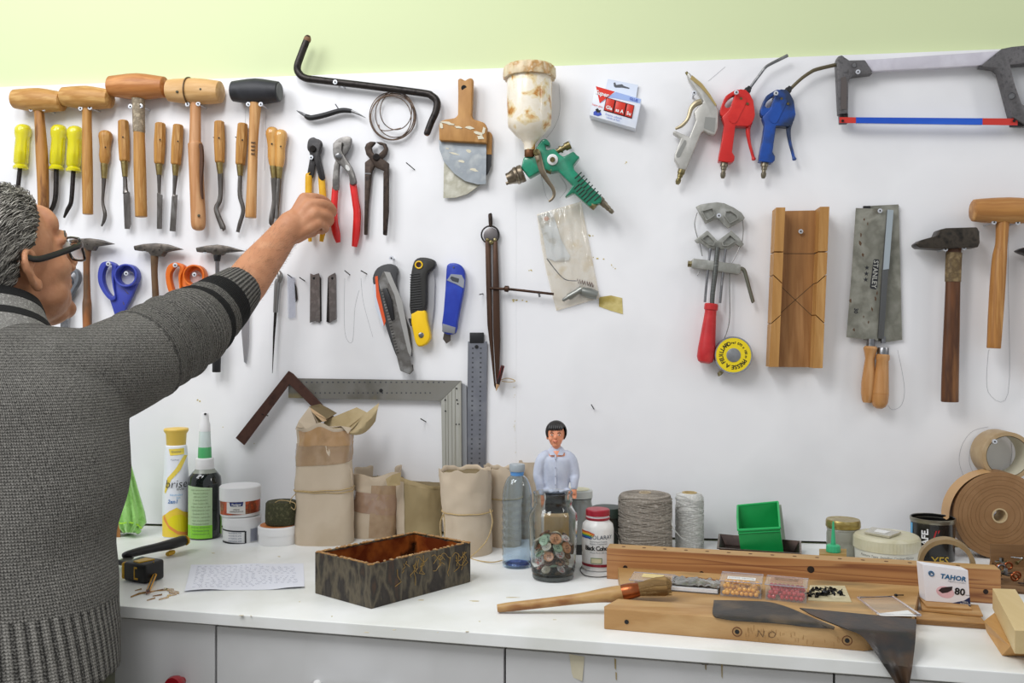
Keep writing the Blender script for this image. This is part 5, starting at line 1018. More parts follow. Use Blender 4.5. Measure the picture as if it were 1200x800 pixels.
m = MB(); m.vl(326, yc, [(hz(614.4, yc), rm(20.5, yc)), (hz(613.8, yc), rm(20.5, yc))], 36); part(l, 'orange_disc', m, mat('orange_disc', 'c8793c', .5))
zz = hz(613.6, yc)
m = MB(); p = P(330, 400, yc); o = 0; seg = 40
prof = [(0, 17), (.004, 18.6), (.02, 18.8), (.044, 18.2), (.048, 16.5), (.0485, 8)]
for q, r in prof:
    for k in range(seg): a = 6.2832*k/seg; rr_ = rm(r, yc)*(1+.03*noise.noise(V((math.cos(a)*2, math.sin(a)*2, q*60)))); m.v.append(V((p.x+rr_*math.cos(a), p.y+rr_*math.sin(a), TOP+zz+q)))
for j in range(5):
    for k in range(seg): a = j*seg; m.f.append((a+k, a+(k+1) % seg, a+seg+(k+1) % seg, a+seg+k))
m.f += [tuple(range(seg)), tuple(range(5*seg, 6*seg))]
solo('sponge', 'round dark olive abrasive sponge lying on the short white tub', 'sponge', m, mat('olive_sponge', '4a4a30', .95, cols=['3a3a26', '5e5c40'], scale=150, bump=1, bscale=600))
m = MB(); m.tube([P(x, y, yc-.02) for x, y in spl([(322, 589), (328, 586), (338, 587), (346, 590), (345, 597), (340, 592), (341, 585), (346, 579), (351, 576)], 5)], .0009, 6)
solo('twine_end', 'loose pale twine end looping over the olive sponge', 'twine', m, TWINE)
# paper wrapped packages
KR = mat('kraft_paper', 'c6b59e', .8, cols=['cbbba5', 'bdab92'], scale=9, bump=.25, bscale=25)
KR2 = mat('kraft_paper_tan', 'b5a27c', .8, cols=['a8946c', 'c0ae88'], scale=9, bump=.3, bscale=25)
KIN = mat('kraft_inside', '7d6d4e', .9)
TAPE = mat('packing_tape', 'a2866a', .22, cols=['ab9072', '94785a'], scale=25, bump=.3, bscale=60, coat=.4)
def package(label, cx, yc, ytop, rb, rt, ry, lean=0, M=KR, tape=None, sag=0, seed=0, crump=.0022, n=56, rows=26, tops=None, sq=2.4, hollow=.05, basedx=0, group=None):
    T = ct('paper_package', label, 'package', cx, yc); c = P(cx, 400, yc); H = hz(ytop, yc); R = random.Random(seed)
    ex, ey = RT, FW
    def pt(u, v, off=0, inn=0):
        a = 6.2832*u; r = rm(rb+(rt-rb)*v, yc); ca, sa = math.cos(a), math.sin(a)
        k = (abs(ca)**sq+abs(sa)**sq)**(-1/sq)
        x = (r-inn+off)*k*ca; y = (ry-inn+off)*k*sa
        nn = crump*(noise.noise(V((ca*2.2+seed, sa*2.2, v*5)))+.6*noise.noise(V((ca*5, sa*5+seed, v*11))))*(.4+v)
        x += nn*ca; y += nn*sa
        h = H*v
        if tops and v > .8: h += (v-.8)/.2*tops(a)
        return c+ex*(x+lean*v)+ey*y-V((0, 0, c.z-TOP-h))
    m = MB(); m.grid([[pt(k/n, v/rows) for k in range(n)] for v in range(rows+1)]+[[pt(k/n, 1-.02*i-hollow*(i > 2), 0, .002*(i > 0)) for k in range(n)] for i in range(4)], True)
    m.f.append(tuple(reversed(range(n)))); o = (rows+4)*n; 
    b = part(T, 'paper', m, M, smooth=50)
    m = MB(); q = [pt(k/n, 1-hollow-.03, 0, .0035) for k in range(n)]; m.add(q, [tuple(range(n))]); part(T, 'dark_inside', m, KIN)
    def patch(u0, u1, v0, v1, name, MT, off=.0008, curve=None, label=None):
        m = MB(); nu, nv = 26, 10
        m.grid([[pt(u0+(u1-u0)*i/nu, v0+(v1-v0)*j/nv+(curve(i/nu, j/nv) if curve else 0), off) for i in range(nu+1)] for j in range(nv+1)])
        return part(b, name, m, MT, smooth=60, label=label)
    def string(v, r=.0011, name='string', wob=.004, tilt=0):
        m = MB(); N = 72; m.tube([pt(k/N, v+tilt*math.cos(6.28*k/N)+wob*math.sin(k*.7)*.5, .001) for k in range(N)], r, 6, True); return part(T, name, m, TWINE)
    return T, b, pt, patch, string
# camera looks along +ey: front of a package is angle -90 deg => u = .75, left u=.5, right u=1
T, b, pt, patch, string = package('tall kraft paper package with brown tape and torn open top', 380.5, 1.89, 498, 33.8, 31.5, .046, M=KR, seed=1, crump=.003, tops=lambda a: .006*math.sin(3*a)+.004*math.sin(7*a), sq=2.8)
patch(.50, 1.02, .655, .86, 'tape', TAPE, curve=lambda u, v: .05*u*(1-v)-.02*(1-u)*v*0)
patch(.62, 1.0, .84, .97, 'tape', mat('orange_tape', 'ad875c', .22, cols=['b8946c', '9f7a50'], scale=22, coat=.5), off=.0014)
string(.465, tilt=.008); string(.45, tilt=-.006)
m = MB()
def flap(pts, M, T=T, th=.0008, name='torn_flap'):
    m = MB(); m.prism([P(*p) for p in pts], [P(p[0], p[1], p[2]+th) for p in pts]); return part(T, name, m, M, smooth=0)
flap([(346, 503, 1.86), (350, 493, 1.86), (363, 476, 1.87), (376, 500, 1.845), (383, 531, 1.842), (386, 535, 1.842), (387, 530, 1.842), (380, 506, 1.845), (371, 497, 1.85), (360, 504, 1.845)], KR)
flap([(362, 476, 1.88), (375, 473, 1.93), (385, 478, 1.96), (395, 484, 1.95), (383, 491, 1.86), (366, 500, 1.86)], KIN, name='paper_fold')
flap([(363, 477, 1.87), (381, 489, 1.85), (383, 493, 1.85), (378, 494, 1.85), (366, 483, 1.86)], mat('paper_edge', 'c9a982', .8), name='paper_lip')
flap([(374, 502, 1.88), (382, 492, 1.90), (418, 477, 1.93), (430, 483, 1.92), (412, 503, 1.88), (400, 505, 1.87)], KR2)
m = MB(); rows = []
for j in range(7):
    u = j/6; rows.append([P(410+34*v-4*u*v, 499-27*v+u*(10+14*math.sin(v*2.2)), 1.88+.03*v+.012*math.sin(5*u+3*v)) for v in [i/8 for i in range(9)]])
m.grid(rows); part(T, 'torn_flap', m, KR2, solid=.0008, smooth=60)
flap([(346, 500, 1.86), (412, 501, 1.86), (408, 508, 1.852), (400, 499, 1.85), (380, 503, 1.85), (352, 501, 1.85)], KR, name='paper_lip')
flap([(410, 546, 1.875), (412.5, 552, 1.875), (412, 572, 1.875), (410.5, 574, 1.875)], KR, name='paper_lip')
T, b, pt, patch, string = package('half-height paper package with glossy brown tape, right of the tall one', 438.5, 1.95, 550, 26, 27.5, .04, lean=.008, M=KR, seed=5, crump=.003, tops=lambda a: .008*math.cos(a-1.2)+.003*math.sin(5*a), hollow=.12)
patch(.52, .99, .42, .73, 'tape', mat('glossy_brown_tape', '9c7f6a', .12, cols=['a98b74', '8b6c55'], scale=20, bump=.5, bscale=70, coat=1), curve=lambda u, v: -.1*u)
patch(.73, .98, .02, .80, 'tape', TAPE, off=.0005)
flap([(452, 561, 1.885), (460, 556, 1.885), (470, 553, 1.90), (469, 568, 1.89), (464, 569, 1.885), (454, 569, 1.883)], KR2, T, name='torn_flap')
T, b, pt, patch, string = package('shorter tan paper package with flat folded side', 492, 1.95, 562, 25.6, 27, .04, M=KR2, seed=8, crump=.003, tops=lambda a: -.008*math.cos(a)+.004*math.sin(2*a), hollow=.02)
patch(.66, .9, .0, .93, 'folded_panel', mat('folded_tan', 'a3916c', .8, cols=['96845f', 'ac9a74'], scale=9, bump=.3, bscale=25), off=.002, curve=lambda u, v: -.03*u*v)
patch(.52, .66, .0, .96, 'folded_panel', KR, off=.003)
T, b, pt, patch, string = package('round pale paper package tied with twine, front right of the row', 549.5, 1.80, 549, 27.5, 30.5, .05, M=KR, seed=12, crump=.0022, tops=lambda a: .003*math.sin(6*a)+.0015*math.sin(13*a), hollow=.02, sq=2.1, lean=-.008)
string(.5, tilt=.0, r=.0013)
m = MB(); m.tube([P(x, y, 1.745) for x, y in spl([(521, 600), (516, 612), (517, 628), (520.5, 632), (521, 615), (520, 601)], 5)], .0012, 6)
part(T, 'twine_tail', m, TWINE); m = MB(); m.tube([P(x, y, d) for x, y, d in spl([(574, 596, 1.755), (577, 612, 1.75), (571, 632, 1.745), (560, 645, 1.745), (552, 654, 1.74), (575, 658.5, 1.70), (590, 656, 1.71)], 5)], .0012, 6); part(T, 'twine_tail', m, TWINE)
T, b, pt, patch, string = package('slim pale paper package leaning behind the water bottle', 592, 1.87, 547, 19, 23, .042, lean=-.004, M=KR, seed=15, crump=.0022, tops=lambda a: .004*math.sin(3*a)+.002*math.sin(11*a), hollow=.02)
string(.62, r=.0013)
T, b, pt, patch, string = package('pale paper roll standing between the water bottle and the doll', 620, 1.93, 540, 11, 12, .024, M=KR, seed=19, crump=.0012, hollow=.03)
# glue box
T = thing('glue_box', 'old rectangular glue-stained box with dried brown glue inside', 'box', C(455, 680))
f0, l0, r0_ = C(435, 713.5), C(369, 695), C(550.7, 682); e1, e2 = l0-f0, r0_-f0
e1.z = e2.z = 0; e1 = e1.normalized()*.139; e2 = e2.normalized()*.2175; b0 = f0
HB = .0695
OUT = mat('crusted_outside', '37302a', .55, cols=['2a2420', '5c5342', '2a2622', '4a3424'], scale=42, stretch=(1, 1, .4), stops=[.3, .42, .52, .62, .74], bump=.6, bscale=120, detail=8)
INN = mat('glue_inside', '5e2a12', .22, cols=['5a2410', '8b4a1e', '2a160c', 'b07a4c'], scale=16, stops=[.3, .45, .58, .66, .82], bump=.5, bscale=70, coat=.6, detail=7)
def wallb(m, u0, v0, u1, v1, z0, z1):
    q = [b0+e2*u0+e1*v0, b0+e2*u1+e1*v0, b0+e2*u1+e1*v1, b0+e2*u0+e1*v1]; m.prism([V((p.x, p.y, TOP+z1)) for p in q], [V((p.x, p.y, TOP+z0)) for p in q])
tu, tv = .022, .035
def wallpart(u0, v0, u1, v1, along):
    m = MB(); N = 20
    rows = []
    for i in range(N+1):
        a = i/N; h = HB+.0016*noise.noise(V((a*14, u0*9, v0*5)))+.001*noise.noise(V((a*40, v1, 2)))
        if along == 'u': q0, q1 = b0+e2*(u0+(u1-u0)*a)+e1*v0, b0+e2*(u0+(u1-u0)*a)+e1*v1
        else: q0, q1 = b0+e2*u0+e1*(v0+(v1-v0)*a), b0+e2*u1+e1*(v0+(v1-v0)*a)
        g = lambda p, z: V((p.x, p.y, TOP+z)); rows.append([g(q0, .0005), g(q0, h-.001), g(q0+(q1-q0)*.3, h), g(q0+(q1-q0)*.7, h), g(q1, h-.001), g(q1, .0005)])
    m.grid(rows, True); m.f += [tuple(range(6)), tuple(reversed(range(N*6, N*6+6)))]
    return part(T, 'side', m, OUT, smooth=40)
wallpart(0, 0, 1, tv, 'u'); wallpart(0, 1-tv, 1, 1, 'u'); wallpart(0, tv, tu, 1-tv, 'v'); wallpart(1-tu, tv, 1, 1-tv, 'v')
m = MB(); wallb(m, .005, .005, .995, .995, 0, .006); part(T, 'base', m, OUT, smooth=0)
# glue lining: an inner skin that bulges
m = MB(); N = 26; lv = []
for zi, inn in ((.066, .0), (.05, .006), (.03, .012), (.018, .02), (.012, .06), (.010, .25), (.0095, .48)):
    ring_ = []
    for k in range(4*N):
        s_ = k/N; i = int(s_); f_ = s_-i; a, b_ = tu+.002+inn, 1-tu-.002-inn; c_, d_ = tv+.003+inn, 1-tv-.003-inn
        u, v = [(a+(b_-a)*f_, c_), (b_, c_+(d_-c_)*f_), (b_-(b_-a)*f_, d_), (a, d_-(d_-c_)*f_)][i]
        p = b0+e2*u+e1*v; ring_.append(V((p.x, p.y, TOP+zi+.002*noise.noise(V((u*12, v*9, zi*90))))))
    lv.append(ring_)
m.grid(lv, True); m.f.append(tuple(range(6*4*N, 7*4*N))); part(T, 'dried_glue', m, INN, smooth=60)
m = MB(); rr = random.Random(8); CR = mat('glue_crust', 'a27a45', .45, cols=['8a6234', 'bb9660'], scale=100, coat=.3)
for i in range(330):
    s_ = rr.random()*4; k = int(s_); f_ = s_-k; u, v = [(f_, tv*.8), (1-tu*.8, f_), (f_, 1-tv*.8), (tu*.8, f_)][k]
    if rr.random() < .35: continue
    p = b0+e2*u+e1*v; m.ell(V((p.x, p.y, TOP+HB+.0002)), rr.uniform(.002, .0055), rr.uniform(.002, .004), rr.uniform(.0008, .0024), 7, 5)
part(T, 'glue_crust', m, CR, kind='stuff')
m = MB()
for i in range(16):
    a, h0 = rr.uniform(.25, .98), HB-rr.uniform(.002, .02); L = rr.uniform(.008, .035)
    q = [b0+e2*(a+rr.uniform(-.006, .006)*j+.02*math.sin(j+i)*(.4))+V((0, 0, h0-L*j/5))-e1.normalized()*.0006 for j in range(6)]
    m.tube(q, .0005, 5)
for i in range(8):
    a = rr.uniform(.3, .85); h0 = HB-rr.uniform(.008, .03)
    q = [b0+e2*(a+.03*j)+V((0, 0, h0+.006*math.sin(j*1.3+i)))-e1.normalized()*.0006 for j in range(5)]; m.tube([V(p) for p in spl(q, 3)], .0005, 5)
part(T, 'glue_drip', m, mat('drip_tan', '9c7c3e', .4), kind='stuff')
# sheet of paper
m = MB(); rows = []
a, b_, c_, d_ = C(216, 694), C(357, 689), C(355.5, 660.5), C(224, 662)
for j in range(13):
    v = j/12; rows.append([])
    for i in range(25):
        u = i/24; p = (a*(1-u)+b_*u)*(1-v)+(d_*(1-u)+c_*u)*v+V((0, .004*math.sin(6*u+v)*(1-v), 0))
        p.z = TOP+.0009+.0012*max(0, math.sin(u*9+v*3))+.002*max(0, .1-v)*10*max(0, math.sin(u*7+1)); rows[-1].append(p)
m.grid(rows)
T = thing('paper_sheet', 'handwritten white paper sheet left of the glue box', 'paper', (a+b_+c_+d_)/4)
sh_ = part(T, 'sheet', m, mat('paper', 'e7e9f3', .7), solid=.0003, smooth=60)
m = MB(); rr = random.Random(6)
for j in range(13):
    v = .9-j*.065; u = .06
    while u < (.93 if j not in (0, 6, 12) else .6):
        L = rr.uniform(.015, .05); pts = []
        for k in range(int(L*180)):
            uu = u+k/180; vv = v+.016*math.sin(k*2.1+rr.random()*2)
            p = (a*(1-uu)+b_*uu)*(1-vv)+(d_*(1-uu)+c_*uu)*vv; p.z = TOP+.0018+.0012*max(0, math.sin(uu*9+vv*3)); pts.append(p)
        if len(pts) > 2: m.tube(pts, .00022, 4)
        u += L+.02
part(sh_, 'handwriting', m, mat('pen_ink', 'a3a7bd', .6), kind='stuff')
# knife on the left
T = thing('trowel_knife', 'pruning knife with black handle and short grey blade', 'knife', C(180, 650))
def cz(x, y, dz): return C(x, y, dz)
m = MB()
pth = [(145.5, 651, .016, .010), (150, 649.5, .018, .012), (165, 645.5, .02, .0135), (185, 641, .022, .0145), (200, 637.5, .023, .017), (212, 634, .022, .0175), (217, 633, .022, .015), (219, 633, .022, .009)]
q = spl(pth, 4); m.tube([cz(x, y, z_) for x, y, z_, r in q], [r*.8 for *_, r in q], 14, flat=.75, ref=(0, 0, 1)); part(T, 'handle', m, mat('knife_black', '161617', .4))
m = MB(); m.tube([cz(217.5, 633, .022), cz(219.8, 632.6, .022)], [.0125, .0105], 14, flat=.8, ref=(0, 0, 1)); m.tube([cz(196, 649, .005), cz(200, 647.5, .005), (cz(204, 646.5, .005))], [.004, .0055, .004], 10); part(T, 'yellow_detail', m, mat('tool_yellow', 'd0a22a', .4))
m = MB()
o_ = [(132, 660), (136, 657), (146, 653), (151, 651.5), (157, 653), (154, 656), (143, 660), (135, 662)]
m.prism([cz(x, y, .014) for x, y in o_], [cz(x, y, .014)-V((0, 0, .0015)) for x, y in o_]); part(T, 'blade', m, mat('grey_blade', '72746c', .3, .7), smooth=0)
# tape measure
T = thing('tape_measure', 'black and yellow tape measure next to the knife', 'tape measure', C(161, 682))
a, b_ = C(143.5, 680.5), C(171, 685); u_ = (b_-a); u_.z = 0; L = u_.length; u_.normalize(); w_ = V((-u_.y, u_.x, 0)); 
def tb(u, v, z): return V((a.x, a.y, TOP))+u_*u*L+w_*v+V((0, 0, z))
def blk(u0, u1, v0, v1, z0, z1, cz_=0): m = MB(); m.prism([tb(u0, v0, z1-cz_), tb(u1, v0, z1-cz_), tb(u1, v1, z1), tb(u0, v1, z1)], [tb(u0, v0, z0), tb(u1, v0, z0), tb(u1, v1, z0), tb(u0, v1, z0)]); return m
part(T, 'case', blk(.02, 1.0, 0, .042, .001, .036, .002), mat('tape_black', '1b1a19', .45), bevel=.005, seg=3)
part(T, 'yellow_side', blk(-.06, .08, -.001, .038, .003, .033), mat('tool_yellow', 'd0a22a'), bevel=.004)
m = MB(); m.prism([tb(.35, .006, .0362), tb(.62, .004, .0362), tb(.8, .03, .0372), (tb(.4, .03, .0372))], [tb(.35, .006, .034), tb(.62, .004, .034), tb(.8, .03, .035), (tb(.4, .03, .035))]); part(T, 'yellow_top', m, mat('tool_yellow', 'd0a22a'), smooth=0)
def facer(u0, u1, z0, z1): return MB().prism([tb(u0, -.0008, z0), tb(u1, -.0008, z0), tb(u1, -.0008, z1), tb(u0, -.0008, z1)], [tb(u0, .001, z0), tb(u1, .001, z0), tb(u1, .001, z1), tb(u0, .001, z1)])
for r_ in ((.5, .53, .008, .026), (.5, .62, .025, .028), (.5, .66, .006, .009)): part(T, 'yellow_trim', facer(*r_), mat('tool_yellow', 'd0a22a'), smooth=0)
c0_, c1 = C(171, 685), C(183, 678); 
m = MB(); m.slab([C(171, 684.5), C(181, 678), C(177, 676), C(168, 682)], .001, .034); part(T, 'front_end', m, mat('tape_black', '1b1a19'), bevel=.002)
m = MB()
for (x0, y0, x1, y1, wv) in [(172.5, 664, 180.5, 657, 3), (174, 676, 180, 671, 2.4), (176.5, 658, 175, 676, 2)]:
    yc_ = 1.575; m.prism([P(x0, y0, yc_), P(x1, y1, yc_-.004), P(x1, y1+wv, yc_-.004), P(x0, y0+wv, yc_)], [P(x0, y0, yc_+.006), P(x1, y1, yc_+.01), P(x1, y1+wv, yc_+.01), P(x0, y0+wv, yc_+.006)])
part(T, 'yellow_front_trim', m, mat('tool_yellow', 'd0a22a'), kind='stuff', smooth=0)
m = MB(); m.tube([tb(-.05, .03, .016), tb(-.5, .032, .02), tb(-1.0, .035, .02)], [.004, .005, .005], 8, flat=.6); part(T, 'wrist_strap', m, BLACK)
# pencil stub
T = thing('pencil_stub', 'short yellow and black pencil stub leaning by the tape measure', 'pencil', C(172, 695))
m = MB(); m.lathe(C(173.4, 692.5, .004), C(181.5, 673, .012), [(0, .0038), (1, .0038)], 6); part(T, 'shaft', m, mat('pencil_yellow', 'd69a26', .35), smooth=20)
m = MB(); a, b_ = C(173.4, 692.5, .0077), C(181.5, 673, .0157); m.tube([a, b_], .0012, 6); part(T, 'black_stripe', m, BLACK)
m = MB(); m.lathe(C(173.4, 692.5, .004), C(172, 695.6, .0025), [(0, .0037), (1, .0008)], 8); part(T, 'tip', m, mat('pencil_tip', '7d5344', .6))
# glue spill
SP = mat('glue_spill', 'a67c42', .2, cols=['b99258', '8a5a24', 'c3a272'], scale=60, stops=[.35, .5, .6, .7], coat=.8)
m = MB()
for (x0, y0, x1, y1, w0, w1) in [(153, 699.5, 163, 695.5, 1.3, 1.8), (163, 695.5, 174, 693.5, 1.8, 1.4), (158, 692, 166, 690, .3, 1.0), (172, 703.5, 182, 700.5, .6, 1), (179, 698.5, 190, 696.5, .8, 1.2), (186, 702.5, 198, 699, 1.2, 2), (184, 692, 196, 690.5, .9, 2.4),
                                 (192, 690, 204, 692, 2.2, 4), (198, 693, 210, 694.5, 4, 2.4), (196, 698, 207, 696, 1.6, 1.6), (174, 694, 186, 691.5, 1, .7)]:
    q = [C(x0+(x1-x0)*i/5, y0+(y1-y0)*i/5-(w0+(w1-w0)*i/5)*.5, .0004) for i in range(6)]+[C(x1-(x1-x0)*i/5, y1-(y1-y0)*i/5+(w1-(w1-w0)*i/5)*.5, .0004) for i in range(6)]
    m.prism([p+V((0, 0, .0008)) for p in q], q)
solo('glue_spill', 'brown dried glue spill on the worktop below the tape measure', 'glue', m, SP, kind='stuff', smooth=0, org=C(180, 696))
# water bottle
yc = 1.685; cx = 606; H = lambda y: hz(y, yc); R_ = lambda r: rm(r, yc)
T = ct('water_bottle', 'empty clear plastic water bottle with grey cap', 'bottle', cx, yc)
PET = mat('pet_plastic', 'e2effa', .04, trans=1, ior=1.2, coat=.6)
pr = [(0.001, 11), (.002, 15.5), (.006, 17.4)]
for i in range(80):
    y = 662-i*1.35; r = 17.6
    if y > 640: r = 17.5-(.35 if int((660-y)/4) % 2 else 0)
    else: r = 17.6+.45*math.sin(y*.72)
    if y < 586: r = 7.6+10*max(0, 1-((586-y)/29)**2.0)**.6
    if y < 557: break
    pr.append((H(y), r))
pr += [(H(557), 7.6), (H(554), 7.5)]
m = MB(); m.vl(cx, yc, [(q, R_(r)) for q, r in pr]+[(q, R_(r)-.0007) for q, r in reversed(pr)], 48, caps=False)
bt = part(T, 'bottle', m, PET, smooth=60)
m = MB(); m.vl(cx, yc, [(.0018, R_(10)), (.0035, R_(14.5)), (.007, R_(13)), (.004, R_(7))], 8); part(T, 'blue_base', m, mat('blue_tint', '2b63c4', .1, trans=.6), label='blue tinted base')
m = MB(); m.vl(cx, yc, [(H(556.5), R_(7.7)), (H(551.5), R_(8.2)), (H(551), R_(7))], 28); part(T, 'neck_ring', m, mat('ring_blue', '5a93d0', .3), label='blue neck ring')
m = MB(); m.vl(cx, yc, [(H(552), R_(8.9)), (H(551), R_(9.2)), (H(544.5), R_(9.2)), (H(543.4), R_(8.4)), (H(543.2), R_(3))], 32); part(T, 'cap', m, mat('cap_grey', '9ba3a8', .35, bump=.1))
# button jar
GLASS = mat('jar_glass', 'f3f6f5', .02, trans=1, ior=1.35)
GLS2 = mat('thick_glass', '2f3633', .05, trans=.5, ior=1.45)
yc = 1.60; cx = 648; H = lambda y: hz(y, yc); R_ = lambda r: rm(r, yc)
T = ct('glass_jar', 'open glass jar one third full of buttons', 'jar', cx, yc)
pr = [(.010, 24.5), (.014, 25.5), (H(655), 27), (H(620), 28.4), (H(607), 28.8), (H(601), 28), (H(597), 25), (H(593), 22.4), (H(589), 22), (H(587), 23), (H(584), 22.2), (H(579), 22.6), (H(576.5), 23.4)]
m = MB(); m.vl(cx, yc, [(.0005, R_(22)), (.001, R_(23.4)), (.004, R_(24.4))]+[(q, R_(r)) for q, r in pr]+[(q, R_(r)-.0022) for q, r in reversed(pr[1:])]+[(.012, R_(22))], 48)
part(T, 'jar', m, GLASS, smooth=60)
m = MB(); m.vl(cx, yc, [(.0012, R_(22.8)), (.003, R_(23.9)), (.0085, R_(24.2)), (.0095, R_(22))], 40); part(T, 'thick_base', m, mat('dark_glass_base', '3a403c', .1, coat=.8), label='thick dark glass base')
BC = [('c9cfcd', 'white'), ('9db79c', 'sage'), ('8e5a3a', 'brown'), ('b3352a', 'red'), ('5b4334', 'dark'), ('c98f66', 'tan'), ('d8cfba', 'cream'), ('a29a86', 'grey'), ('36302c', 'black')]
rr = random.Random(11); c = P(cx, 400, yc); slots_ = []
lab = {'white': 'white', 'sage': 'sage green', 'brown': 'brown', 'red': 'red', 'dark': 'dark brown', 'tan': 'tan', 'cream': 'cream', 'grey': 'speckled grey', 'black': 'black'}
proto = {}
def button(col, nm, loc, rot, r=.0085):
    if nm not in proto:
        T = thing('button', lab[nm]+' button among the others in the open glass jar', 'button', (0, 0, 0), 'buttons in the glass jar')
        M = mat('button_'+nm, col, .35, cols=[BC[(len(proto)+3) % 9][0]], scale=300, stops=[.45, .7], coat=.4)
        m = MB(); m.lathe((0, 0, -.0015), (0, 0, .0015), [(0, .0078), (.3, .0085), (.8, .0085), (1, .0075), (.8, .0062), (.75, .001)], 20); part(T, 'disc', m, M)
        m = MB()
        for sx in (-1, 1):
            for sy in (-1, 1): m.lathe((sx*.0016, sy*.0016, .0008), (sx*.0016, sy*.0016, .0013), [(0, .0008), (1, .0008)], 8)
        part(T, 'thread_hole', m, INK); proto[nm] = T; o = T
    else: o = dup(proto[nm], (0, 0, 0))
    o.location = loc; o.rotation_euler = rot; s_ = r/.0085; o.scale = (s_, s_, s_); return o
layers = [(.018, .024, 5), (.032, .026, 8), (.046, .028, 9), (.060, .028, 9), (.072, .025, 7)]
k = 0
fa = toward(cx, yc)
for zl, rr_, n_ in layers:
    for i in range(n_):
        a = fa+6.2832*i/n_+zl*40; r = rr_*(1 if i else .9)
        colr, nm = BC[(k*4+int(zl*1000)) % 9]; k += 1
        tilt = rr.uniform(.5, 1.25)
        button(colr, nm, (c.x+r*math.cos(a), c.y+r*math.sin(a), TOP+zl+rr.uniform(-.003, .003)), (0, tilt, a+rr.uniform(-.4, .4)), rr.choice([.008, .009, .0105]))
for zl in (.022, .038, .054, .070):
    for i in range(3):
        colr, nm = BC[(k*2+i) % 9]; k += 1; a = rr.random()*6.28
        button(colr, nm, (c.x+.010*math.cos(a+i*2.1), c.y+.010*math.sin(a+i*2.1), TOP+zl), (rr.uniform(-.5, .5), rr.uniform(-.5, .5), 0), .0115)
# wooden block behind jar
m = MB(); c = P(655, 400, 1.675); m.slab([P(637, 400, 1.655), P(668, 400, 1.655), P(668, 400, 1.69), P(637, 400, 1.69)], 0, .098)
solo('wood_block', 'upright beige wood block seen through the button jar', 'wood', m, wood('block_beige', 'b79a6b', 'a58759'), bevel=.001, smooth=0)
# glass jar behind the doll
yc = 1.80; cx = 677; H = lambda y: hz(y, yc); R_ = lambda r: rm(r, yc)
T = ct('glass_jar', 'glass jar of grey contents behind the doll\'s hand', 'jar', cx, yc)
m = MB(); m.vl(cx, yc, [(0, R_(17)), (.002, R_(18)), (H(596), R_(18)), (H(590), R_(17)), (H(586), R_(16.5)), (H(583), R_(17))], 36); jb_ = part(T, 'jar', m, mat('greyish_glass', '8f9490', .12, coat=1))
m = MB(); m.vl(cx, yc, [(.001, R_(18.2)), (H(636), R_(18.3)), (H(634), R_(18))], 36); part(jb_, 'dark_contents', m, mat('dark_contents', '2c2d2c', .3))
m = MB(); m.vl(cx, yc, [(H(582), R_(17.6)), (H(574.5), R_(17.4)), (H(573), R_(16)), (H(573.5), R_(8))], 36); part(T, 'lid', m, mat('translucent_lid', 'c6cac4', .3))
m = MB(); m.vl(cx, yc, [(H(573), R_(14)), (H(572.6), R_(14))], 30); part(T, 'lid_disc', m, mat('lid_cream', 'd3cfae', .5))
yc = 1.83; cx = 712; H = lambda y: hz(y, yc); R_ = lambda r: rm(r, yc)
T = ct('dark_jar', 'dark jar with green-black lid behind the white supplement bottle', 'jar', cx, yc)
m = MB(); m.vl(cx, yc, [(0, R_(17)), (.002, R_(18)), (H(604), R_(18)), (H(603), R_(16))], 32); part(T, 'jar', m, mat('dark_jar_glass', '2a302c', .15, coat=.8))
m = MB(); m.vl(cx, yc, [(H(604), R_(19)), (H(596), R_(19)), (H(593.5), R_(17.5)), (H(593), R_(8))], 36); part(T, 'lid', m, mat('green_black_lid', '2e3b32', .4))
# supplement bottle
yc = 1.665; cx = 700.5; H = lambda y: hz(y, yc); R_ = lambda r: rm(r, yc)
T = ct('supplement_bottle', 'white supplement bottle with dark red cap and rainbow label', 'bottle', cx, yc)
m = MB(); m.vl(cx, yc, [(0, R_(16.5)), (.002, R_(18.3)), (H(619), R_(18.7)), (H(613), R_(17.6)), (H(609.5), R_(14)), (H(608), R_(13))], 40); b = part(T, 'bottle', m, mat('bottle_white', 'e4e3e0', .3))
CAPR = mat('cap_red', '9b1f30', .35, bump=.1)
m = MB(); m.vl(cx, yc, [(H(608), R_(13.4)), (H(606.6), R_(14.3)), (H(605.4), R_(14.3)), (H(605.2), R_(13))], 36); part(T, 'cap_ring', m, CAPR)
m = MB(); m.vl(cx, yc, [(H(605.2), R_(13.1)), (H(603), R_(13.2))], 36); part(T, 'seal', m, mat('seal_white', 'd8d8da', .4))
m = MB(); m.vl(cx, yc, [(H(603), R_(13)), (H(602.8), R_(14)), (H(597), R_(14)), (H(595.8), R_(13)), (H(595.4), R_(5))], 40); part(T, 'cap', m, CAPR)
rf = lambda y: 18.6; c = P(cx, 400, yc); an = toward(cx, yc)
for i, col in enumerate(['c8402c', 'dd8a28', 'd9c22c', '3f9a52', '2c5fb0', '24357c']):
    part(b, 'rainbow_stripe', wrapband(cx, yc, rf, strips([(682.6, 619+i*1.4), (690, 619.3+i*1.4), (697-i, 622+i*1.05)], [(682.6, 620.4+i*1.4), (690, 620.7+i*1.4), (697-i, 623.2+i*1.05)], 8), off=.0005), mat('stripe_%s' % 'abcdef'[i], col, .4), smooth=180)
lt = on_cyl(text('SOLARAY', R_(6.6), .004), c, R_(18.6)+.0009, an+.25, TOP+H(626)); part(b, 'lettering', lt, mat('print_slate', '4d5560', .5), smooth=0)
part(b, 'lettering', on_cyl(text('Black Cohosh', R_(7), .03, 0, .86), c, R_(18.6)+.0009, an+.03, TOP+H(638.5)), INK, smooth=0)
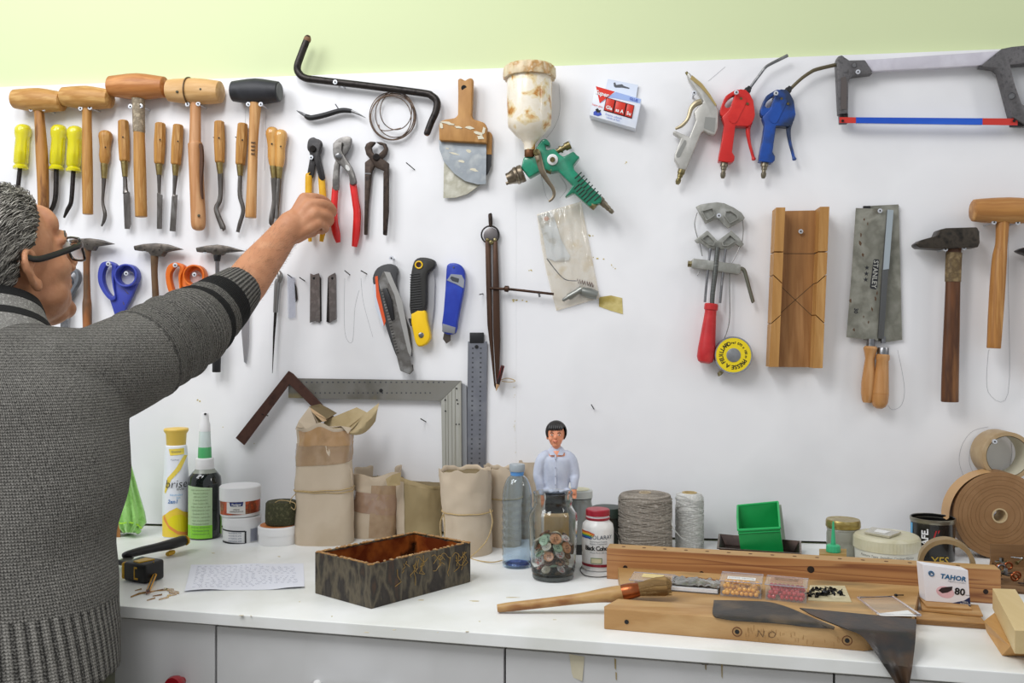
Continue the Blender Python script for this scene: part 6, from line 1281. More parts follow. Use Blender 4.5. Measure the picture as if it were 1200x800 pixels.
part(b, 'lettering', on_cyl(text('Guaranteed Potency\nDietary Supplement', R_(2.6)), c, R_(18.6)+.0009, an+.05, TOP+H(632)), mat('print_slate', '4d5560'), smooth=0)
part(b, 'lettering', on_cyl(text('Whole Root 540 mg', R_(2.6)), c, R_(18.6)+.0009, an+.05, TOP+H(643.5)), mat('print_slate', '4d5560'), smooth=0)
part(b, 'emblem_panel', wrapband(cx, yc, rf, strips([(692.5, 649.3), (705.5, 649.3)], [(692.5, 656), (705.5, 656)], 6), off=.0005), mat('panel_green', '8fa079', .5), smooth=180)
part(b, 'emblem_panel', wrapband(cx, yc, rf, strips([(693.5, 650.2), (704.5, 650.2)], [(693.5, 655.1), (704.5, 655.1)], 6), off=.0009), mat('panel_cream', 'd9d3ae', .5), smooth=180)
part(b, 'red_band', wrapband(cx, yc, rf, strips([(682.4, 656.8), (718.5, 657.2)], [(682.4, 659.8), (718.5, 660.2)], 18), off=.0005), mat('band_maroon', '8c1f2e', .4), smooth=180)
# twine cones
def cone(name, label, cx, yc, y0, r, M, seed, turns, coreM, corer, colr=.0009):
    T = ct(name, label, 'twine', cx, yc); H = lambda y: hz(y, yc); R_ = lambda r: rm(r, yc); h = H(y0)
    m = MB(); m.vl(cx, yc, [(0, R_(r*.93)), (.004, R_(r*.98)), (h-.012, R_(r*.98)), (h-.004, R_(r*.93)), (h-.001, R_(r*.84)), (h-.0005, R_(corer*1.02)), (h-.012, R_(corer*.9))], 48); part(T, 'wound_body', m, M)
    c = P(cx, 400, yc); m = MB()
    for i in range(turns):
        ph = i*2.39996; sgn = 1 if i % 2 else -1; z0 = rr.uniform(.004, h-.008); amp = rr.uniform(.3, 1)*.016
        N = 40; pts = []
        for k in range(N):
            a = ph+6.2832*k/N; z_ = min(h-.003, max(.002, z0+amp*math.sin(a-ph)*sgn)); e = .9+.1*min(1, (h-z_)/.01)
            rad = (R_(r)*e+.0003); pts.append(V((c.x+rad*math.cos(a), c.y+rad*math.sin(a), TOP+z_)))
        m.tube(pts, colr, 5, True)
    part(T, 'windings', m, M, kind='stuff')
    m = MB()
    for i in range(10):
        q = corer+(r*.86-corer)*(i+.5)/10
        m.tube([V((c.x+R_(q)*math.cos(a), c.y+R_(q)*math.sin(a), TOP+h-.0003-.0025*max(0, (q/r-.7))*3)) for a in [6.2832*k/36 for k in range(36)]], colr, 5, True)
    part(T, 'top_windings', m, M, kind='stuff')
    m = MB(); m.vl(cx, yc, [(h-.01, R_(corer)), (h+.002, R_(corer)), (h+.002, R_(corer*.75)), (h-.01, R_(corer*.7))], 28, caps=False); part(T, 'core', m, coreM)
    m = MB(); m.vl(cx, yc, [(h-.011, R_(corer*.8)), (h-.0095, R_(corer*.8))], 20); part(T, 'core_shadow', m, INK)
    return T
cone('twine_cone', 'large cone of grey linen twine', 756, 1.80, 577.5, 30.8, mat('linen_twine', 'a39b90', .9, cols=['8e867b', 'b5ada2'], scale=180, bump=.5, bscale=900), 3, 85, mat('card_core', 'b9a88c', .8), 7)
cone('thread_cone', 'narrow cone of white waxed thread with card core', 808, 1.83, 577.5, 16.2, mat('white_thread', 'd3d3cf', .75, cols=['c3c3be', 'dededa'], scale=200, bump=.3, bscale=900), 4, 60, mat('card_core2', 'b9a271', .7), 8.5, .0006)
m = MB(); m.tube([P(x, y, d) for x, y, d in spl([(787, 602, 1.79), (787.5, 615, 1.77), (793, 624, 1.775), (800, 631, 1.785), (808, 634, 1.79)], 6)], .0009, 6)
solo('twine_end', 'loose white thread end hanging between the two cones', 'twine', m, mat('white_thread', 'd3d3cf'))
m = MB(); m.tube([P(x, y, d) for x, y, d in spl([(720, 623, 1.66), (725, 629, 1.65), (728, 637, 1.66), (730, 645, 1.68)], 6)]+[], .0009, 6)
m.tube([C(x, y, .0015) for x, y in spl([(682, 663), (680, 668), (686, 674), (700, 676), (712, 675)], 6)], .0008, 6)
solo('wire_strand', 'thin wire strand curling around the supplement bottle', 'wire', m, DSTEEL, kind='stuff')
# tray and green bins
T = thing('metal_tray', 'shallow dark metal tray under the green bins', 'tray', P(890, 400, 1.79)+V((0, 0, TOP-CAM.z)))
zr = .0216; q0 = [C(840, 642.2, zr), C(939.5, 649, zr), C(939, 634, zr), C(842, 625.5, zr)]
cc = sum(q0, V((0, 0, 0)))/4
def rg(s, z): return [V((cc.x+(p.x-cc.x)*s, cc.y+(p.y-cc.y)*s, TOP+z)) for p in q0]
def rsub(L, n=6): return [L[i]*(1-j/n)+L[(i+1) % 4]*(j/n) for i in range(4) for j in range(n)]
m = MB(); rows = [rsub(rg(s, z)) for s, z in [(.78, .0008), (.84, .002), (.955, .0205), (1.0, .0205), (1.0, .0222), (.95, .0222), (.935, .021), (.83, .0035), (.77, .0028)]]
m.grid(rows, True); n = len(rows[0]); m.f += [tuple(reversed(range(n))), tuple(range(8*n, 9*n))]; part(T, 'tray', m, mat('tray_brown', '3b2a24', .45, .5, cols=['2e211d', '4d3a32'], scale=30))
m = MB(); m.grid([rsub(rg(s, z)) for s, z in [(1.0, .0223), (.955, .0225)]], True); part(T, 'rim', m, mat('tray_rim', '8d7f74', .4, .4, cols=['6b5a50', 'a3968c'], scale=60), solid=.0006)
GB = mat('green_bin', '14984a', .38, cols=['129046', '189f50'], scale=10)
def bin_(label, dx, dy, zoff):
    T = thing('green_bin', label, 'bin', P(891+dx, 400, 1.76+dy)+V((0, 0, TOP-CAM.z+.003+zoff)))
    yf, yb = 1.735+dy, 1.835+dy
    H = lambda y, yc: hz(y, yc)
    fb0, fb1 = P(869+dx, 643, yf), P(919+dx, 643.4, yf); ft0, ft1 = P(865+dx, 621, yf-.006), P(914+dx, 618.5, yf-.006)
    bb0, bb1 = P(870+dx, 638, yb), P(916+dx, 638, yb); bt0, bt1 = P(864.5+dx, 592.5, yb+.006), P(911.5+dx, 588, yb+.006)
    for p in (fb0, fb1, bb0, bb1): p.z = TOP+.0035+zoff
    th = V((.0012, 0, 0)); m = MB()
    def wal(a, b, c, d, nrm):
        nrm = V(nrm); m.prism([a, b, c, d], [x+nrm for x in (a, b, c, d)])
    cen = (fb0+bb1)/2
    wal(fb0, fb1, ft1, ft0, (0, .0018, 0)); wal(bb0, bb1, bt1, bt0, (0, -.0018, 0)); wal(fb0, ft0, bt0, bb0, (.0018, 0, 0)); wal(fb1, ft1, bt1, bb1, (-.0018, 0, 0)); wal(fb0, fb1, bb1, bb0, (0, 0, .0018))
    b = part(T, 'bin', m, GB, bevel=.0006, smooth=0)
    m = MB(); m.tube([ft0, ft1], .0026, 8); m.tube([ft0-V((0, 0, .006)), ft1-V((0, 0, .006))], .0012, 8); m.tube([ft0, (ft0+bt0)/2+V((-.001, 0, 0)), bt0], .0022, 8); m.tube([ft1, (ft1+bt1)/2, bt1], .0022, 8); m.tube([bt0, bt1], .0024, 8)
    part(T, 'rim', m, mat('green_rim', '1fab5a', .35)); return T
bin_('front green plastic bin standing tilted in the metal tray', 0, 0, 0)
m = MB(); m.prism([P(870, 594, 1.85), P(915.5, 591, 1.85), P(921, 637, 1.843), P(873, 637, 1.843)], [P(870, 594, 1.853), P(915.5, 591, 1.853), P(921, 637, 1.846), P(873, 637, 1.846)])
solo('plastic_sheet', 'pale grey plastic sheet standing behind the green bin', 'sheet', m, mat('pale_lid', 'aab3a4', .4), smooth=0)
# long wooden beam
bA, bB = C(711, 678), C(1173, 708); bA.z = bB.z = TOP; bd_ = (bB-bA).normalized(); bn = V((-bd_.y, bd_.x, 0))
T = thing('wooden_beam', 'long reddish wood beam with a row of holes along its top', 'beam', bA)
BM = bpy.data.materials.new('beam_wood'); BM.use_nodes = True; nt = BM.node_tree; bs_ = nt.nodes['Principled BSDF']; bs_.inputs['Roughness'].default_value = .5
tc = nt.nodes.new('ShaderNodeTexCoord'); mp = nt.nodes.new('ShaderNodeMapping'); mp.inputs['Scale'].default_value = (1.6, 10, 34); mp.inputs['Rotation'].default_value = (0, .03, 0)
nt.links.new(tc.outputs['Object'], mp.inputs[0])
nz = nt.nodes.new('ShaderNodeTexNoise'); nz.inputs['Scale'].default_value = 1.1; nz.inputs['Detail'].default_value = 1; nt.links.new(mp.outputs[0], nz.inputs['Vector'])
mx = nt.nodes.new('ShaderNodeMath'); mx.operation = 'MULTIPLY'; mx.inputs[1].default_value = 9; nt.links.new(nz.outputs['Fac'], mx.inputs[0])
fr_ = nt.nodes.new('ShaderNodeMath'); fr_.operation = 'FRACT'; nt.links.new(mx.outputs[0], fr_.inputs[0])
rp = nt.nodes.new('ShaderNodeValToRGB'); nt.links.new(fr_.outputs[0], rp.inputs[0])
while len(rp.color_ramp.elements) < 5: rp.color_ramp.elements.new(.5)
for e, (p_, c_) in zip(rp.color_ramp.elements, [(0, 'b38252'), (.4, 'ad7a4a'), (.72, '9a683e'), (.9, '825030'), (1, 'b38252')]): e.position = p_; e.color = lin(c_)
nt.links.new(rp.outputs[0], bs_.inputs['Base Color'])
BTOP = wood('beam_top', 'bd9763', 'ae8752', axis='x', k=.05)
hB, dB = .0545, .036
m = MB(); q = [bA, bB, bB+bn*dB, bA+bn*dB]; m.prism([V((p.x, p.y, TOP+hB)) for p in q], [V((p.x, p.y, TOP+.0002)) for p in q]); bb = part(T, 'beam', m, BM, bevel=.0008, smooth=0)
m = MB(); q = [bA+bd_*.001+bn*.001, bB-bd_*.001+bn*.001, bB-bd_*.001+bn*(dB-.001), bA+bd_*.001+bn*(dB-.001)]; m.prism([V((p.x, p.y, TOP+hB+.0004)) for p in q], [V((p.x, p.y, TOP+hB-.0004)) for p in q]); part(bb, 'pale_top_face', m, BTOP, smooth=0, label='paler top face')
Lb = (bB-bA).length
for i in range(16):
    s_ = .028+i*.0365
    p = bA+bd_*s_+bn*.017+V((0, 0, hB+.0003)); m = MB(); m.lathe(p, p+V((0, 0, .0003)), [(0, .0036), (1, .0034)], 12); part(T, 'drilled_hole', m, mat('hole_brown', '5f4128', .8))
KN = mat('dark_hole2', '23160e', .7)
for s_, z_, r in [(.033, .022, .004), (.165, .02, .004), (.345, .038, .0058), (.613, .019, .004)]:
    p = bA+bd_*s_+V((0, 0, z_)); m = MB(); m.lathe(p-bn*.0004, p+bn*.0004, [(0, r), (1, r)], 18); part(T, 'knot' if r > .005 else 'drilled_hole', m, KN)
# lower board and front block
def G(x, y, z=0): p = C(x, y, z); p.z = TOP+z; return p
LB = mat('stained_board', 'b18b58', .5, cols=['a67f4c', 'bf9a68', '66604a'], scale=12, stretch=(.3, 1, 1), stops=[.3, .45, .58, .75], detail=6)
h1 = .022; fA, fB2 = C(708, 737), C(1024, 764); fA.z = fB2.z = TOP; fd = (fB2-fA).normalized(); fn = V((-fd.y, fd.x, 0))
bwf = .056
q = [fA+fn*(bwf+.001)+fd*.02, fB2+fn*(bwf+.001)+fd*.055, bB-bn*.0015-bd_*.12, bA-bn*.0015+bd_*.02]
m = MB(); m.prism([V((p.x, p.y, TOP+h1)) for p in q], [V((p.x, p.y, TOP)) for p in q]); solo('wooden_board', 'stained thin board lying between the beam and the front block', 'board', m, LB, bevel=.001, smooth=0)
BLK = mat('front_block_wood', 'b9915f', .5, cols=['ab8250', 'c6a271'], scale=30, stretch=(.15, 1, .6), bump=.3, bscale=400)
T = thing('wooden_block', 'wide pale wooden block in front, with screw holes and pencil writing', 'block', fA)
hb = .0305; q = [fA, fB2-fd*.012, fB2+fn*.008, fB2+fn*.03+fd*.004, fB2+fn*bwf+fd*.012, fA+fn*bwf+fd*.012, fA+fn*.012-fd*.002]
m = MB(); m.prism([V((p.x, p.y, TOP+hb)) for p in q], [V((p.x, p.y, TOP)) for p in q]); bk = part(T, 'block', m, BLK, bevel=.0015)
for s_, z_ in [(.033, .0135), (.189, .0125), (.335, .013)]:
    p = fA+fd*s_+V((0, 0, z_))-fn*.0003
    m = MB(); m.lathe(p, p-fn*.0005, [(0, .0032), (1, .0032)], 16); part(T, 'screw_hole', m, INK)
    if s_ > .1: m = MB(); m.tube([p+fd*.0062*math.cos(a)+V((0, 0, .0062*math.sin(a))) for a in [k*math.pi/10 for k in range(20)]], .0007, 6, True); part(T, 'ring_mark', m, mat('ring_brown', '6b4426', .7))
m = on_plane(text('N O', .014, -.012, .2), fA+fd*.228+V((0, 0, .012))-fn*.0006, fd, (0, 0, 1)); part(bk, 'lettering', m, mat('pencil_brown', '6b5238', .7), smooth=0)
m = MB(); rr = random.Random(12)
for i in range(44):
    s_ = rr.uniform(.2, .33); z0 = rr.uniform(.002, .016); p = fA+fd*s_+V((0, 0, z0))-fn*.0003; m.tube([p, p+V((0, 0, rr.uniform(.002, .008)))], .00025, 4)
part(bk, 'grain_fleck', m, mat('fleck', 'a58050', .7), kind='stuff')
# brush
T = thing('glue_brush', 'worn wooden glue brush with copper ferrule and tan bristles', 'brush', C(600, 716)); yb_ = 1.385
def BP(x, y, d=0): u = (x-583)/200; return P(x, y, 1.392-.012*u+d)
q = spl([(583, 712.5, 4.6), (600, 710.5, 5.4), (640, 706, 5.6), (680, 701, 6.2), (705, 697.5, 8), (722, 696, 9.6), (731, 694, 8.6)], 5)
BRH = mat('brush_handle', 'a37c4a', .45, cols=['b8935e', '8c5c30', '5e3a1e'], scale=26, stretch=(.4, 1, 1), stops=[.35, .48, .6, .75], detail=6, bump=.1)
m = MB(); m.tube([BP(x, y) for x, y, r in q], [rm(r, 1.385) for *_, r in q], 16, ref=(0, 1, 0)); part(T, 'handle', m, BRH)
m = MB(); m.tube([BP(728, 694.5), BP(730, 694.2), BP(740, 692), BP(748, 690.5), BP(749, 690.3)], [rm(r, 1.385) for r in (8.6, 9.4, 9.2, 8.2, 7.6)], 20, ref=(0, 1, 0)); fe = part(T, 'ferrule', m, mat('copper', 'b0673f', .3, .85, cols=['8f4c2c', 'c67c52'], scale=30, bump=.15))
m = MB(); m.tube([BP(747, 690.6), BP(756, 689), BP(770, 687), BP(780, 686.5), BP(785.5, 687)], [rm(r, 1.385) for r in (7.4, 8.6, 10.6, 11, 7)], 20, ref=(0, 1, 0)); br = part(T, 'bristle_core', m, mat('bristle_dark', '8a6c40', .8, cols=['6f5530', 'a3834f'], scale=90, stretch=(.1, 1, 1), bump=.6, bscale=500))
m = MB(); rr = random.Random(21)
for i in range(420):
    a = rr.random()*6.283; r0 = rr.uniform(.5, 1)*rm(7.6, 1.385); r1 = r0*rr.uniform(1.25, 1.65); u = V((0, math.cos(a), math.sin(a)))
    e = rr.uniform(779, 788); m.tube([BP(747, 690.6)+u*r0, BP(765, 687.6)+u*(r0+(r1-r0)*.7), BP(e, 686.5+rr.uniform(-1, 1))+u*r1*rr.uniform(.8, 1.05)], [.0004, .0004, .0002], 3)
part(T, 'bristles', m, mat('bristle', 'a68a5b', .7, cols=['8c7044', 'bba070'], scale=200), kind='stuff')
# clear boxes
CLR = mat('clear_acrylic', 'e8eaee', .08, alpha=.09, spec=.6)
CLR2 = mat('clear_edge', 'd6d3dc', .12, trans=.6, ior=1.3)
def cbox(name, label, quadF, z0, h, depth, cat='box', wall=.0016, lid=True):
    """clear box: quadF = two front bottom pixels on height z0"""
    a, b_ = C(*quadF[0], z0), C(*quadF[1], z0); u = (b_-a); u.z = 0; Lx = u.length; u.normalize(); n_ = V((-u.y, u.x, 0))
    T = thing(name, label, cat, (a+b_)/2); org = V((a.x, a.y, TOP+z0))
    def bxm(x0, x1, y0, y1, c0, c1): m = MB(); q = [org+u*x0+n_*y0, org+u*x1+n_*y0, org+u*x1+n_*y1, org+u*x0+n_*y1]; m.prism([p+V((0, 0, c1)) for p in q], [p+V((0, 0, c0)) for p in q]); return m
    w_ = wall
    part(T, 'base', bxm(0, Lx, 0, depth, 0, w_), CLR, smooth=0)
    for args in ((0, Lx, 0, w_), (0, Lx, depth-w_, depth), (0, w_, w_, depth-w_), (Lx-w_, Lx, w_, depth-w_)): part(T, 'wall', bxm(*args, w_, h), CLR, smooth=0)
    if lid:
        ld = part(T, 'lid', bxm(-.0008, Lx+.0008, -.0008, depth+.0008, h+.0002, h+.0016), CLR, smooth=0)
        m = MB(); c4 = [org+u*x+n_*y+V((0, 0, h+.001)) for x, y in ((-.001, -.001), (Lx+.001, -.001), (Lx+.001, depth+.001), (-.001, depth+.001))]; m.tube(c4, .0008, 6, True); part(ld, 'lid_edge', m, CLR2)
    return T, org, u, n_, Lx
def pins(org, u, n_, Lx, depth, col, nm, label, grp, nx, ny, nz, r=.0038, skip=.1):
    rr = random.Random(len(nm)); M = mat('pinhead_'+nm, col, .25, coat=.6); first = None; k = 0
    for iz in range(nz):
        for iy in range(ny):
            for ix in range(nx):
                if rr.random() < skip*(1+iz*2): continue
                x = .0048+(Lx-.0096)*(ix+.5*((iy+iz) % 2))/(nx-.5)+rr.uniform(-.0008, .0008); x = min(Lx-.006, max(.006, x)); y = .006+(depth-.013)*iy/max(1, ny-1)+rr.uniform(-.0006, .0006); z_ = .0018+r+iz*r*1.72
                loc = org+u*x+n_*y+V((0, 0, z_))
                if first is None:
                    m = MB(); m.ell(loc, r, r, r, 14, 10); m.tube([loc, loc+n_*.009+V((0, 0, -.001))], .0004, 5)
                    first = solo('pin', label, 'pin', m, M, group=grp, org=loc)
                else:
                    c = first.copy(); COL.objects.link(c); c.location = loc
T, o_, u_, n_, Lx = cbox('clear_box', 'clear lidded box of yellow ball-headed pins', [(844, 698.5), (892, 702.6)], h1, .024, .055)
pins(o_, u_, n_, Lx, .055, 'e7a51c', 'yellow', 'yellow ball-headed pin inside the clear lidded box', 'yellow pins in the clear box', 8, 4, 2, .0037, .08)
def on_lid(T, org, u, n_, x0, x1, y0, y1, z, M, s=None, name='label', size=.0045):
    m = MB(); q = [org+u*x+n_*y+V((0, 0, z)) for x, y in ((x0, y0), (x1, y0), (x1, y1), (x0, y1))]; m.prism([p+V((0, 0, .0003)) for p in q], q); pl = part(T, name, m, M, smooth=0)
    if s: part(pl, 'lettering', on_plane(text(s, size), org+u*((x0+x1)/2)+n_*((y0+y1)/2)+V((0, 0, z+.0006)), u, n_), INK, smooth=0)
LBW = mat('paper_label', 'e4e4e2', .6)
on_lid(T, o_, u_, n_, .010, .053, .008, .024, .0265, LBW, 'ROTHE GROSSE', size=.0055)
T, o_, u_, n_, Lx = cbox('clear_box', 'clear lidded box of red ball-headed pins', [(897, 703.2), (945, 707.8)], h1, .024, .055)
pins(o_, u_, n_, Lx, .055, 'b3161f', 'red', 'red ball-headed pin inside the clear lidded box', 'red pins in the clear box', 8, 4, 2, .0037, .08)
on_lid(T, o_, u_, n_, .006, Lx-.006, .012, .05, .0265, mat('clear_print', 'b5876f', .3, alpha=.35), 'EPINGLES\nROUGES', size=.009)
T, o_, u_, n_, Lx = cbox('clear_box', 'empty clear box with yellow paper label behind the brush', [(738, 690), (786, 694)], h1, .014, .05, lid=True)
on_lid(T, o_, u_, n_, .016, .05, .018, .04, .0165, mat('yellow_label', 'd9c48a', .6))
T, o_, u_, n_, Lx = cbox('clear_box', 'white based box under a crumpled grey plastic sachet', [(785, 692.5), (842, 697)], h1, .008, .05, lid=False)
m = MB(); q = [o_+u_*x+n_*y+V((0, 0, .0018)) for x, y in ((.002, .002), (Lx-.002, .002), (Lx-.002, .048), (.002, .048))]; m.prism([p+V((0, 0, .005)) for p in q], q); part(T, 'white_insert', m, WHITE, smooth=0)
m = MB(); rows = []
for j in range(15):
    for_ = []; v = j/14
    for i in range(25):
        u = i/24; z_ = .0095+.006*abs(noise.noise(V((u*7, v*4, 3))))+.006*math.sin(math.pi*u)*math.sin(math.pi*v); for_.append(o_+u_*(-.001+u*(Lx+.002))+n_*(.006+.046*v)+V((0, 0, z_)))
    rows.append(for_)
m.grid(rows); solo('plastic_sachet', 'crumpled dark grey plastic sachet between the brush and yellow pins', 'bag', m, mat('sachet_film', '6f6e66', .12, cols=['5c5b54', '8d8a80'], scale=50, coat=1, bump=.3, bscale=90), solid=.0006, smooth=60)
# tacks on a small card
m = MB(); q = [C(947, 704, h1), C(998, 706, h1), C(990, 687, h1), C(949, 686.5, h1)]; m.prism([p+V((0, 0, .0015)) for p in q], q)
solo('card', 'small cream card carrying the loose black tacks', 'card', m, mat('cream_card', 'cfc4a2', .6, cols=['c2b692', 'd9cfb2'], scale=30), smooth=0)
rr = random.Random(17); TK = mat('black_tack', '17181a', .3, .5); first = None
for i in range(26):
    if i < 22: x = 969+rr.gauss(0, 9); y = 696-rr.uniform(0, 8)+abs(x-969)*.1
    else: x, y = [(950, 694), (952, 692), (985, 693.5), (957, 699)][i-22]
    x = min(986, max(949, x)); lay = .0028+(.0035 if i % 3 == 0 and i < 22 else 0)+(.004 if i % 7 == 0 and i < 22 else 0)
    loc = C(x, y, h1+lay)
    if first is None:
        T = thing('tack', 'black round-headed tack in the loose heap on the cream card', 'tack', loc, 'black tacks on the card')
        m = MB(); m.lathe(loc, loc+V((0, 0, .002)), [(0, .0036), (.5, .0032), (1, .0012)], 14); part(T, 'head', m, TK)
        m = MB(); m.lathe(loc, loc-V((0, 0, .011)), [(0, .0009), (.8, .0008), (1, .0002)], 6); part(T, 'shank', m, TK); first = T; o = T
    else: o = dup(first, loc)
    o.rotation_euler = (rr.uniform(.9, 2.1), 0, rr.uniform(0, 6.28))
# clear lid at right
m = MB(); zq = h1+.0005; q = [C(1005, 702, zq), C(1030, 722, zq), C(1079, 723, zq), C(1046, 701, zq)]
T = thing('clear_cover', 'loose clear plastic cover with white label, beside the leather', 'cover', sum(q, V((0, 0, 0)))/4)
m.prism([p+V((0, 0, .0016)) for p in q], q); part(T, 'lid', m, CLR, smooth=0)
m = MB(); m.tube([p+V((0, 0, .003)) for p in q], .0015, 6, True); part(T, 'rim', m, CLR2)
m = MB(); qq = [C(1027, 719, zq+.003), C(1033, 721.5, zq+.003), C(1074, 722, zq+.003), C(1064, 715, zq+.003)]; m.prism([p+V((0, 0, .0004)) for p in qq], qq); part(T, 'label', m, LBW, smooth=0)
m = MB(); a = C(1050, 697, h1+.003); m.tube([a, a+RT*.012], .0009, 6); m.ell(a, .003, .003, .002); solo('tack', 'single black tack lying apart by the grain-stained board end', 'tack', m, TK)
# leather
LEA = mat('dark_leather', '3a332c', .42, cols=['2c2a28', '54483a', '3c3026'], scale=18, stops=[.3, .5, .65, .8], bump=.15, bscale=150, detail=6)
LEB = mat('brown_leather', '43342a', .38, cols=['2b2a2a', '523d2c', '634a36'], scale=13, stops=[.3, .5, .65, .8], bump=.15, bscale=150, detail=6)
def sheet(name, label, rows, M, edge):
    """leather scrap through rows of (x, y, depth or height) points"""
    rr_ = []
    for r in rows: rr_.append([V(p) for p in spl([tuple(p) for p in r], 4)])
    cols = list(zip(*rr_)); nr = []
    cc_ = [spl([tuple(p) for p in c], 4) for c in cols]; m = MB(); m.grid([[V(p) for p in c] for c in cc_])
    return solo(name, label, 'leather', m, M, solid=.0016, smooth=60)
zl = hb+.0008
def T_(x, y): return C(x, y, zl)
def Fp(x, y):   # on the front face of the block
    xn = (x-600)/F; d = FW+xn*RT; p0 = fA-fn*.0025; den = d.x*fd.y-d.y*fd.x; k = ((p0.x-CAM.x)*fd.y-(p0.y-CAM.y)*fd.x)/den; return P(x, y, k)
sheet('leather_scrap', 'long dark leather scrap lying over the front block', [
    [T_(836.5, 704), T_(858, 704.4), T_(880, 705), T_(903, 706.5), T_(925, 713), T_(944, 721), T_(978, 735.2)],
    [T_(836, 709), T_(858, 710), T_(880, 712), T_(903, 714), T_(925, 719), T_(944, 725.5), T_(978, 735.8)],
    [T_(835, 719), T_(858, 722), T_(880, 723.5), T_(903, 725), T_(925, 727), T_(944, 730), Fp(977, 736.5)],
    [Fp(838, 723.5), Fp(858, 727), Fp(880, 728.5), Fp(903, 730), Fp(925, 732), Fp(944, 734.5), Fp(977, 737)]], LEA, None)
def LD(x, y):
    ye = 699.3+.0745*x; yk = 713+(764-737)/316*(x-708)-.5 if x < 1024 else 741
    if y <= yk: return (HC-zl)*F/(y-400)
    d0 = (HC-zl)*F/(yk-400); d1 = HC*F/(ye-400)-.006
    return d0+(d1-d0)*(y-yk)/(ye-yk) if y < ye else d1-.004
rows = []
for (xa, ya), (xb, yb) in zip(spl([(937, 711.8), (956, 722), (990, 735.5), (1008, 743), (1020, 756), (1034, 777), (1049, 800), (1057, 814)], 3), spl([(1073.6, 725), (1073.8, 731), (1073.3, 740), (1072.6, 752), (1071, 766), (1069, 782), (1066, 800), (1063, 814)], 3)):
    rows.append([P(xa+(xb-xa)*k/18, ya+(yb-ya)*k/18, LD(xa+(xb-xa)*k/18, ya+(yb-ya)*k/18)-.0025-.004*max(0, (ya-740)/60)*math.sin(k*.5)) for k in range(19)])
m = MB(); m.grid(rows); solo('leather_scrap', 'brown leather scrap draping down over the worktop edge', 'leather', m, LEB, solid=.0014, smooth=60)
# wood stack with printed box
PLY = mat('plywood', 'b98f5c', .55, cols=['a87e4b', 'c69f6e'], scale=30, stretch=(.3, 1, 4))
def plate(name, label, fq, z0, th, dep, M=PLY, extra=None):
    a, b_ = C(*fq[0], z0), C(*fq[1], z0); u = b_-a; u.z = 0; u.normalize(); n_ = V((-u.y, u.x, 0)); L = (b_-a).length
    m = MB(); q = [a, b_, b_+n_*dep, a+n_*dep]; m.prism([V((p.x, p.y, TOP+z0+th)) for p in q], [V((p.x, p.y, TOP+z0)) for p in q]); return solo(name, label, 'wood', m, M, bevel=.0006, smooth=0, group=None), a, u, n_, L
yb0 = 1.34
o, a, u, n_, L = plate('plywood_piece', 'bottom plywood piece of the small stack under the printed box', [(1074, 731), (1156, 737)], 0.0005, .0085, .045)
m = MB()
for k in range(4):
    p = a+V((0, 0, .0005+.0016*(k+.6)))-n_*.0003; m.tube([p, p+u*L], .0003, 4)
part(o, 'ply_line', m, mat('ply_dark', '7c5a36', .7), kind='stuff')
plate('plywood_piece', 'middle thin board of the stack under the printed box', [(1080.5, 716), (1152, 723)], .0095, .0035, .055)
plate('plywood_piece', 'narrow top strip of the stack under the printed box', [(1086, 712), (1139, 715)], .0132, .0028, .05)
bxz = .0162
a, b_ = C(1085, 704, bxz), C(1137, 708, bxz)
T = thing('printed_box', 'small white printed needle box standing on the plywood stack', 'box', (a+b_)/2)
yc0 = (a-CAM).dot(FW); yc1 = (b_-CAM).dot(FW); tl, tr = P(1081.3, 661, yc0), P(1134.5, 668, yc1); bk_ = V((FW.x, FW.y, 0))*.022
m = MB(); m.prism([a, b_, tr, tl], [p+bk_ for p in (a, b_, tr, tl)]); bx_ = part(T, 'carton', m, mat('carton_white2', 'e6e5ea', .4), bevel=.0006, smooth=0)
ux, uy = (tr-tl), (a-tl)
def Q(u, v, o=.0004): return tl+ux*u+uy*v+(b_-a)*0-bk_.normalized()*o
def qpoly(pts, o=.0004): m = MB(); m.prism([Q(u, v, o) for u, v in pts], [Q(u, v, 0) for u, v in pts]); return m
NV = mat('print_teal', '1f5f8a', .4)
part(bx_, 'lettering', on_plane(text('TAHOR', .0102, .035, .25, 1.05), Q(.64, .26, .0008), ux, -uy), NV, smooth=0)
part(bx_, 'lettering', on_plane(text('80', .015, .03, .15), Q(.76, .62, .0008), ux, -uy), INK, smooth=0)
part(bx_, 'lettering', on_plane(text('m/m', .0035), Q(.94, .68, .0008), ux, -uy), INK, smooth=0)
part(bx_, 'lettering', on_plane(text('Aiguilles a coudre', .0035), Q(.72, .36, .0008), ux, -uy), mat('print_grey2', '8a8c92', .5), smooth=0)
m = MB(); c_ = Q(.17, .22, .0008); U1, U2 = ux.normalized(), -uy.normalized(); m.tube([c_+U1*.0036*math.cos(t)+U2*.0036*math.sin(t) for t in [k*.3307 for k in range(19)]], .0008, 6, True); m.tube([c_+U1*.0018*math.cos(t)+U2*.0018*math.sin(t) for t in [k*.5 for k in range(9)]], .0006, 6); part(bx_, 'round_emblem', m, NV)
part(bx_, 'pink_oval', qpoly([(.45+.2*math.cos(t), .68+.16*math.sin(t)) for t in [k*.35 for k in range(18)]], .0003), mat('print_pink', 'd8a5ad', .5, cols=['e2c4cb'], scale=60), smooth=0)
part(bx_, 'dark_feather', qpoly([(.3, .66), (.38, .57), (.5, .53), (.62, .5), (.6, .6), (.5, .68), (.38, .72)], .0006), mat('print_dark', '2c1f22', .5), smooth=0)
part(bx_, 'navy_corner', qpoly([(.5, .995), (.7, .9), (.85, .84), (.985, .72), (.985, .995)], .0005), mat('print_navy3', '1c2c55', .4), smooth=0)
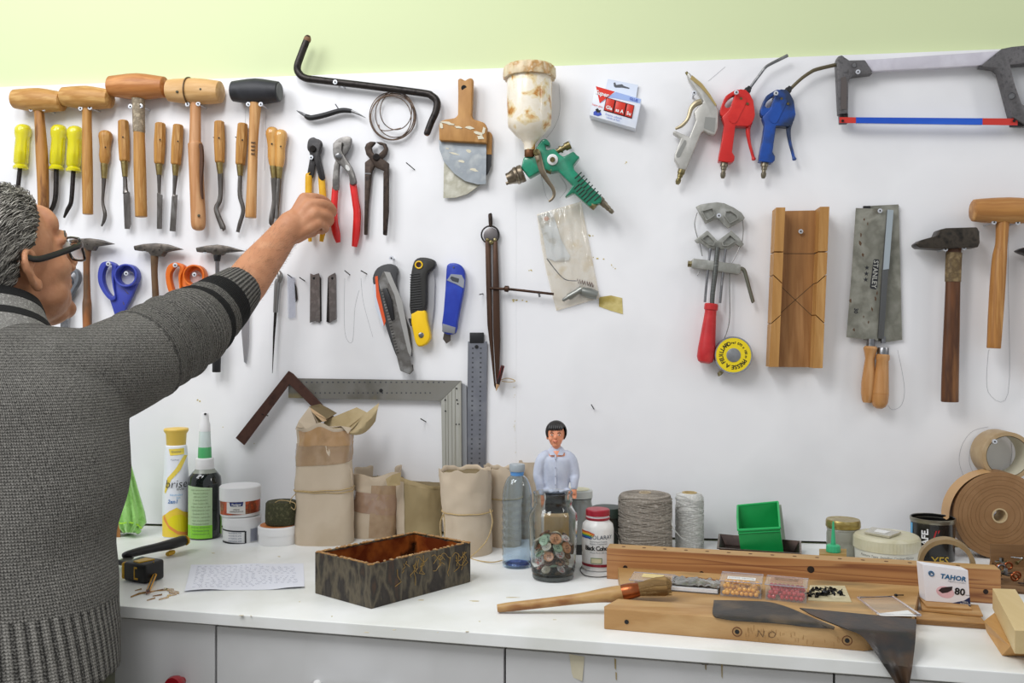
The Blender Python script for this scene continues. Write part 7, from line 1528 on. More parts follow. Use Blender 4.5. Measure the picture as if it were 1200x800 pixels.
part(bx_, 'lettering', on_plane(text('MADE\nIN FRANCE', .003), Q(.87, .9, .001), ux, -uy), WHITE, smooth=0)
# pale beams at the right
PINE = mat('pale_pine', 'd9c292', .5, cols=['cdb481', 'e0cba0'], scale=16, stretch=(1, .12, 1), bump=.1)
z0 = .0165
tl_, tr_, nb = C(1163, 689, .052), C(1190, 690, .052), C(1189, 738, .052); wv = (tr_-tl_); wv.z = 0
q = [V((p.x, p.y, 0)) for p in (tl_, tr_, nb+wv, nb)]
m = MB(); m.prism([V((p.x, p.y, TOP+.052)) for p in q], [V((p.x, p.y, TOP+.0215)) for p in q]); solo('pine_beam', 'short pale pine beam lying across at the right edge', 'beam', m, PINE, bevel=.0008, smooth=0)
q = [C(1153, 727, .021), C(1166, 717, .021), C(1215, 715, .021), C(1230, 762, .021), C(1184, 757, .021)]; q2 = [C(1156, 740, 0), C(1166, 730, 0), C(1215, 728, 0), C(1232, 770, 0), C(1174, 768, 0)]
m = MB(); m.prism(q, q2); solo('wooden_block', 'honey coloured block with slanted ends under the pale pine beam', 'block', m, wood('honey', 'c79a5e', 'b98a4e', axis='y', k=.1), bevel=.0006, smooth=0)
# jars and tins at right
yc = 1.76; cx = 988; H = lambda y: hz(y, yc); R_ = lambda r: rm(r, yc)
T = ct('glass_jar', 'squat glass jar with gold lid behind the green nozzle', 'jar', cx, yc)
m = MB(); m.vl(cx, yc, [(0, R_(17)), (.002, R_(18.6)), (H(625), R_(18.8)), (H(620.5), R_(18)), (H(619.5), R_(18.6)), (H(618), R_(18)), (H(616), R_(17.6))], 40); part(T, 'jar', m, mat('dull_jar_glass', 'a5a598', .08, trans=.35, ior=1.2, coat=.8))
m = MB(); m.vl(cx, yc, [(H(617.5), R_(18.8)), (H(616), R_(19.6)), (H(610.5), R_(19.4)), (H(608), R_(18.4)), (H(608.4), R_(16.5)), (H(608.2), R_(8))], 44); part(T, 'lid', m, mat('gold_lid', 'b3a063', .3, .7, cols=['a08c50', 'c3b27a'], scale=60))
yc = 1.66
m = MB(); m.slab([P(960, 400, 1.645), P(992, 400, 1.645), P(992, 400, 1.685), P(960, 400, 1.685)], 0, hz(646.5, yc)); solo('wood_offcut', 'small tan wood offcut carrying the green nozzle', 'wood', m, wood('tan_offcut', 'b3945c', '9f7f48', axis='x'), smooth=0)
z_ = hz(646, yc); H = lambda y: hz(y, yc); R_ = lambda r: rm(r, yc)
T = thing('nozzle_cap', 'green pointed nozzle cap standing in front of the gold lidded jar', 'nozzle', P(976.5, 400, yc)+V((0, 0, TOP-CAM.z+z_)))
NZ = mat('nozzle_green', '3fae7c', .35)
m = MB(); m.vl(976.5, yc, [(H(639), R_(3)), (H(611), R_(.9)), (H(610.5), R_(.4))], 18); part(T, 'spout', m, NZ)
m = MB(); p = P(976.5, 400, yc); seg = 56; o_ = 0
for zz_, r in [(H(646), 7.6), (H(639), 7.4), (H(637.6), 6), (H(637.6), 2)]:
    for k in range(seg): a = 6.2832*k/seg; q_ = R_(r)*(1+(.07 if k % 4 < 2 and r > 7 else 0)); m.v.append(V((p.x+q_*math.cos(a), p.y+q_*math.sin(a), TOP+zz_)))
for j in range(3):
    for k in range(seg): a = j*seg; m.f.append((a+k, a+(k+1) % seg, a+seg+(k+1) % seg, a+seg+k))
m.f += [tuple(range(seg)), tuple(range(3*seg, 4*seg))]; part(T, 'collar', m, NZ)
yc = 1.70; cx = 1039; H = lambda y: hz(y, yc); R_ = lambda r: rm(r, yc)
T = ct('round_tub', 'wide white tub with ribbed lid and handwritten label', 'tub', cx, yc)
m = MB(); m.vl(cx, yc, [(0, R_(33)), (.002, R_(34.5)), (H(641), R_(35.5))], 48); tb_ = part(T, 'tub', m, mat('ivory_plastic', 'd9d8cd', .4))
m = MB(); seg = 180; p = P(cx, 400, yc)
for zz_, r in [(H(641.5), 35.5), (H(641), 36.7), (H(629), 36.5), (H(626.5), 35), (H(625.5), 33), (H(626), 15)]:
    for k in range(seg): a = 6.2832*k/seg; q_ = R_(r)*(1+(.008 if k % 3 == 0 and r > 36 else 0)); m.v.append(V((p.x+q_*math.cos(a), p.y+q_*math.sin(a), TOP+zz_)))
for j in range(5):
    for k in range(seg): a = j*seg; m.f.append((a+k, a+(k+1) % seg, a+seg+(k+1) % seg, a+seg+k))
m.f += [tuple(range(seg)), tuple(range(5*seg, 6*seg))]; part(T, 'lid', m, mat('ivory_lid', 'cfcbb4', .4, cols=['c4be9f', 'd8d5c4'], scale=14), smooth=25)
c = P(cx, 400, yc); an = toward(cx, yc)
part(tb_, 'lettering', on_cyl(text('Peinture Tapis  Serpillon Couleur Marron', R_(3.8), -.006, .2), c, R_(35.4)+.0008, an+.02, TOP+H(646)), INK, smooth=0)
part(tb_, 'lettering', on_cyl(text('MAT', R_(5), .04), c, R_(35.2)+.0008, an+.65, TOP+H(653)), mat('print_navy', '3a4a72'), smooth=0)
m = MB(); zz_ = H(625.3)+.0006; cc_ = P(cx-4, 400, yc-.004)
q = [V((P(x, 400, y).x, P(x, 400, y).y, TOP+zz_)) for x, y in ((1013, 1.70), (1042, 1.66), (1056, 1.70), (1022, 1.745))]; m.prism([p+V((0, 0, .0035)) for p in q], q); T = thing('clear_cover', 'small clear plastic cover lying on the round white tub', 'cover', sum(q, V((0, 0, 0)))/4); part(T, 'lid', m, mat('clear_cream', 'd8d2ba', .1, trans=.5, coat=.6), smooth=0)
m = MB(); m.prism([p*.45+sum(q, V((0, 0, 0)))/4*.55+V((0, 0, .0042)) for p in q], [p*.45+sum(q, V((0, 0, 0)))/4*.55+V((0, 0, .0036)) for p in q]); part(T, 'label', m, LBW, smooth=0)
yc = 1.745; cx = 1093; H = lambda y: hz(y, yc); R_ = lambda r: rm(r, yc)
T = ct('coffee_tin', 'open black coffee tin with white and gold lettering', 'tin', cx, yc)
m = MB(); m.vl(cx, yc, [(0, R_(23.5)), (H(610), R_(24)), (H(608), R_(24.6)), (H(606), R_(24.6)), (H(605.5), R_(24)), (H(606), R_(23.2)), (H(620), R_(23)), (.004, R_(22.5))], 44); tn = part(T, 'tin', m, mat('tin_black', '151413', .25, coat=.5))
m = MB(); m.vl(cx, yc, [(H(610.5), R_(24.3)), (H(608.5), R_(24.9)), (H(605.8), R_(24.9)), (H(605.3), R_(24.2)), (H(606.5), R_(23.4)), (H(610), R_(23.1))], 44, caps=False); part(T, 'rim', m, mat('tin_rim', '8e8a7c', .3, .9))
c = P(cx, 400, yc); an = toward(cx, yc)
g = text('CAFE.', R_(10.5), .03); r90 = MB(); r90.merge(g, lambda v: V((-v.y, v.x, 0))); part(tn, 'lettering', on_cyl(r90, c, R_(24)+.0006, an-.33, TOP+H(629)), WHITE, smooth=0)
part(tn, 'lettering', on_cyl(text("YES", R_(13), .01), c, R_(24)+.0006, an+.35, TOP+H(652)), mat('gold_print', 'b79a3a', .4), smooth=0)
part(tn, 'blue_edge', wrapband(cx, yc, lambda y: 24, strips([(1069.6, 612), (1072, 612)], [(1069.4, 628), (1072, 628)], 3)), mat('print_sky', '5fa8d6'), smooth=180)
part(tn, 'lettering', on_cyl(text("J'", R_(13), .01, .3), c, R_(24)+.0006, an+.1, TOP+H(622)), mat('print_red', 'a8272a', .4), smooth=0)
# tape rolls
def roll(name, label, cx, cy, yc, ro, ri, dep, M, ME, ax=V((0, 1, 0)), rings=True, loc=None, coreM=None):
    c = P(cx, cy, yc); T = thing(name, label, 'tape', c-V((0, 0, rm(ro, yc)))); Ro, Ri = rm(ro, yc), rm(ri, yc)
    m = MB(); m.lathe(c, c+ax*dep, [(.0, Ri), (0, Ro*.995), (.01, Ro), (.99, Ro), (1, Ro*.995), (1, Ri), (0, Ri)], 72, caps=False); b = part(T, 'roll', m, M)
    if coreM: m = MB(); m.lathe(c-ax*.001, c+ax*(dep+.001), [(0, Ri*1.0), (0, Ri*1.2), (1, Ri*1.2), (1, Ri), (0, Ri)], 36, caps=False); part(T, 'core', m, coreM)
    u = ax.cross(V((0, 0, 1))).normalized(); w_ = u.cross(ax)
    if rings:
        for q in rings: 
            m = MB(); m.tube([c-ax*.0001+u*Ro*q*math.cos(t)+w_*Ro*q*math.sin(t) for t in [k*math.pi/36 for k in range(72)]], .0003, 5, True); part(b, 'layer_line', m, ME)
    return T, c, Ro, b
BT = mat('brown_kraft_tape', '95704a', .55, cols=['8d6842', '9d7852'], scale=14, bump=.05)
T, c, Ro, b = roll('paper_tape_roll', 'large brown gummed paper tape roll standing at the right edge', 1171.5, 604, 1.735, 51, 7.2, .045, BT, mat('layer_dark', '7d5c38', .6), rings=[.33, .45, .52, .63, .7, .82, .9], coreM=mat('roll_core', 'c3ad86', .7))
m = MB(); pts = []
for k in range(15): a = math.radians(100+k*6); e = 1.012+.007*k; pts.append((c.x+Ro*e*math.cos(a), c.z+Ro*e*math.sin(a)))
pts += [(c.x-Ro*1.16, c.z-Ro*.12)]
m.grid([[V((x, c.y+.001, z)) for x, z in pts], [V((x, c.y+.043, z)) for x, z in pts]]); part(T, 'loose_end', m, mat('tape_tan', 'c39a68', .4), solid=.0006, smooth=60)
T, c, Ro, b = roll('masking_tape_roll', 'pale tape roll hanging above the large brown roll', 1181, 534.5, ycW(1181, .07), 28.5, 24, .062, mat('pale_tape', 'b39c78', .5, cols=['a98f6a', 'c2ae8d'], scale=20), ME=BT, rings=None)
m = MB(); m.lathe(c+V((0, .0005, 0)), c+V((0, .061, 0)), [(0, rm(24, 1.7)), (1, rm(24, 1.7))], 56, caps=False); part(T, 'inner_face', m, mat('pale_core', 'cfcab6', .6), label='pale cardboard inner face')
ax = (FW*.93+RT*.36).normalized()
T, c, Ro, b = roll('masking_tape_roll', 'tan tape ring standing on edge in front of the coffee tin', 1110, 665, 1.51, 30.5, 25.5, .028, mat('tan_ring', '9c8560', .5, cols=['8b7450', 'aa9470'], scale=20), ME=BT, ax=ax, rings=None)
c2 = c.z-Ro-TOP
for o in [T]+list(T.children): pass
T.location.z -= c2*1.0 if abs(c2) < .05 else 0
# box of small hardware at the right edge
T = thing('hardware_box', 'open wooden box of small metal hardware at the right edge', 'box', C(1195, 690))
WB = wood('box_brown', '8d6c48', '76573a', axis='x')
yb1 = 1.60
a, b_, c_, d_ = C(1156, 693), C(1250, 700), C(1240, 668), C(1160, 665)
for (p, q_, hh) in ((a, b_, .012), (b_, c_, .04), (c_, d_, .045), (d_, a, .012)):
    n_ = (q_-p).cross(V((0, 0, 1))).normalized()*-.004; m = MB(); qq = [p, q_, q_+n_, p+n_]; m.prism([V((x.x, x.y, TOP+(hh if i in (0, 1, 2, 3) else hh))) for i, x in enumerate(qq)], [V((x.x, x.y, TOP)) for x in qq]); part(T, 'side', m, WB, smooth=0)
m = MB(); m.prism([V((x.x, x.y, TOP+.004)) for x in (a, b_, c_, d_)], [V((x.x, x.y, TOP+.0005)) for x in (a, b_, c_, d_)]); part(T, 'base', m, WB, smooth=0)
rr = random.Random(31)
kinds = [('metal_bracket', 'small grey metal bracket in the hardware box', 'bracket'), ('screw', 'small loose screw in the hardware box', 'screw'), ('steel_ring', 'small round metal ring in the hardware box', 'ring')]
for i in range(16):
    u, v = rr.uniform(.1, .5), rr.uniform(.15, .9); p = (a*(1-u)+b_*u)*(1-v)+(d_*(1-u)+c_*u)*v; p.z = TOP+.008+rr.uniform(0, .016)
    k = i % 3; m = MB(); an_ = rr.uniform(0, 3.14); d = V((math.cos(an_), math.sin(an_), rr.uniform(-.2, .4)))
    if k == 0: m.box(p, .022, .007, .002, an_); m.box(p+V((0, 0, .004)), .004, .007, .008, an_)
    elif k == 1: m.lathe(p, p+d*.02, [(0, .0035), (.1, .0035), (.1, .0016), (1, .001)], 10)
    else: m.tube([p+V((.006*math.cos(t), .001, .006*math.sin(t))) for t in [j*.6283 for j in range(10)]], .0018, 7, True)
    solo(kinds[k][0], kinds[k][1], kinds[k][2], m, [STEEL, BRASS, mat('copper', 'b0673f')][i % 3 if i % 5 else 0], group=kinds[k][0].replace('_', ' ')+'s in the hardware box')
# ================================================================ PEOPLE
def chain(m, pts, seg=18, caps=True, flat=1.0, ref=None, n=1):
    """rounded limb through (point, radius)"""
    q = [(*V(p), r) for p, r in pts]
    if n > 1: q = spl(q, n)
    P3 = [V(a[:3]) for a in q]; R3 = [max(.0005, a[3]) for a in q]
    if caps:
        for e, s_ in ((0, 1), (-1, -1)):
            d = (P3[e]-P3[e+s_]).normalized(); r = R3[e]; ex = [(P3[e]+d*r*math.sin(t), r*math.cos(t)) for t in (.5, .95, 1.3)]
            if e == 0: P3 = [x for x, _ in reversed(ex)]+P3; R3 = [x for _, x in reversed(ex)]+R3
            else: P3 = P3+[x for x, _ in ex]; R3 = R3+[x for _, x in ex]
    return m.tube(P3, R3, seg, flat=flat, ref=ref)
SKIN = mat('skin', 'c28c69', .5, cols=['bb8361', 'c89472'], scale=26, bump=.25, bscale=260, detail=5, spec=.35)
def frame_ell(m, O, ax, c, r, seg=20, rings=14):
    M = Matrix((ax[0], ax[1], ax[2])).transposed(); return m.ell(O+ax[0]*c[0]+ax[1]*c[1]+ax[2]*c[2], *r, seg, rings, M)
YT = 1.40                                             # depth of the man's torso
base = P(-45, 400, YT); base.z = 0
MAN = thing('person', 'grey haired man in glasses and grey knitted sweater reaching for the pincers', 'person', base)
A_, B_ = math.radians(26), math.radians(19)
hf = (RT*math.sin(A_)+FW*math.cos(A_))*math.cos(B_)+UP*math.sin(B_)
hr = RT*math.cos(A_)-FW*math.sin(A_)
hu = hr.cross(hf).normalized()
HO = P(9, 311, 1.50)
def Hd(x, y, z): return HO+hr*x+hf*y+hu*z
ax3 = (hr, hf, hu)
body = MB()
E = lambda c, r: frame_ell(body, HO, ax3, c, r)
E((0, -.012, .03), (.077, .098, .092)); E((0, .032, -.015), (.064, .068, .092)); E((0, .03, -.07), (.056, .058, .042)); E((0, .078, -.1), (.022, .020, .019))
E((.042, .052, -.02), (.024, .03, .026)); E((-.042, .052, -.02), (.024, .03, .026)); E((.04, .03, -.06), (.024, .034, .03)); E((-.04, .03, -.06), (.024, .034, .03))
E((0, .062, -.075), (.034, .03, .03)); E((0, .07, .055), (.055, .025, .035)); E((0, .05, -.105), (.03, .03, .016))
E((0, .092, -.052), (.023, .011, .006)); E((0, .09, -.063), (.02, .012, .007))
chain(body, [(Hd(0, .094, .012), .008), (Hd(0, .108, -.008), .0095), (Hd(0, .119, -.026), .0125), (Hd(0, .104, -.034), .012)])
for s_ in (-1, 1):
    E((.012*s_, .106, -.033), (.009, .010, .007)); chain(body, [(Hd(.012*s_, .098, .025), .008), (Hd(.03*s_, .094, .03), .009), (Hd(.05*s_, .075, .022), .008)])
    # ear
    ep = [(0, .032), (.014, .028), (.021, .014), (.02, -.002), (.012, -.018), (.004, -.03), (-.004, -.034), (-.008, -.024)]
    chain(body, [(Hd((.082-.006*max(0, -z)/.03+.016*max(0, y)/.02)*s_, -.016-y, z-.006), .0056) for y, z in spl([(-.008, .022), (-.002, .031), (.010, .031), (.020, .020), (.020, .002), (.013, -.016), (.004, -.028), (-.005, -.033), (-.008, -.022)], 3)], 10)
    chain(body, [(Hd((.080+.25*max(0, y))*s_, -.022-y, z-.006), .0045) for y, z in [(-.002, .018), (.008, .016), (.008, .002), (.002, -.012), (-.006, -.02)]], 10)
    chain(body, [(Hd(.074*s_, -.008, .006), .006), (Hd(.074*s_, -.02, -.004), .008), (Hd(.072*s_, -.014, -.022), .007)], 10)
    E((.079*s_, -.014, -.036), (.005, .007, .009))
# neck
NB = P(-8, 402, 1.42)
chain(body, [(Hd(0, -.03, -.03), .062), (Hd(0, -.035, -.09), .062), (NB, .066), (NB-UP*.08, .08)])
# torso (hidden by the sweater)
def tring(xr, y, hw): return P(xr, y, 1.25+.16*min(1, max(0, (850-y)/420)))-RT*hw
rings_ = [(128, 850, .215, .125), (128, 792, .213, .125), (128, 740, .208, .125), (126, 700, .205, .122), (128, 640, .204, .12), (134, 570, .21, .125), (142, 510, .218, .125), (138, 462, .21, .12), (118, 425, .185, .10), (86, 402, .145, .08), (62, 388, .10, .065)]
def torso(m, off=0, rows=rings_, seg=40):
    rr_ = []
    for xr, y, hw, hd in [tuple(r) for r in spl(rows, 3)]:
        c = tring(xr, y, hw); L = []
        for k in range(seg):
            a = 6.2832*k/seg; q = (abs(math.cos(a))**2.5+abs(math.sin(a))**2.5)**(-1/2.5); L.append(c+RT*(hw+off)*q*math.cos(a)+FW*(hd+off)*q*math.sin(a))
        rr_.append(L)
    m.grid(rr_, True); n = len(rr_); o = len(m.v)-n*seg
    m.f += [tuple(o+k for k in reversed(range(seg))), tuple(o+(n-1)*seg+k for k in range(seg))]
torso(body, -.012)
# right arm
ARM = [(P(60, 425, 1.40), .07), (P(98, 442, 1.43), .066), (P(150, 430, 1.50), .058), (P(205, 400, 1.60), .05), (P(245, 372, 1.69), .048), (P(283, 338, 1.78), .044), (P(300, 316, 1.82), .041), (P(320, 291, 1.87), .035), (P(333, 274, 1.895), .031), (P(343, 264, 1.905), .033)]
chain(body, ARM[1:], 22, n=3, flat=.92)
# right hand
def hp(x, y, d): return P(x, y, d)
palm = [(333, 274, 1.895, .030), (344, 262, 1.903, .031), (354, 251, 1.91, .034), (362, 245, 1.915, .030)]
MC = [((341, 262, 1.905), (357, 233, 1.915), .0145), ((343, 266, 1.90), (364, 240, 1.905), .0150), ((345, 270, 1.90), (369, 250, 1.902), .0150), ((345, 275, 1.90), (371, 262, 1.905), .0145), ((343, 270, 1.93), (358, 246, 1.935), .018), ((346, 276, 1.925), (364, 266, 1.93), .018)]
for a, b, r in MC: chain(body, [(hp(*a), r*1.05), (hp((a[0]+b[0])/2, (a[1]+b[1])/2, (a[2]+b[2])/2), r*1.04), (hp(*b), r)], 14)
FG = [[(357, 232, 1.915, .0115), (368, 231, 1.925, .0098), (379, 234, 1.945, .0096), (386, 240, 1.965, .0085), (382, 245, 1.98, .0075)],
      [(364, 239, 1.903, .0118), (377, 238, 1.91, .0102), (388, 243, 1.93, .0100), (390, 250, 1.95, .0090), (383, 254, 1.968, .0078)],
      [(369, 250, 1.902, .0115), (380, 251, 1.91, .0100), (387, 256, 1.93, .0096), (385, 262, 1.95, .0086), (377, 264, 1.965, .0076)],
      [(371, 262, 1.905, .0105), (378, 263, 1.915, .0088), (382, 267, 1.932, .0084), (378, 271, 1.948, .0076), (372, 270, 1.958, .0068)],
      [(350, 262, 1.925, .0155), (358, 272, 1.945, .0125), (366, 272, 1.962, .0112), (374, 266, 1.972, .0095)]]
for f_ in FG: chain(body, [(hp(*q[:3]), q[3]) for q in f_], 14, n=3)
# left arm hanging, legs
LS = tring(138, 455, .21)-RT*.20
chain(body, [(LS, .06), (LS-RT*.05-UP*.28, .048), (LS-RT*.04-UP*.52+FW*.07, .034), (LS-RT*.03-UP*.56+FW*.08, .034)], 16)
lh = LS-RT*.03-UP*.60+FW*.09
for i in range(4): chain(body, [(lh+FW*(.02*(1.5-i))+UP*.05, .013), (lh+FW*(.022*(1.5-i)), .0105), (lh+FW*(.02*(1.5-i))-UP*.04+RT*.012, .009), (lh+FW*(.019*(1.5-i))-UP*(.065-.004*abs(i-1.3))+RT*.028, .0075)], 10)
chain(body, [(lh+FW*.03+UP*.045, .015), (lh+FW*.052+UP*.01, .011), (lh+FW*.05-UP*.025+RT*.01, .009)], 10)
pel = tring(128, 850, .215)
for s_ in (-1, 1): chain(body, [(pel+RT*.095*s_-UP*.02, .09), (V((pel.x, pel.y, .45))+RT*.1*s_, .06), (V((pel.x, pel.y, .10))+RT*.11*s_, .042), (V((pel.x, pel.y, .05))+RT*.11*s_+FW*.05, .035)], 16)
bm_ = remesh(body, .0034, 7, .5)
part(MAN, 'body', bm_, SKIN, smooth=180)
# fingernail and arm hair
rr = random.Random(40); m = MB(); AH = mat('arm_hair', '6d4f38', .6)
q = spl([(*p, r) for p, r in ARM[5:9]], 10)
for i in range(620):
    k = rr.randrange(2, len(q)-2); c = V(q[k][:3]); t = (V(q[k+1][:3])-c).normalized(); u = t.cross(UP).normalized(); w_ = t.cross(u); a = rr.random()*6.283
    n_ = (u*math.cos(a)+w_*math.sin(a)); r = q[k][3]; p0 = c+n_*r*.93; d = (t*.8+w_*rr.uniform(-.2, .7)+n_*.25).normalized()
    m.tube([p0, p0+d*.006+n_*.001, p0+d*.013], [.00016, .00014, .00005], 3)
part(MAN, 'arm_hair', m, AH, kind='stuff')
# sweater : one knitted surface, stitches follow stored along/around coordinates
sw = MB(); torso(sw, .004, rings_[1:-1]+[(64, 390, .105, .075)])
SL = [(P(52, 446, 1.40), .084), (P(98, 447, 1.43), .083), (P(145, 428, 1.49), .082), (P(190, 403, 1.57), .078), (P(222, 385, 1.63), .073), (P(240, 372, 1.68), .066), (P(262, 354, 1.73), .058), (P(283, 336, 1.78), .047)]
sq_ = spl([(*p, r) for p, r in SL], 10); acc = [0]
for i in range(1, len(sq_)): acc.append(acc[-1]+(V(sq_[i][:3])-V(sq_[i-1][:3])).length)
SLEN = acc[-1]
pp, rads = [], []
for q, s_ in zip(sq_, acc):
    e = SLEN-s_; f_ = 0
    if .10 < e < .30: f_ = .0035*math.sin(e*150)+.0025*math.sin(e*83+1)
    if e < .055: f_ = -.001
    pp.append(V(q[:3])); rads.append(q[3]+f_)
sw.tube(pp, rads, 40, ref=UP)
LSW = [(LS+RT*.03, .085), (LS-RT*.02-UP*.05, .075), (LS-RT*.05-UP*.28, .062), (LS-RT*.04-UP*.48+FW*.06, .045)]
chain(sw, LSW, 24)
chain(sw, [(P(-40, 440, 1.40), .09), (P(15, 438, 1.40), .085), (P(60, 440, 1.41), .078), (P(96, 443, 1.43), .08)], 24)
chain(sw, [(tring(100, 415, .17)-RT*.10, .07), (LS+UP*.01, .075)], 24)
sm = remesh(sw, .0052, 5, .5)
tb0 = P(-45, 600, 1.3)
for v in sm.v:
    d = V((v.x-tb0.x, v.y-tb0.y, 0)); k = min(1, max(0, (1.28-v.z)/.1))*min(1, max(0, (v.z-.93)/.08))
    if d.length < .4 and k > 0:
        s_ = d.dot(RT); wv = math.sin((v.z*1.0-s_*.55)*34+2.2*noise.noise(v*3.2))*.5+noise.noise(V((v.x*5, v.y*5, v.z*13)))
        v += d.normalized()*wv*.0075*k
me = mesh_from(sm, ORG[MAN.name], None, name='sweater', smooth=180)
vs = np.array([v.co for v in me.vertices])+np.array(ORG[MAN.name])
cl_ = np.array([list(p) for p in pp]); ac = np.array(acc)
along = np.zeros(len(vs)); around = np.zeros(len(vs)); isl = np.zeros(len(vs))
seg_ = cl_[1:]-cl_[:-1]; L2 = (seg_**2).sum(1); best = np.full(len(vs), 9.); bi = np.zeros(len(vs), int); bt_ = np.zeros(len(vs))
for i in range(len(seg_)):
    t = np.clip(((vs-cl_[i])@seg_[i])/L2[i], 0, 1); d = np.linalg.norm(vs-(cl_[i]+t[:, None]*seg_[i]), axis=1); mk = d < best; best[mk] = d[mk]; bi[mk] = i; bt_[mk] = t[mk]
sv = SLEN-(ac[bi]+bt_*np.sqrt(L2[bi])); onS = (best < .095) & (ac[bi]+bt_*np.sqrt(L2[bi]) > .17)
dirs = seg_/np.sqrt(L2)[:, None]; ref = np.cross(dirs, [0, 0, 1]); ref /= np.linalg.norm(ref, axis=1)[:, None]; w2 = np.cross(dirs, ref)
rel = vs-(cl_[bi]+bt_[:, None]*seg_[bi]); ang = np.arctan2((rel*w2[bi]).sum(1), (rel*ref[bi]).sum(1))
tc_ = np.array(list(base)); R3_, F3_ = np.array(list(RT)), np.array(list(FW))
rx = (vs-tc_)@R3_; ry = (vs-tc_)@F3_; angT = np.arctan2(ry*1.6, rx)
K = np.where(onS[:, None], np.stack([sv, ang*.075, np.ones(len(vs))], 1), np.stack([vs[:, 2], angT*.24, np.zeros(len(vs))], 1))
at = me.attributes.new('knit', 'FLOAT_VECTOR', 'POINT'); at.data.foreach_set('vector', K.astype(np.float32).ravel())
def knit_mat(name, base_a, base_b, stripes=True, hem=True):
    m = bpy.data.materials.new(name); m.use_nodes = True; nt = m.node_tree; N = nt.nodes; Lk = nt.links; b = N['Principled BSDF']; b.inputs['Roughness'].default_value = .95; b.inputs['Specular IOR Level'].default_value = .15; b.inputs['Sheen Weight'].default_value = .04
    a = N.new('ShaderNodeAttribute'); a.attribute_name = 'knit'; s = N.new('ShaderNodeSeparateXYZ'); Lk.new(a.outputs['Vector'], s.inputs[0])
    def M(op, x, y=None, z=None):
        n = N.new('ShaderNodeMath'); n.operation = op
        for i, v in enumerate((x, y, z)):
            if v is None: continue
            if isinstance(v, (int, float)): n.inputs[i].default_value = v
            else: Lk.new(v, n.inputs[i])
        return n.outputs[0]
    X, Y, Z = s.outputs
    col = M('SINE', M('MULTIPLY', Y, 1000.)); row = M('SINE', M('ADD', M('MULTIPLY', X, 1500.), M('MULTIPLY', M('ABSOLUTE', col), 2.2)))
    rows_only = M('SINE', M('MULTIPLY', X, 1500.))
    hgt = M('ADD', M('MULTIPLY', M('ABSOLUTE', col), M('SUBTRACT', 1.2, M('MULTIPLY', Z, .7))), M('MULTIPLY', row, .35)); hgt = M('ADD', hgt, M('MULTIPLY', M('MULTIPLY', rows_only, Z), .5))
    hemm = M('MULTIPLY', M('LESS_THAN', X, 0.945), M('SUBTRACT', 1., Z))
    cuff = M('MULTIPLY', M('LESS_THAN', X, .062), Z)
    rib = M('MULTIPLY', M('MAXIMUM', hemm, cuff), M('MULTIPLY', M('SINE', M('MULTIPLY', Y, 560.)), 1.3)); hgt = M('ADD', hgt, rib)
    nz = N.new('ShaderNodeTexNoise'); nz.inputs['Scale'].default_value = 420; nz.inputs['Detail'].default_value = 3; tc = N.new('ShaderNodeTexCoord'); Lk.new(tc.outputs['Object'], nz.inputs['Vector'])
    nz2 = N.new('ShaderNodeTexNoise'); nz2.inputs['Scale'].default_value = 14; nz2.inputs['Detail'].default_value = 3; Lk.new(tc.outputs['Object'], nz2.inputs['Vector'])
    f_ = M('ADD', M('MULTIPLY', hgt, .17), M('MULTIPLY', nz.outputs['Fac'], 1.1)); f_ = M('ADD', M('SUBTRACT', f_, .22), M('MULTIPLY', nz2.outputs['Fac'], .12))
    rp = N.new('ShaderNodeValToRGB'); Lk.new(f_, rp.inputs[0]); rp.color_ramp.elements[0].position = .2; rp.color_ramp.elements[0].color = lin(base_a); rp.color_ramp.elements[1].position = .85; rp.color_ramp.elements[1].color = lin(base_b)
    out = rp.outputs[0]
    if stripes:
        def band(lo, hi): return M('MULTIPLY', M('MULTIPLY', M('GREATER_THAN', X, lo), M('LESS_THAN', X, hi)), Z)
        k = M('MAXIMUM', band(.060, .098), band(.116, .158))
        mx = N.new('ShaderNodeMix'); mx.data_type = 'RGBA'; Lk.new(k, mx.inputs[0]); Lk.new(out, mx.inputs[6]); mx.inputs[7].default_value = lin('141414'); out = mx.outputs[2]
    Lk.new(out, b.inputs['Base Color'])
    bp = N.new('ShaderNodeBump'); bp.inputs['Strength'].default_value = .8; bp.inputs['Distance'].default_value = .0016; Lk.new(M('ADD', hgt, nz.outputs['Fac']), bp.inputs['Height']); Lk.new(bp.outputs[0], b.inputs['Normal'])
    return m
KNIT = knit_mat('grey_knit', '2b2a28', '8a8781')
me.materials.append(KNIT); so = bpy.data.objects.new('sweater', me); COL.objects.link(so); so.parent = MAN; ORG[so.name] = ORG[MAN.name]
# collar with black stripes
def collar(v0, v1, name, M, label=None, off=0.0):
    m = MB(); rows = []
    c0, c1 = P(-12, 418, 1.425), P(-9, 362, 1.462)
    for j in range(7):
        v = v0+(v1-v0)*j/6; c = c0.lerp(c1, v); r = .102-.030*v+off
        tl = (c1-c0).normalized(); u = RT-tl*RT.dot(tl); u.normalize(); w_ = tl.cross(u)
        rows.append([c+u*r*1.02*math.cos(t)+w_*r*.97*math.sin(t) for t in [k*6.2832/48 for k in range(48)]])
    m.grid(rows, True); return part(MAN, name, m, M, label=label, solid=.004, smooth=60)
RIBM = mat('collar_rib', '8b8985', .95, cols=['6b6965', 'a19f9a'], scale=260, bump=.8, bscale=500)
BK = mat('black_wool', '151515', .95, bump=.6, bscale=600)
collar(-.1, .40, 'collar', RIBM); collar(.40, .56, 'collar_stripe', BK, 'black knitted stripe', .001); collar(.56, .86, 'collar', RIBM); collar(.86, 1.06, 'collar_stripe', BK, 'black knitted stripe', .001)
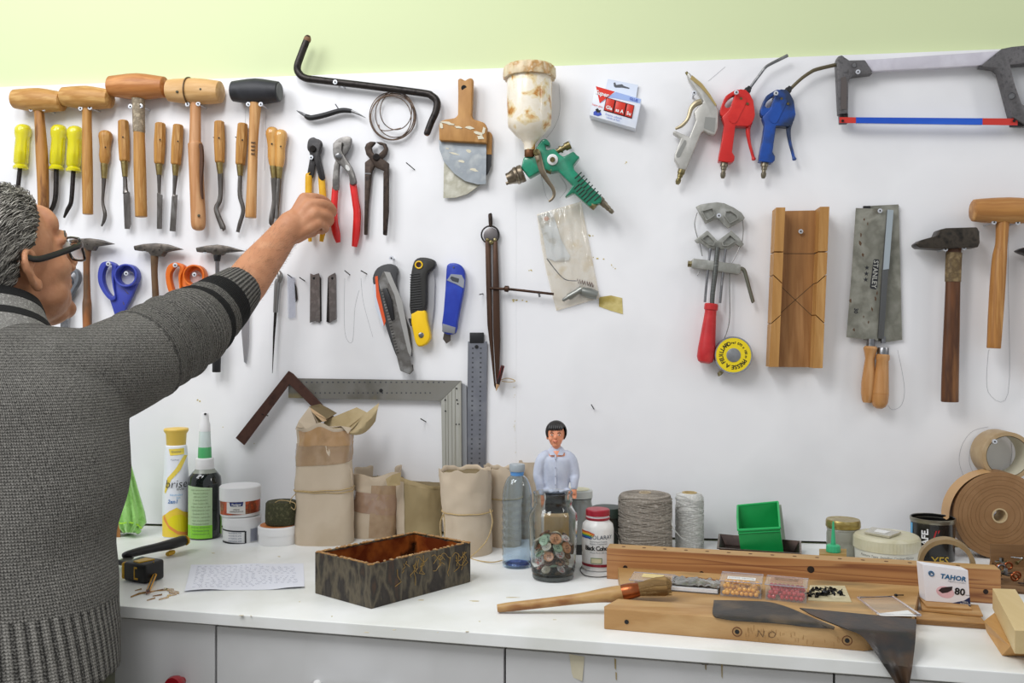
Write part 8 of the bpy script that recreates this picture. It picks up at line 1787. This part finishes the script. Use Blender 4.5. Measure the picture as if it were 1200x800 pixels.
# trousers and shoes
tr_ = MB(); torso(tr_, 0, [(122, 930, .19, .115), (124, 880, .205, .12), (125, 830, .208, .121), (125, 780, .204, .12)])
for s_ in (-1, 1): chain(tr_, [(pel+RT*.09*s_-UP*.05, .10), (pel+RT*.1*s_-UP*.14, .098), (V((pel.x, pel.y, .45))+RT*.105*s_, .078), (V((pel.x, pel.y, .09))+RT*.11*s_, .068)], 22)
part(MAN, 'trousers', remesh(tr_, .009, 5), mat('olive_cloth', '4c4d3c', .9, cols=['404133', '585944'], scale=40, bump=.4, bscale=500), smooth=180)
for s_ in (-1, 1):
    m = MB(); o = V((pel.x, pel.y, 0))+RT*.11*s_; chain(m, [(o+UP*.045-FW*.02, .045), (o+UP*.04+FW*.08, .042), (o+UP*.03+FW*.17, .03)], 16, flat=1); part(MAN, 'shoe', m, mat('shoe_leather', '2c2420', .5))
# hair
def zmin(y):
    T_b = [(-1, -.74), (-.5, -.72), (-.32, -.62), (-.22, -.12), (-.05, .03), (.02, .0), (.16, -.02), (.3, .22), (.5, .42), (.68, .62), (.78, .74), (1, 1.2)]
    for (a, b), (c, d) in zip(T_b, T_b[1:]):
        if a <= y <= c: return b+(d-b)*(y-a)/(c-a)
    return 2
SK = (0, -.012, .03)
def hpt(d, k=1.0):
    r = 1/math.sqrt((d.x/.077)**2+(d.y/.098)**2+(d.z/.092)**2)
    if d.z < -.2: r = max(r, .083)
    return Hd(SK[0]+d.x*r*k, SK[1]+d.y*r*k, SK[2]+d.z*r*k)
m = MB(); n1, n2 = 64, 48; idx = {}
for i in range(n2+1):
    for j in range(n1):
        th = math.pi*i/n2; ph = 6.2832*j/n1; d = V((math.sin(th)*math.cos(ph), math.sin(th)*math.sin(ph), math.cos(th)))
        idx[i, j] = len(m.v); m.v.append(hpt(d, 1.045+.03*max(0, d.z)))
for i in range(n2):
    for j in range(n1):
        th = math.pi*(i+.5)/n2; ph = 6.2832*(j+.5)/n1; d = V((math.sin(th)*math.cos(ph), math.sin(th)*math.sin(ph), math.cos(th)))
        if d.z > zmin(d.y): m.f.append((idx[i, j], idx[i+1, j], idx[i+1, (j+1) % n1], idx[i, (j+1) % n1]))
used = sorted({k for f_ in m.f for k in f_}); rm_ = {k: i for i, k in enumerate(used)}; m.v = [m.v[k] for k in used]; m.f = [tuple(rm_[k] for k in f_) for f_ in m.f]
hair = part(MAN, 'hair', m, mat('hair_base', '4a4742', .8, cols=['3b3935', '69655f'], scale=60, stretch=(1, 1, .2)), solid=.004, smooth=180)
rr = random.Random(77); cols_ = [('hair_dark', '4a4742'), ('hair_mid', '7d7972'), ('hair_light', 'c2beb5'), ('hair_grey', '9c978f')]
for nm, cc2 in cols_:
    m = MB()
    for i in range(1500):
        while True:
            d = V((rr.gauss(0, 1), rr.gauss(0, 1), rr.gauss(0, 1))).normalized()
            if d.z > zmin(d.y)+.02: break
        g = V((d.x*.3, -1.0, -.25-.9*max(0, -d.y))); g = (g-d*g.dot(d))
        if d.y > .3: g = V((.5 if d.x > 0 else -.35, -.75, .15)); g = g-d*g.dot(d)
        g.normalize(); g = (g+V((rr.gauss(0, .16), rr.gauss(0, .16), rr.gauss(0, .16)))).normalized(); L = rr.uniform(.018, .04); pts = []
        if d.z < 0: L *= .65
        lift = rr.uniform(.004, .010)+.006*max(0, d.z)
        for k in range(4):
            u = k/3; dd = (d+g*L*u/.09).normalized(); pts.append(hpt(dd, 1.05+(lift*math.sin(u*1.9)+.002)/.09*(1 if dd.z > zmin(dd.y)-.15 else .4)))
        m.tube(pts, [.0007, .0008, .0006, .00015], 3, caps=False)
    part(hair, 'hair_strands', m, mat(nm, cc2, .45), kind='stuff', smooth=180)
# eyebrows, eyes, glasses
for s_ in (-1, 1):
    m = MB(); frame_ell(m, HO, ax3, (.032*s_, .088, .008), (.012, .012, .012)); e = part(MAN, 'eye', m, mat('eye_white', 'd9d4cc', .2))
    m = MB(); frame_ell(m, HO, ax3, (.032*s_, .0975, .009), (.0055, .003, .0055), 14, 8); part(e, 'iris', m, mat('iris', '3a2c20', .2))
    m = MB(); chain(m, [(Hd(.016*s_, .1, .029), .002), (Hd(.034*s_, .097, .034), .0025), (Hd(.05*s_, .084, .028), .0015)], 8); part(MAN, 'eyebrow', m, mat('hair_dark', '3d3a36'))
GF = mat('glasses_black', '191716', .3, coat=.4)
m = MB()
for s_ in (-1, 1):
    o_ = [(.012, .018), (.05, .02), (.062, .016), (.063, -.008), (.056, -.019), (.024, -.02), (.013, -.012)]
    m.tube([Hd(x*s_, .113-.012*(x/.06)**2, z+.0) for x, z in spl(o_, 4, True)], .0021, 8, True)
m.tube([Hd(-.013, .113, .008), Hd(0, .116, .011), Hd(.013, .113, .008)], .002, 8); gl = part(MAN, 'glasses', m, GF)
for s_ in (-1, 1):
    m = MB(); q = [Hd(.062*s_, .1, .010), Hd(.076*s_, .088, .010), Hd(.083*s_, .04, .008), Hd(.085*s_, -.002, .008), Hd(.084*s_, -.02, .016)]
    m.tube([V(p) for p in spl([tuple(p) for p in q], 5)], .0052, 8, flat=.35, ref=hr); part(gl, 'temple_arm', m, GF)
    m = MB(); m.add([Hd(x*s_, .1125-.012*(x/.06)**2, z) for x, z in spl([(.013, .017), (.05, .019), (.061, .015), (.062, -.008), (.055, -.018), (.024, -.019), (.014, -.012)], 3, True)], [tuple(range(21))]); part(gl, 'lens', m, mat('lens_glass', 'eef4f6', .02, trans=1, ior=1.1, alpha=.5), smooth=0)
# ---------------------------------------------------------------- doll
yd = 1.735; k_ = yd/F
def DP(x, y, d=0): return P(x, y, yd+d*k_)
DOLL = thing('doll', 'male doll in light blue shirt and black trousers behind the button jar', 'doll', V((DP(652, 400).x, DP(652, 400).y, TOP)))
DS = mat('doll_skin', 'ea9c78', .4)
m = MB()
def dch(m, pts, seg=14, flat=1.0, n=2): return chain(m, [(DP(x, y, d), r*k_) for x, y, d, r in pts], seg, n=n, flat=flat)
def dell(m, x, y, d, rx, ry, rz): return m.ell(DP(x, y, d), rx*k_, ry*k_, rz*k_, 18, 14)
dell(m, 651.5, 508, 0, 10.4, 10.8, 12.5); dell(m, 651.3, 515, -1.5, 7.8, 8.2, 8.5); dell(m, 650.8, 521, -5.2, 3.6, 3.2, 3); dell(m, 650.8, 512.5, -10.6, 1.5, 2.2, 2.2)
dell(m, 646, 514, -5.5, 3.4, 3.4, 3.4); dell(m, 656, 514, -5.5, 3.4, 3.4, 3.4); dell(m, 650.8, 517.6, -9, 3, 1.6, 1.0)
for sx in (641.6, 661.2): dell(m, sx, 512, 1, 1.4, 2, 3)
dch(m, [(652, 520, 1, 5), (652, 530, 1, 5.4)]); dch(m, [(652, 538, 1, 14), (652, 560, 1, 12), (652, 578, 1, 11)], flat=.7)
for s_ in (-1, 1):
    hx, hy = ((633, 584) if s_ < 0 else (673, 577))
    sxx = 652+s_*15
    dch(m, [(sxx, 535, 1, 5), (652+s_*21, 556, 0, 3.8), (hx, hy-6, -4, 2.8), (hx, hy, -4, 3)])
    for i in range(4): dch(m, [(hx-1.8+1.3*i, hy+1, -4, .95), (hx-1.9+1.4*i, hy+4.5, -4.6, .8), (hx-1.6+1.2*i, hy+7.5-.5*abs(i-1.5), -5, .65)], 8)
    dch(m, [(hx-s_*2.4, hy-1, -4.4, 1), (hx-s_*3.6, hy+2.2, -5, .8)], 8)
    dch(m, [(652+s_*6, 582, 1, 7), (652+s_*8, 618, 1, 5.4), (652+s_*8.5, 654, 1, 3.6)])
part(DOLL, 'body', remesh(m, .0011, 2), DS, smooth=180)
m = MB()
dell(m, 651.8, 505.8, 1.2, 12.8, 12, 13.6)
hm = MB(); hm.merge(m)
keep = []
for f_ in hm.f:
    c = sum((hm.v[i] for i in f_), V((0, 0, 0)))/len(f_); d = (c-DP(651.8, 505.5, 1.2))/k_; fx, fy, fz = d.dot(RT), d.dot(FW), d.z
    if not (fy < -3.5 and fz < 3.6+.25*fx and abs(fx) < 10) and fz > -9: keep.append(f_)
hm.f = keep
dh = part(DOLL, 'hair', hm, mat('doll_hair', '242120', .4, bump=.3, bscale=300), solid=.0009, smooth=180)
m = MB(); 
for i in range(7): x = 644+2.4*i; dch(m, [(x+1, 498, -7.5, 1.6), (x, 502, -10, 1.4), (x-.6, 503.8, -10.4, .6)], 8)
part(dh, 'fringe', m, mat('doll_hair', '242120'))
for s_ in (-1, 1):
    m = MB(); dell(m, 651+s_*4.2, 509.6, -10.2, 1.5, .6, .7); e = part(DOLL, 'eye', m, mat('doll_eye', 'e8e4de', .3))
    m = MB(); dell(m, 651+s_*4.2, 509.6, -10.7, .7, .3, .7); part(e, 'iris', m, mat('iris', '3a2c20'))
    m = MB(); m.tube([DP(651+s_*2.4, 507.3, -10.8), DP(651+s_*4.5, 506.6, -10.6), DP(651+s_*6.2, 507.5, -9.6)], .45*k_, 6); part(DOLL, 'eyebrow', m, mat('doll_hair', '242120'))
m = MB(); m.tube([DP(648, 516.7, -10.3), DP(651, 517.8, -10.9), DP(654, 516.5, -10.3)], .5*k_, 6); part(DOLL, 'mouth', m, mat('doll_lip', 'a8503e', .4))
SHM = mat('doll_shirt', 'b9bfd0', .85, cols=['c6ccdb', 'a9b0c4'], scale=22, bump=.5, bscale=60)
m = MB(); dch(m, [(652, 532, 1, 11), (652, 537, 1, 17.5), (652, 548, 1, 18), (652, 562, 1, 15.5), (652, 573, 0, 14), (652, 579, 0, 13.4)], 24, flat=.62, n=3)
for s_ in (-1, 1):
    hx, hy = ((633, 584) if s_ < 0 else (673, 577))
    dch(m, [(652+s_*12, 533.5, 1, 6.5), (652+s_*17.5, 540, 1, 7.2), (652+s_*21.5, 556, 0, 6), (hx+s_*.3, hy-16, -3, 5.2), (hx, hy-7, -4, 4.2)], 16, n=3)
for i in range(5): dell(m, 640+6*i, 574+1.2*(i % 2), -2, 5, 8, 3)
sh2 = part(DOLL, 'shirt', remesh(m, .0015, 3), SHM, smooth=180)
m = MB()
for s_ in (-1, 1): m.prism([DP(652+s_*1, 533, -9.5), DP(652+s_*4.5, 526.5, -8), DP(652+s_*9.5, 528.5, -5), DP(652+s_*7.5, 533.2, -9.5)], [DP(652+s_*1, 533, -8.5), DP(652+s_*4.5, 526.5, -7), DP(652+s_*9.5, 528.5, -4), DP(652+s_*7.5, 533.2, -8.5)])
m.tube([DP(652+8*math.cos(t), 527.5, 1+8*math.sin(t)) for t in [.0, .5, 1, 1.57, 2.1, 2.6, 3.14]], 1.6*k_, 8); part(sh2, 'shirt_collar', m, SHM)
m = MB(); m.prism([DP(649.8, 532, -10.8), DP(651.8, 532, -10.8), DP(652, 577, -9.4), DP(650, 577, -9.4)], [DP(649.8, 532, -9.5), DP(651.8, 532, -9.5), DP(652, 577, -8), DP(650, 577, -8)]); part(sh2, 'placket', m, mat('placket', 'ccd2e2', .8), smooth=0)
m = MB()
for y in (538, 548, 558, 568): m.ell(DP(650.9, y, -11.3), .7*k_, .3*k_, .7*k_, 8, 6)
part(sh2, 'shirt_buttons', m, mat('shirt_button', '8e94a8', .3), kind='stuff')
m = MB(); dch(m, [(652, 576, 1, 13.8), (652, 590, 1, 13.6)], 20, flat=.75)
for s_ in (-1, 1): dch(m, [(652+s_*6, 588, 1, 8.6), (652+s_*8, 618, 1, 7.2), (652+s_*8.5, 651, 1, 6)], 16)
part(DOLL, 'trousers', remesh(m, .0015, 3), mat('doll_black_cloth', '131315', .9, bump=.4, bscale=300), smooth=180)
m = MB(); m.tube([DP(652+13.7*math.cos(t), 577.5, 1+10.4*math.sin(t)) for t in [i*.3307 for i in range(19)]], 1.1*k_, 6, True); part(DOLL, 'belt', m, mat('doll_belt', '4a5264', .6))
for s_ in (-1, 1): m = MB(); dch(m, [(652+s_*8.5, 655, 2, 3.2), (652+s_*9, 656, -9, 3)], 12); part(DOLL, 'shoe', m, BLACK)
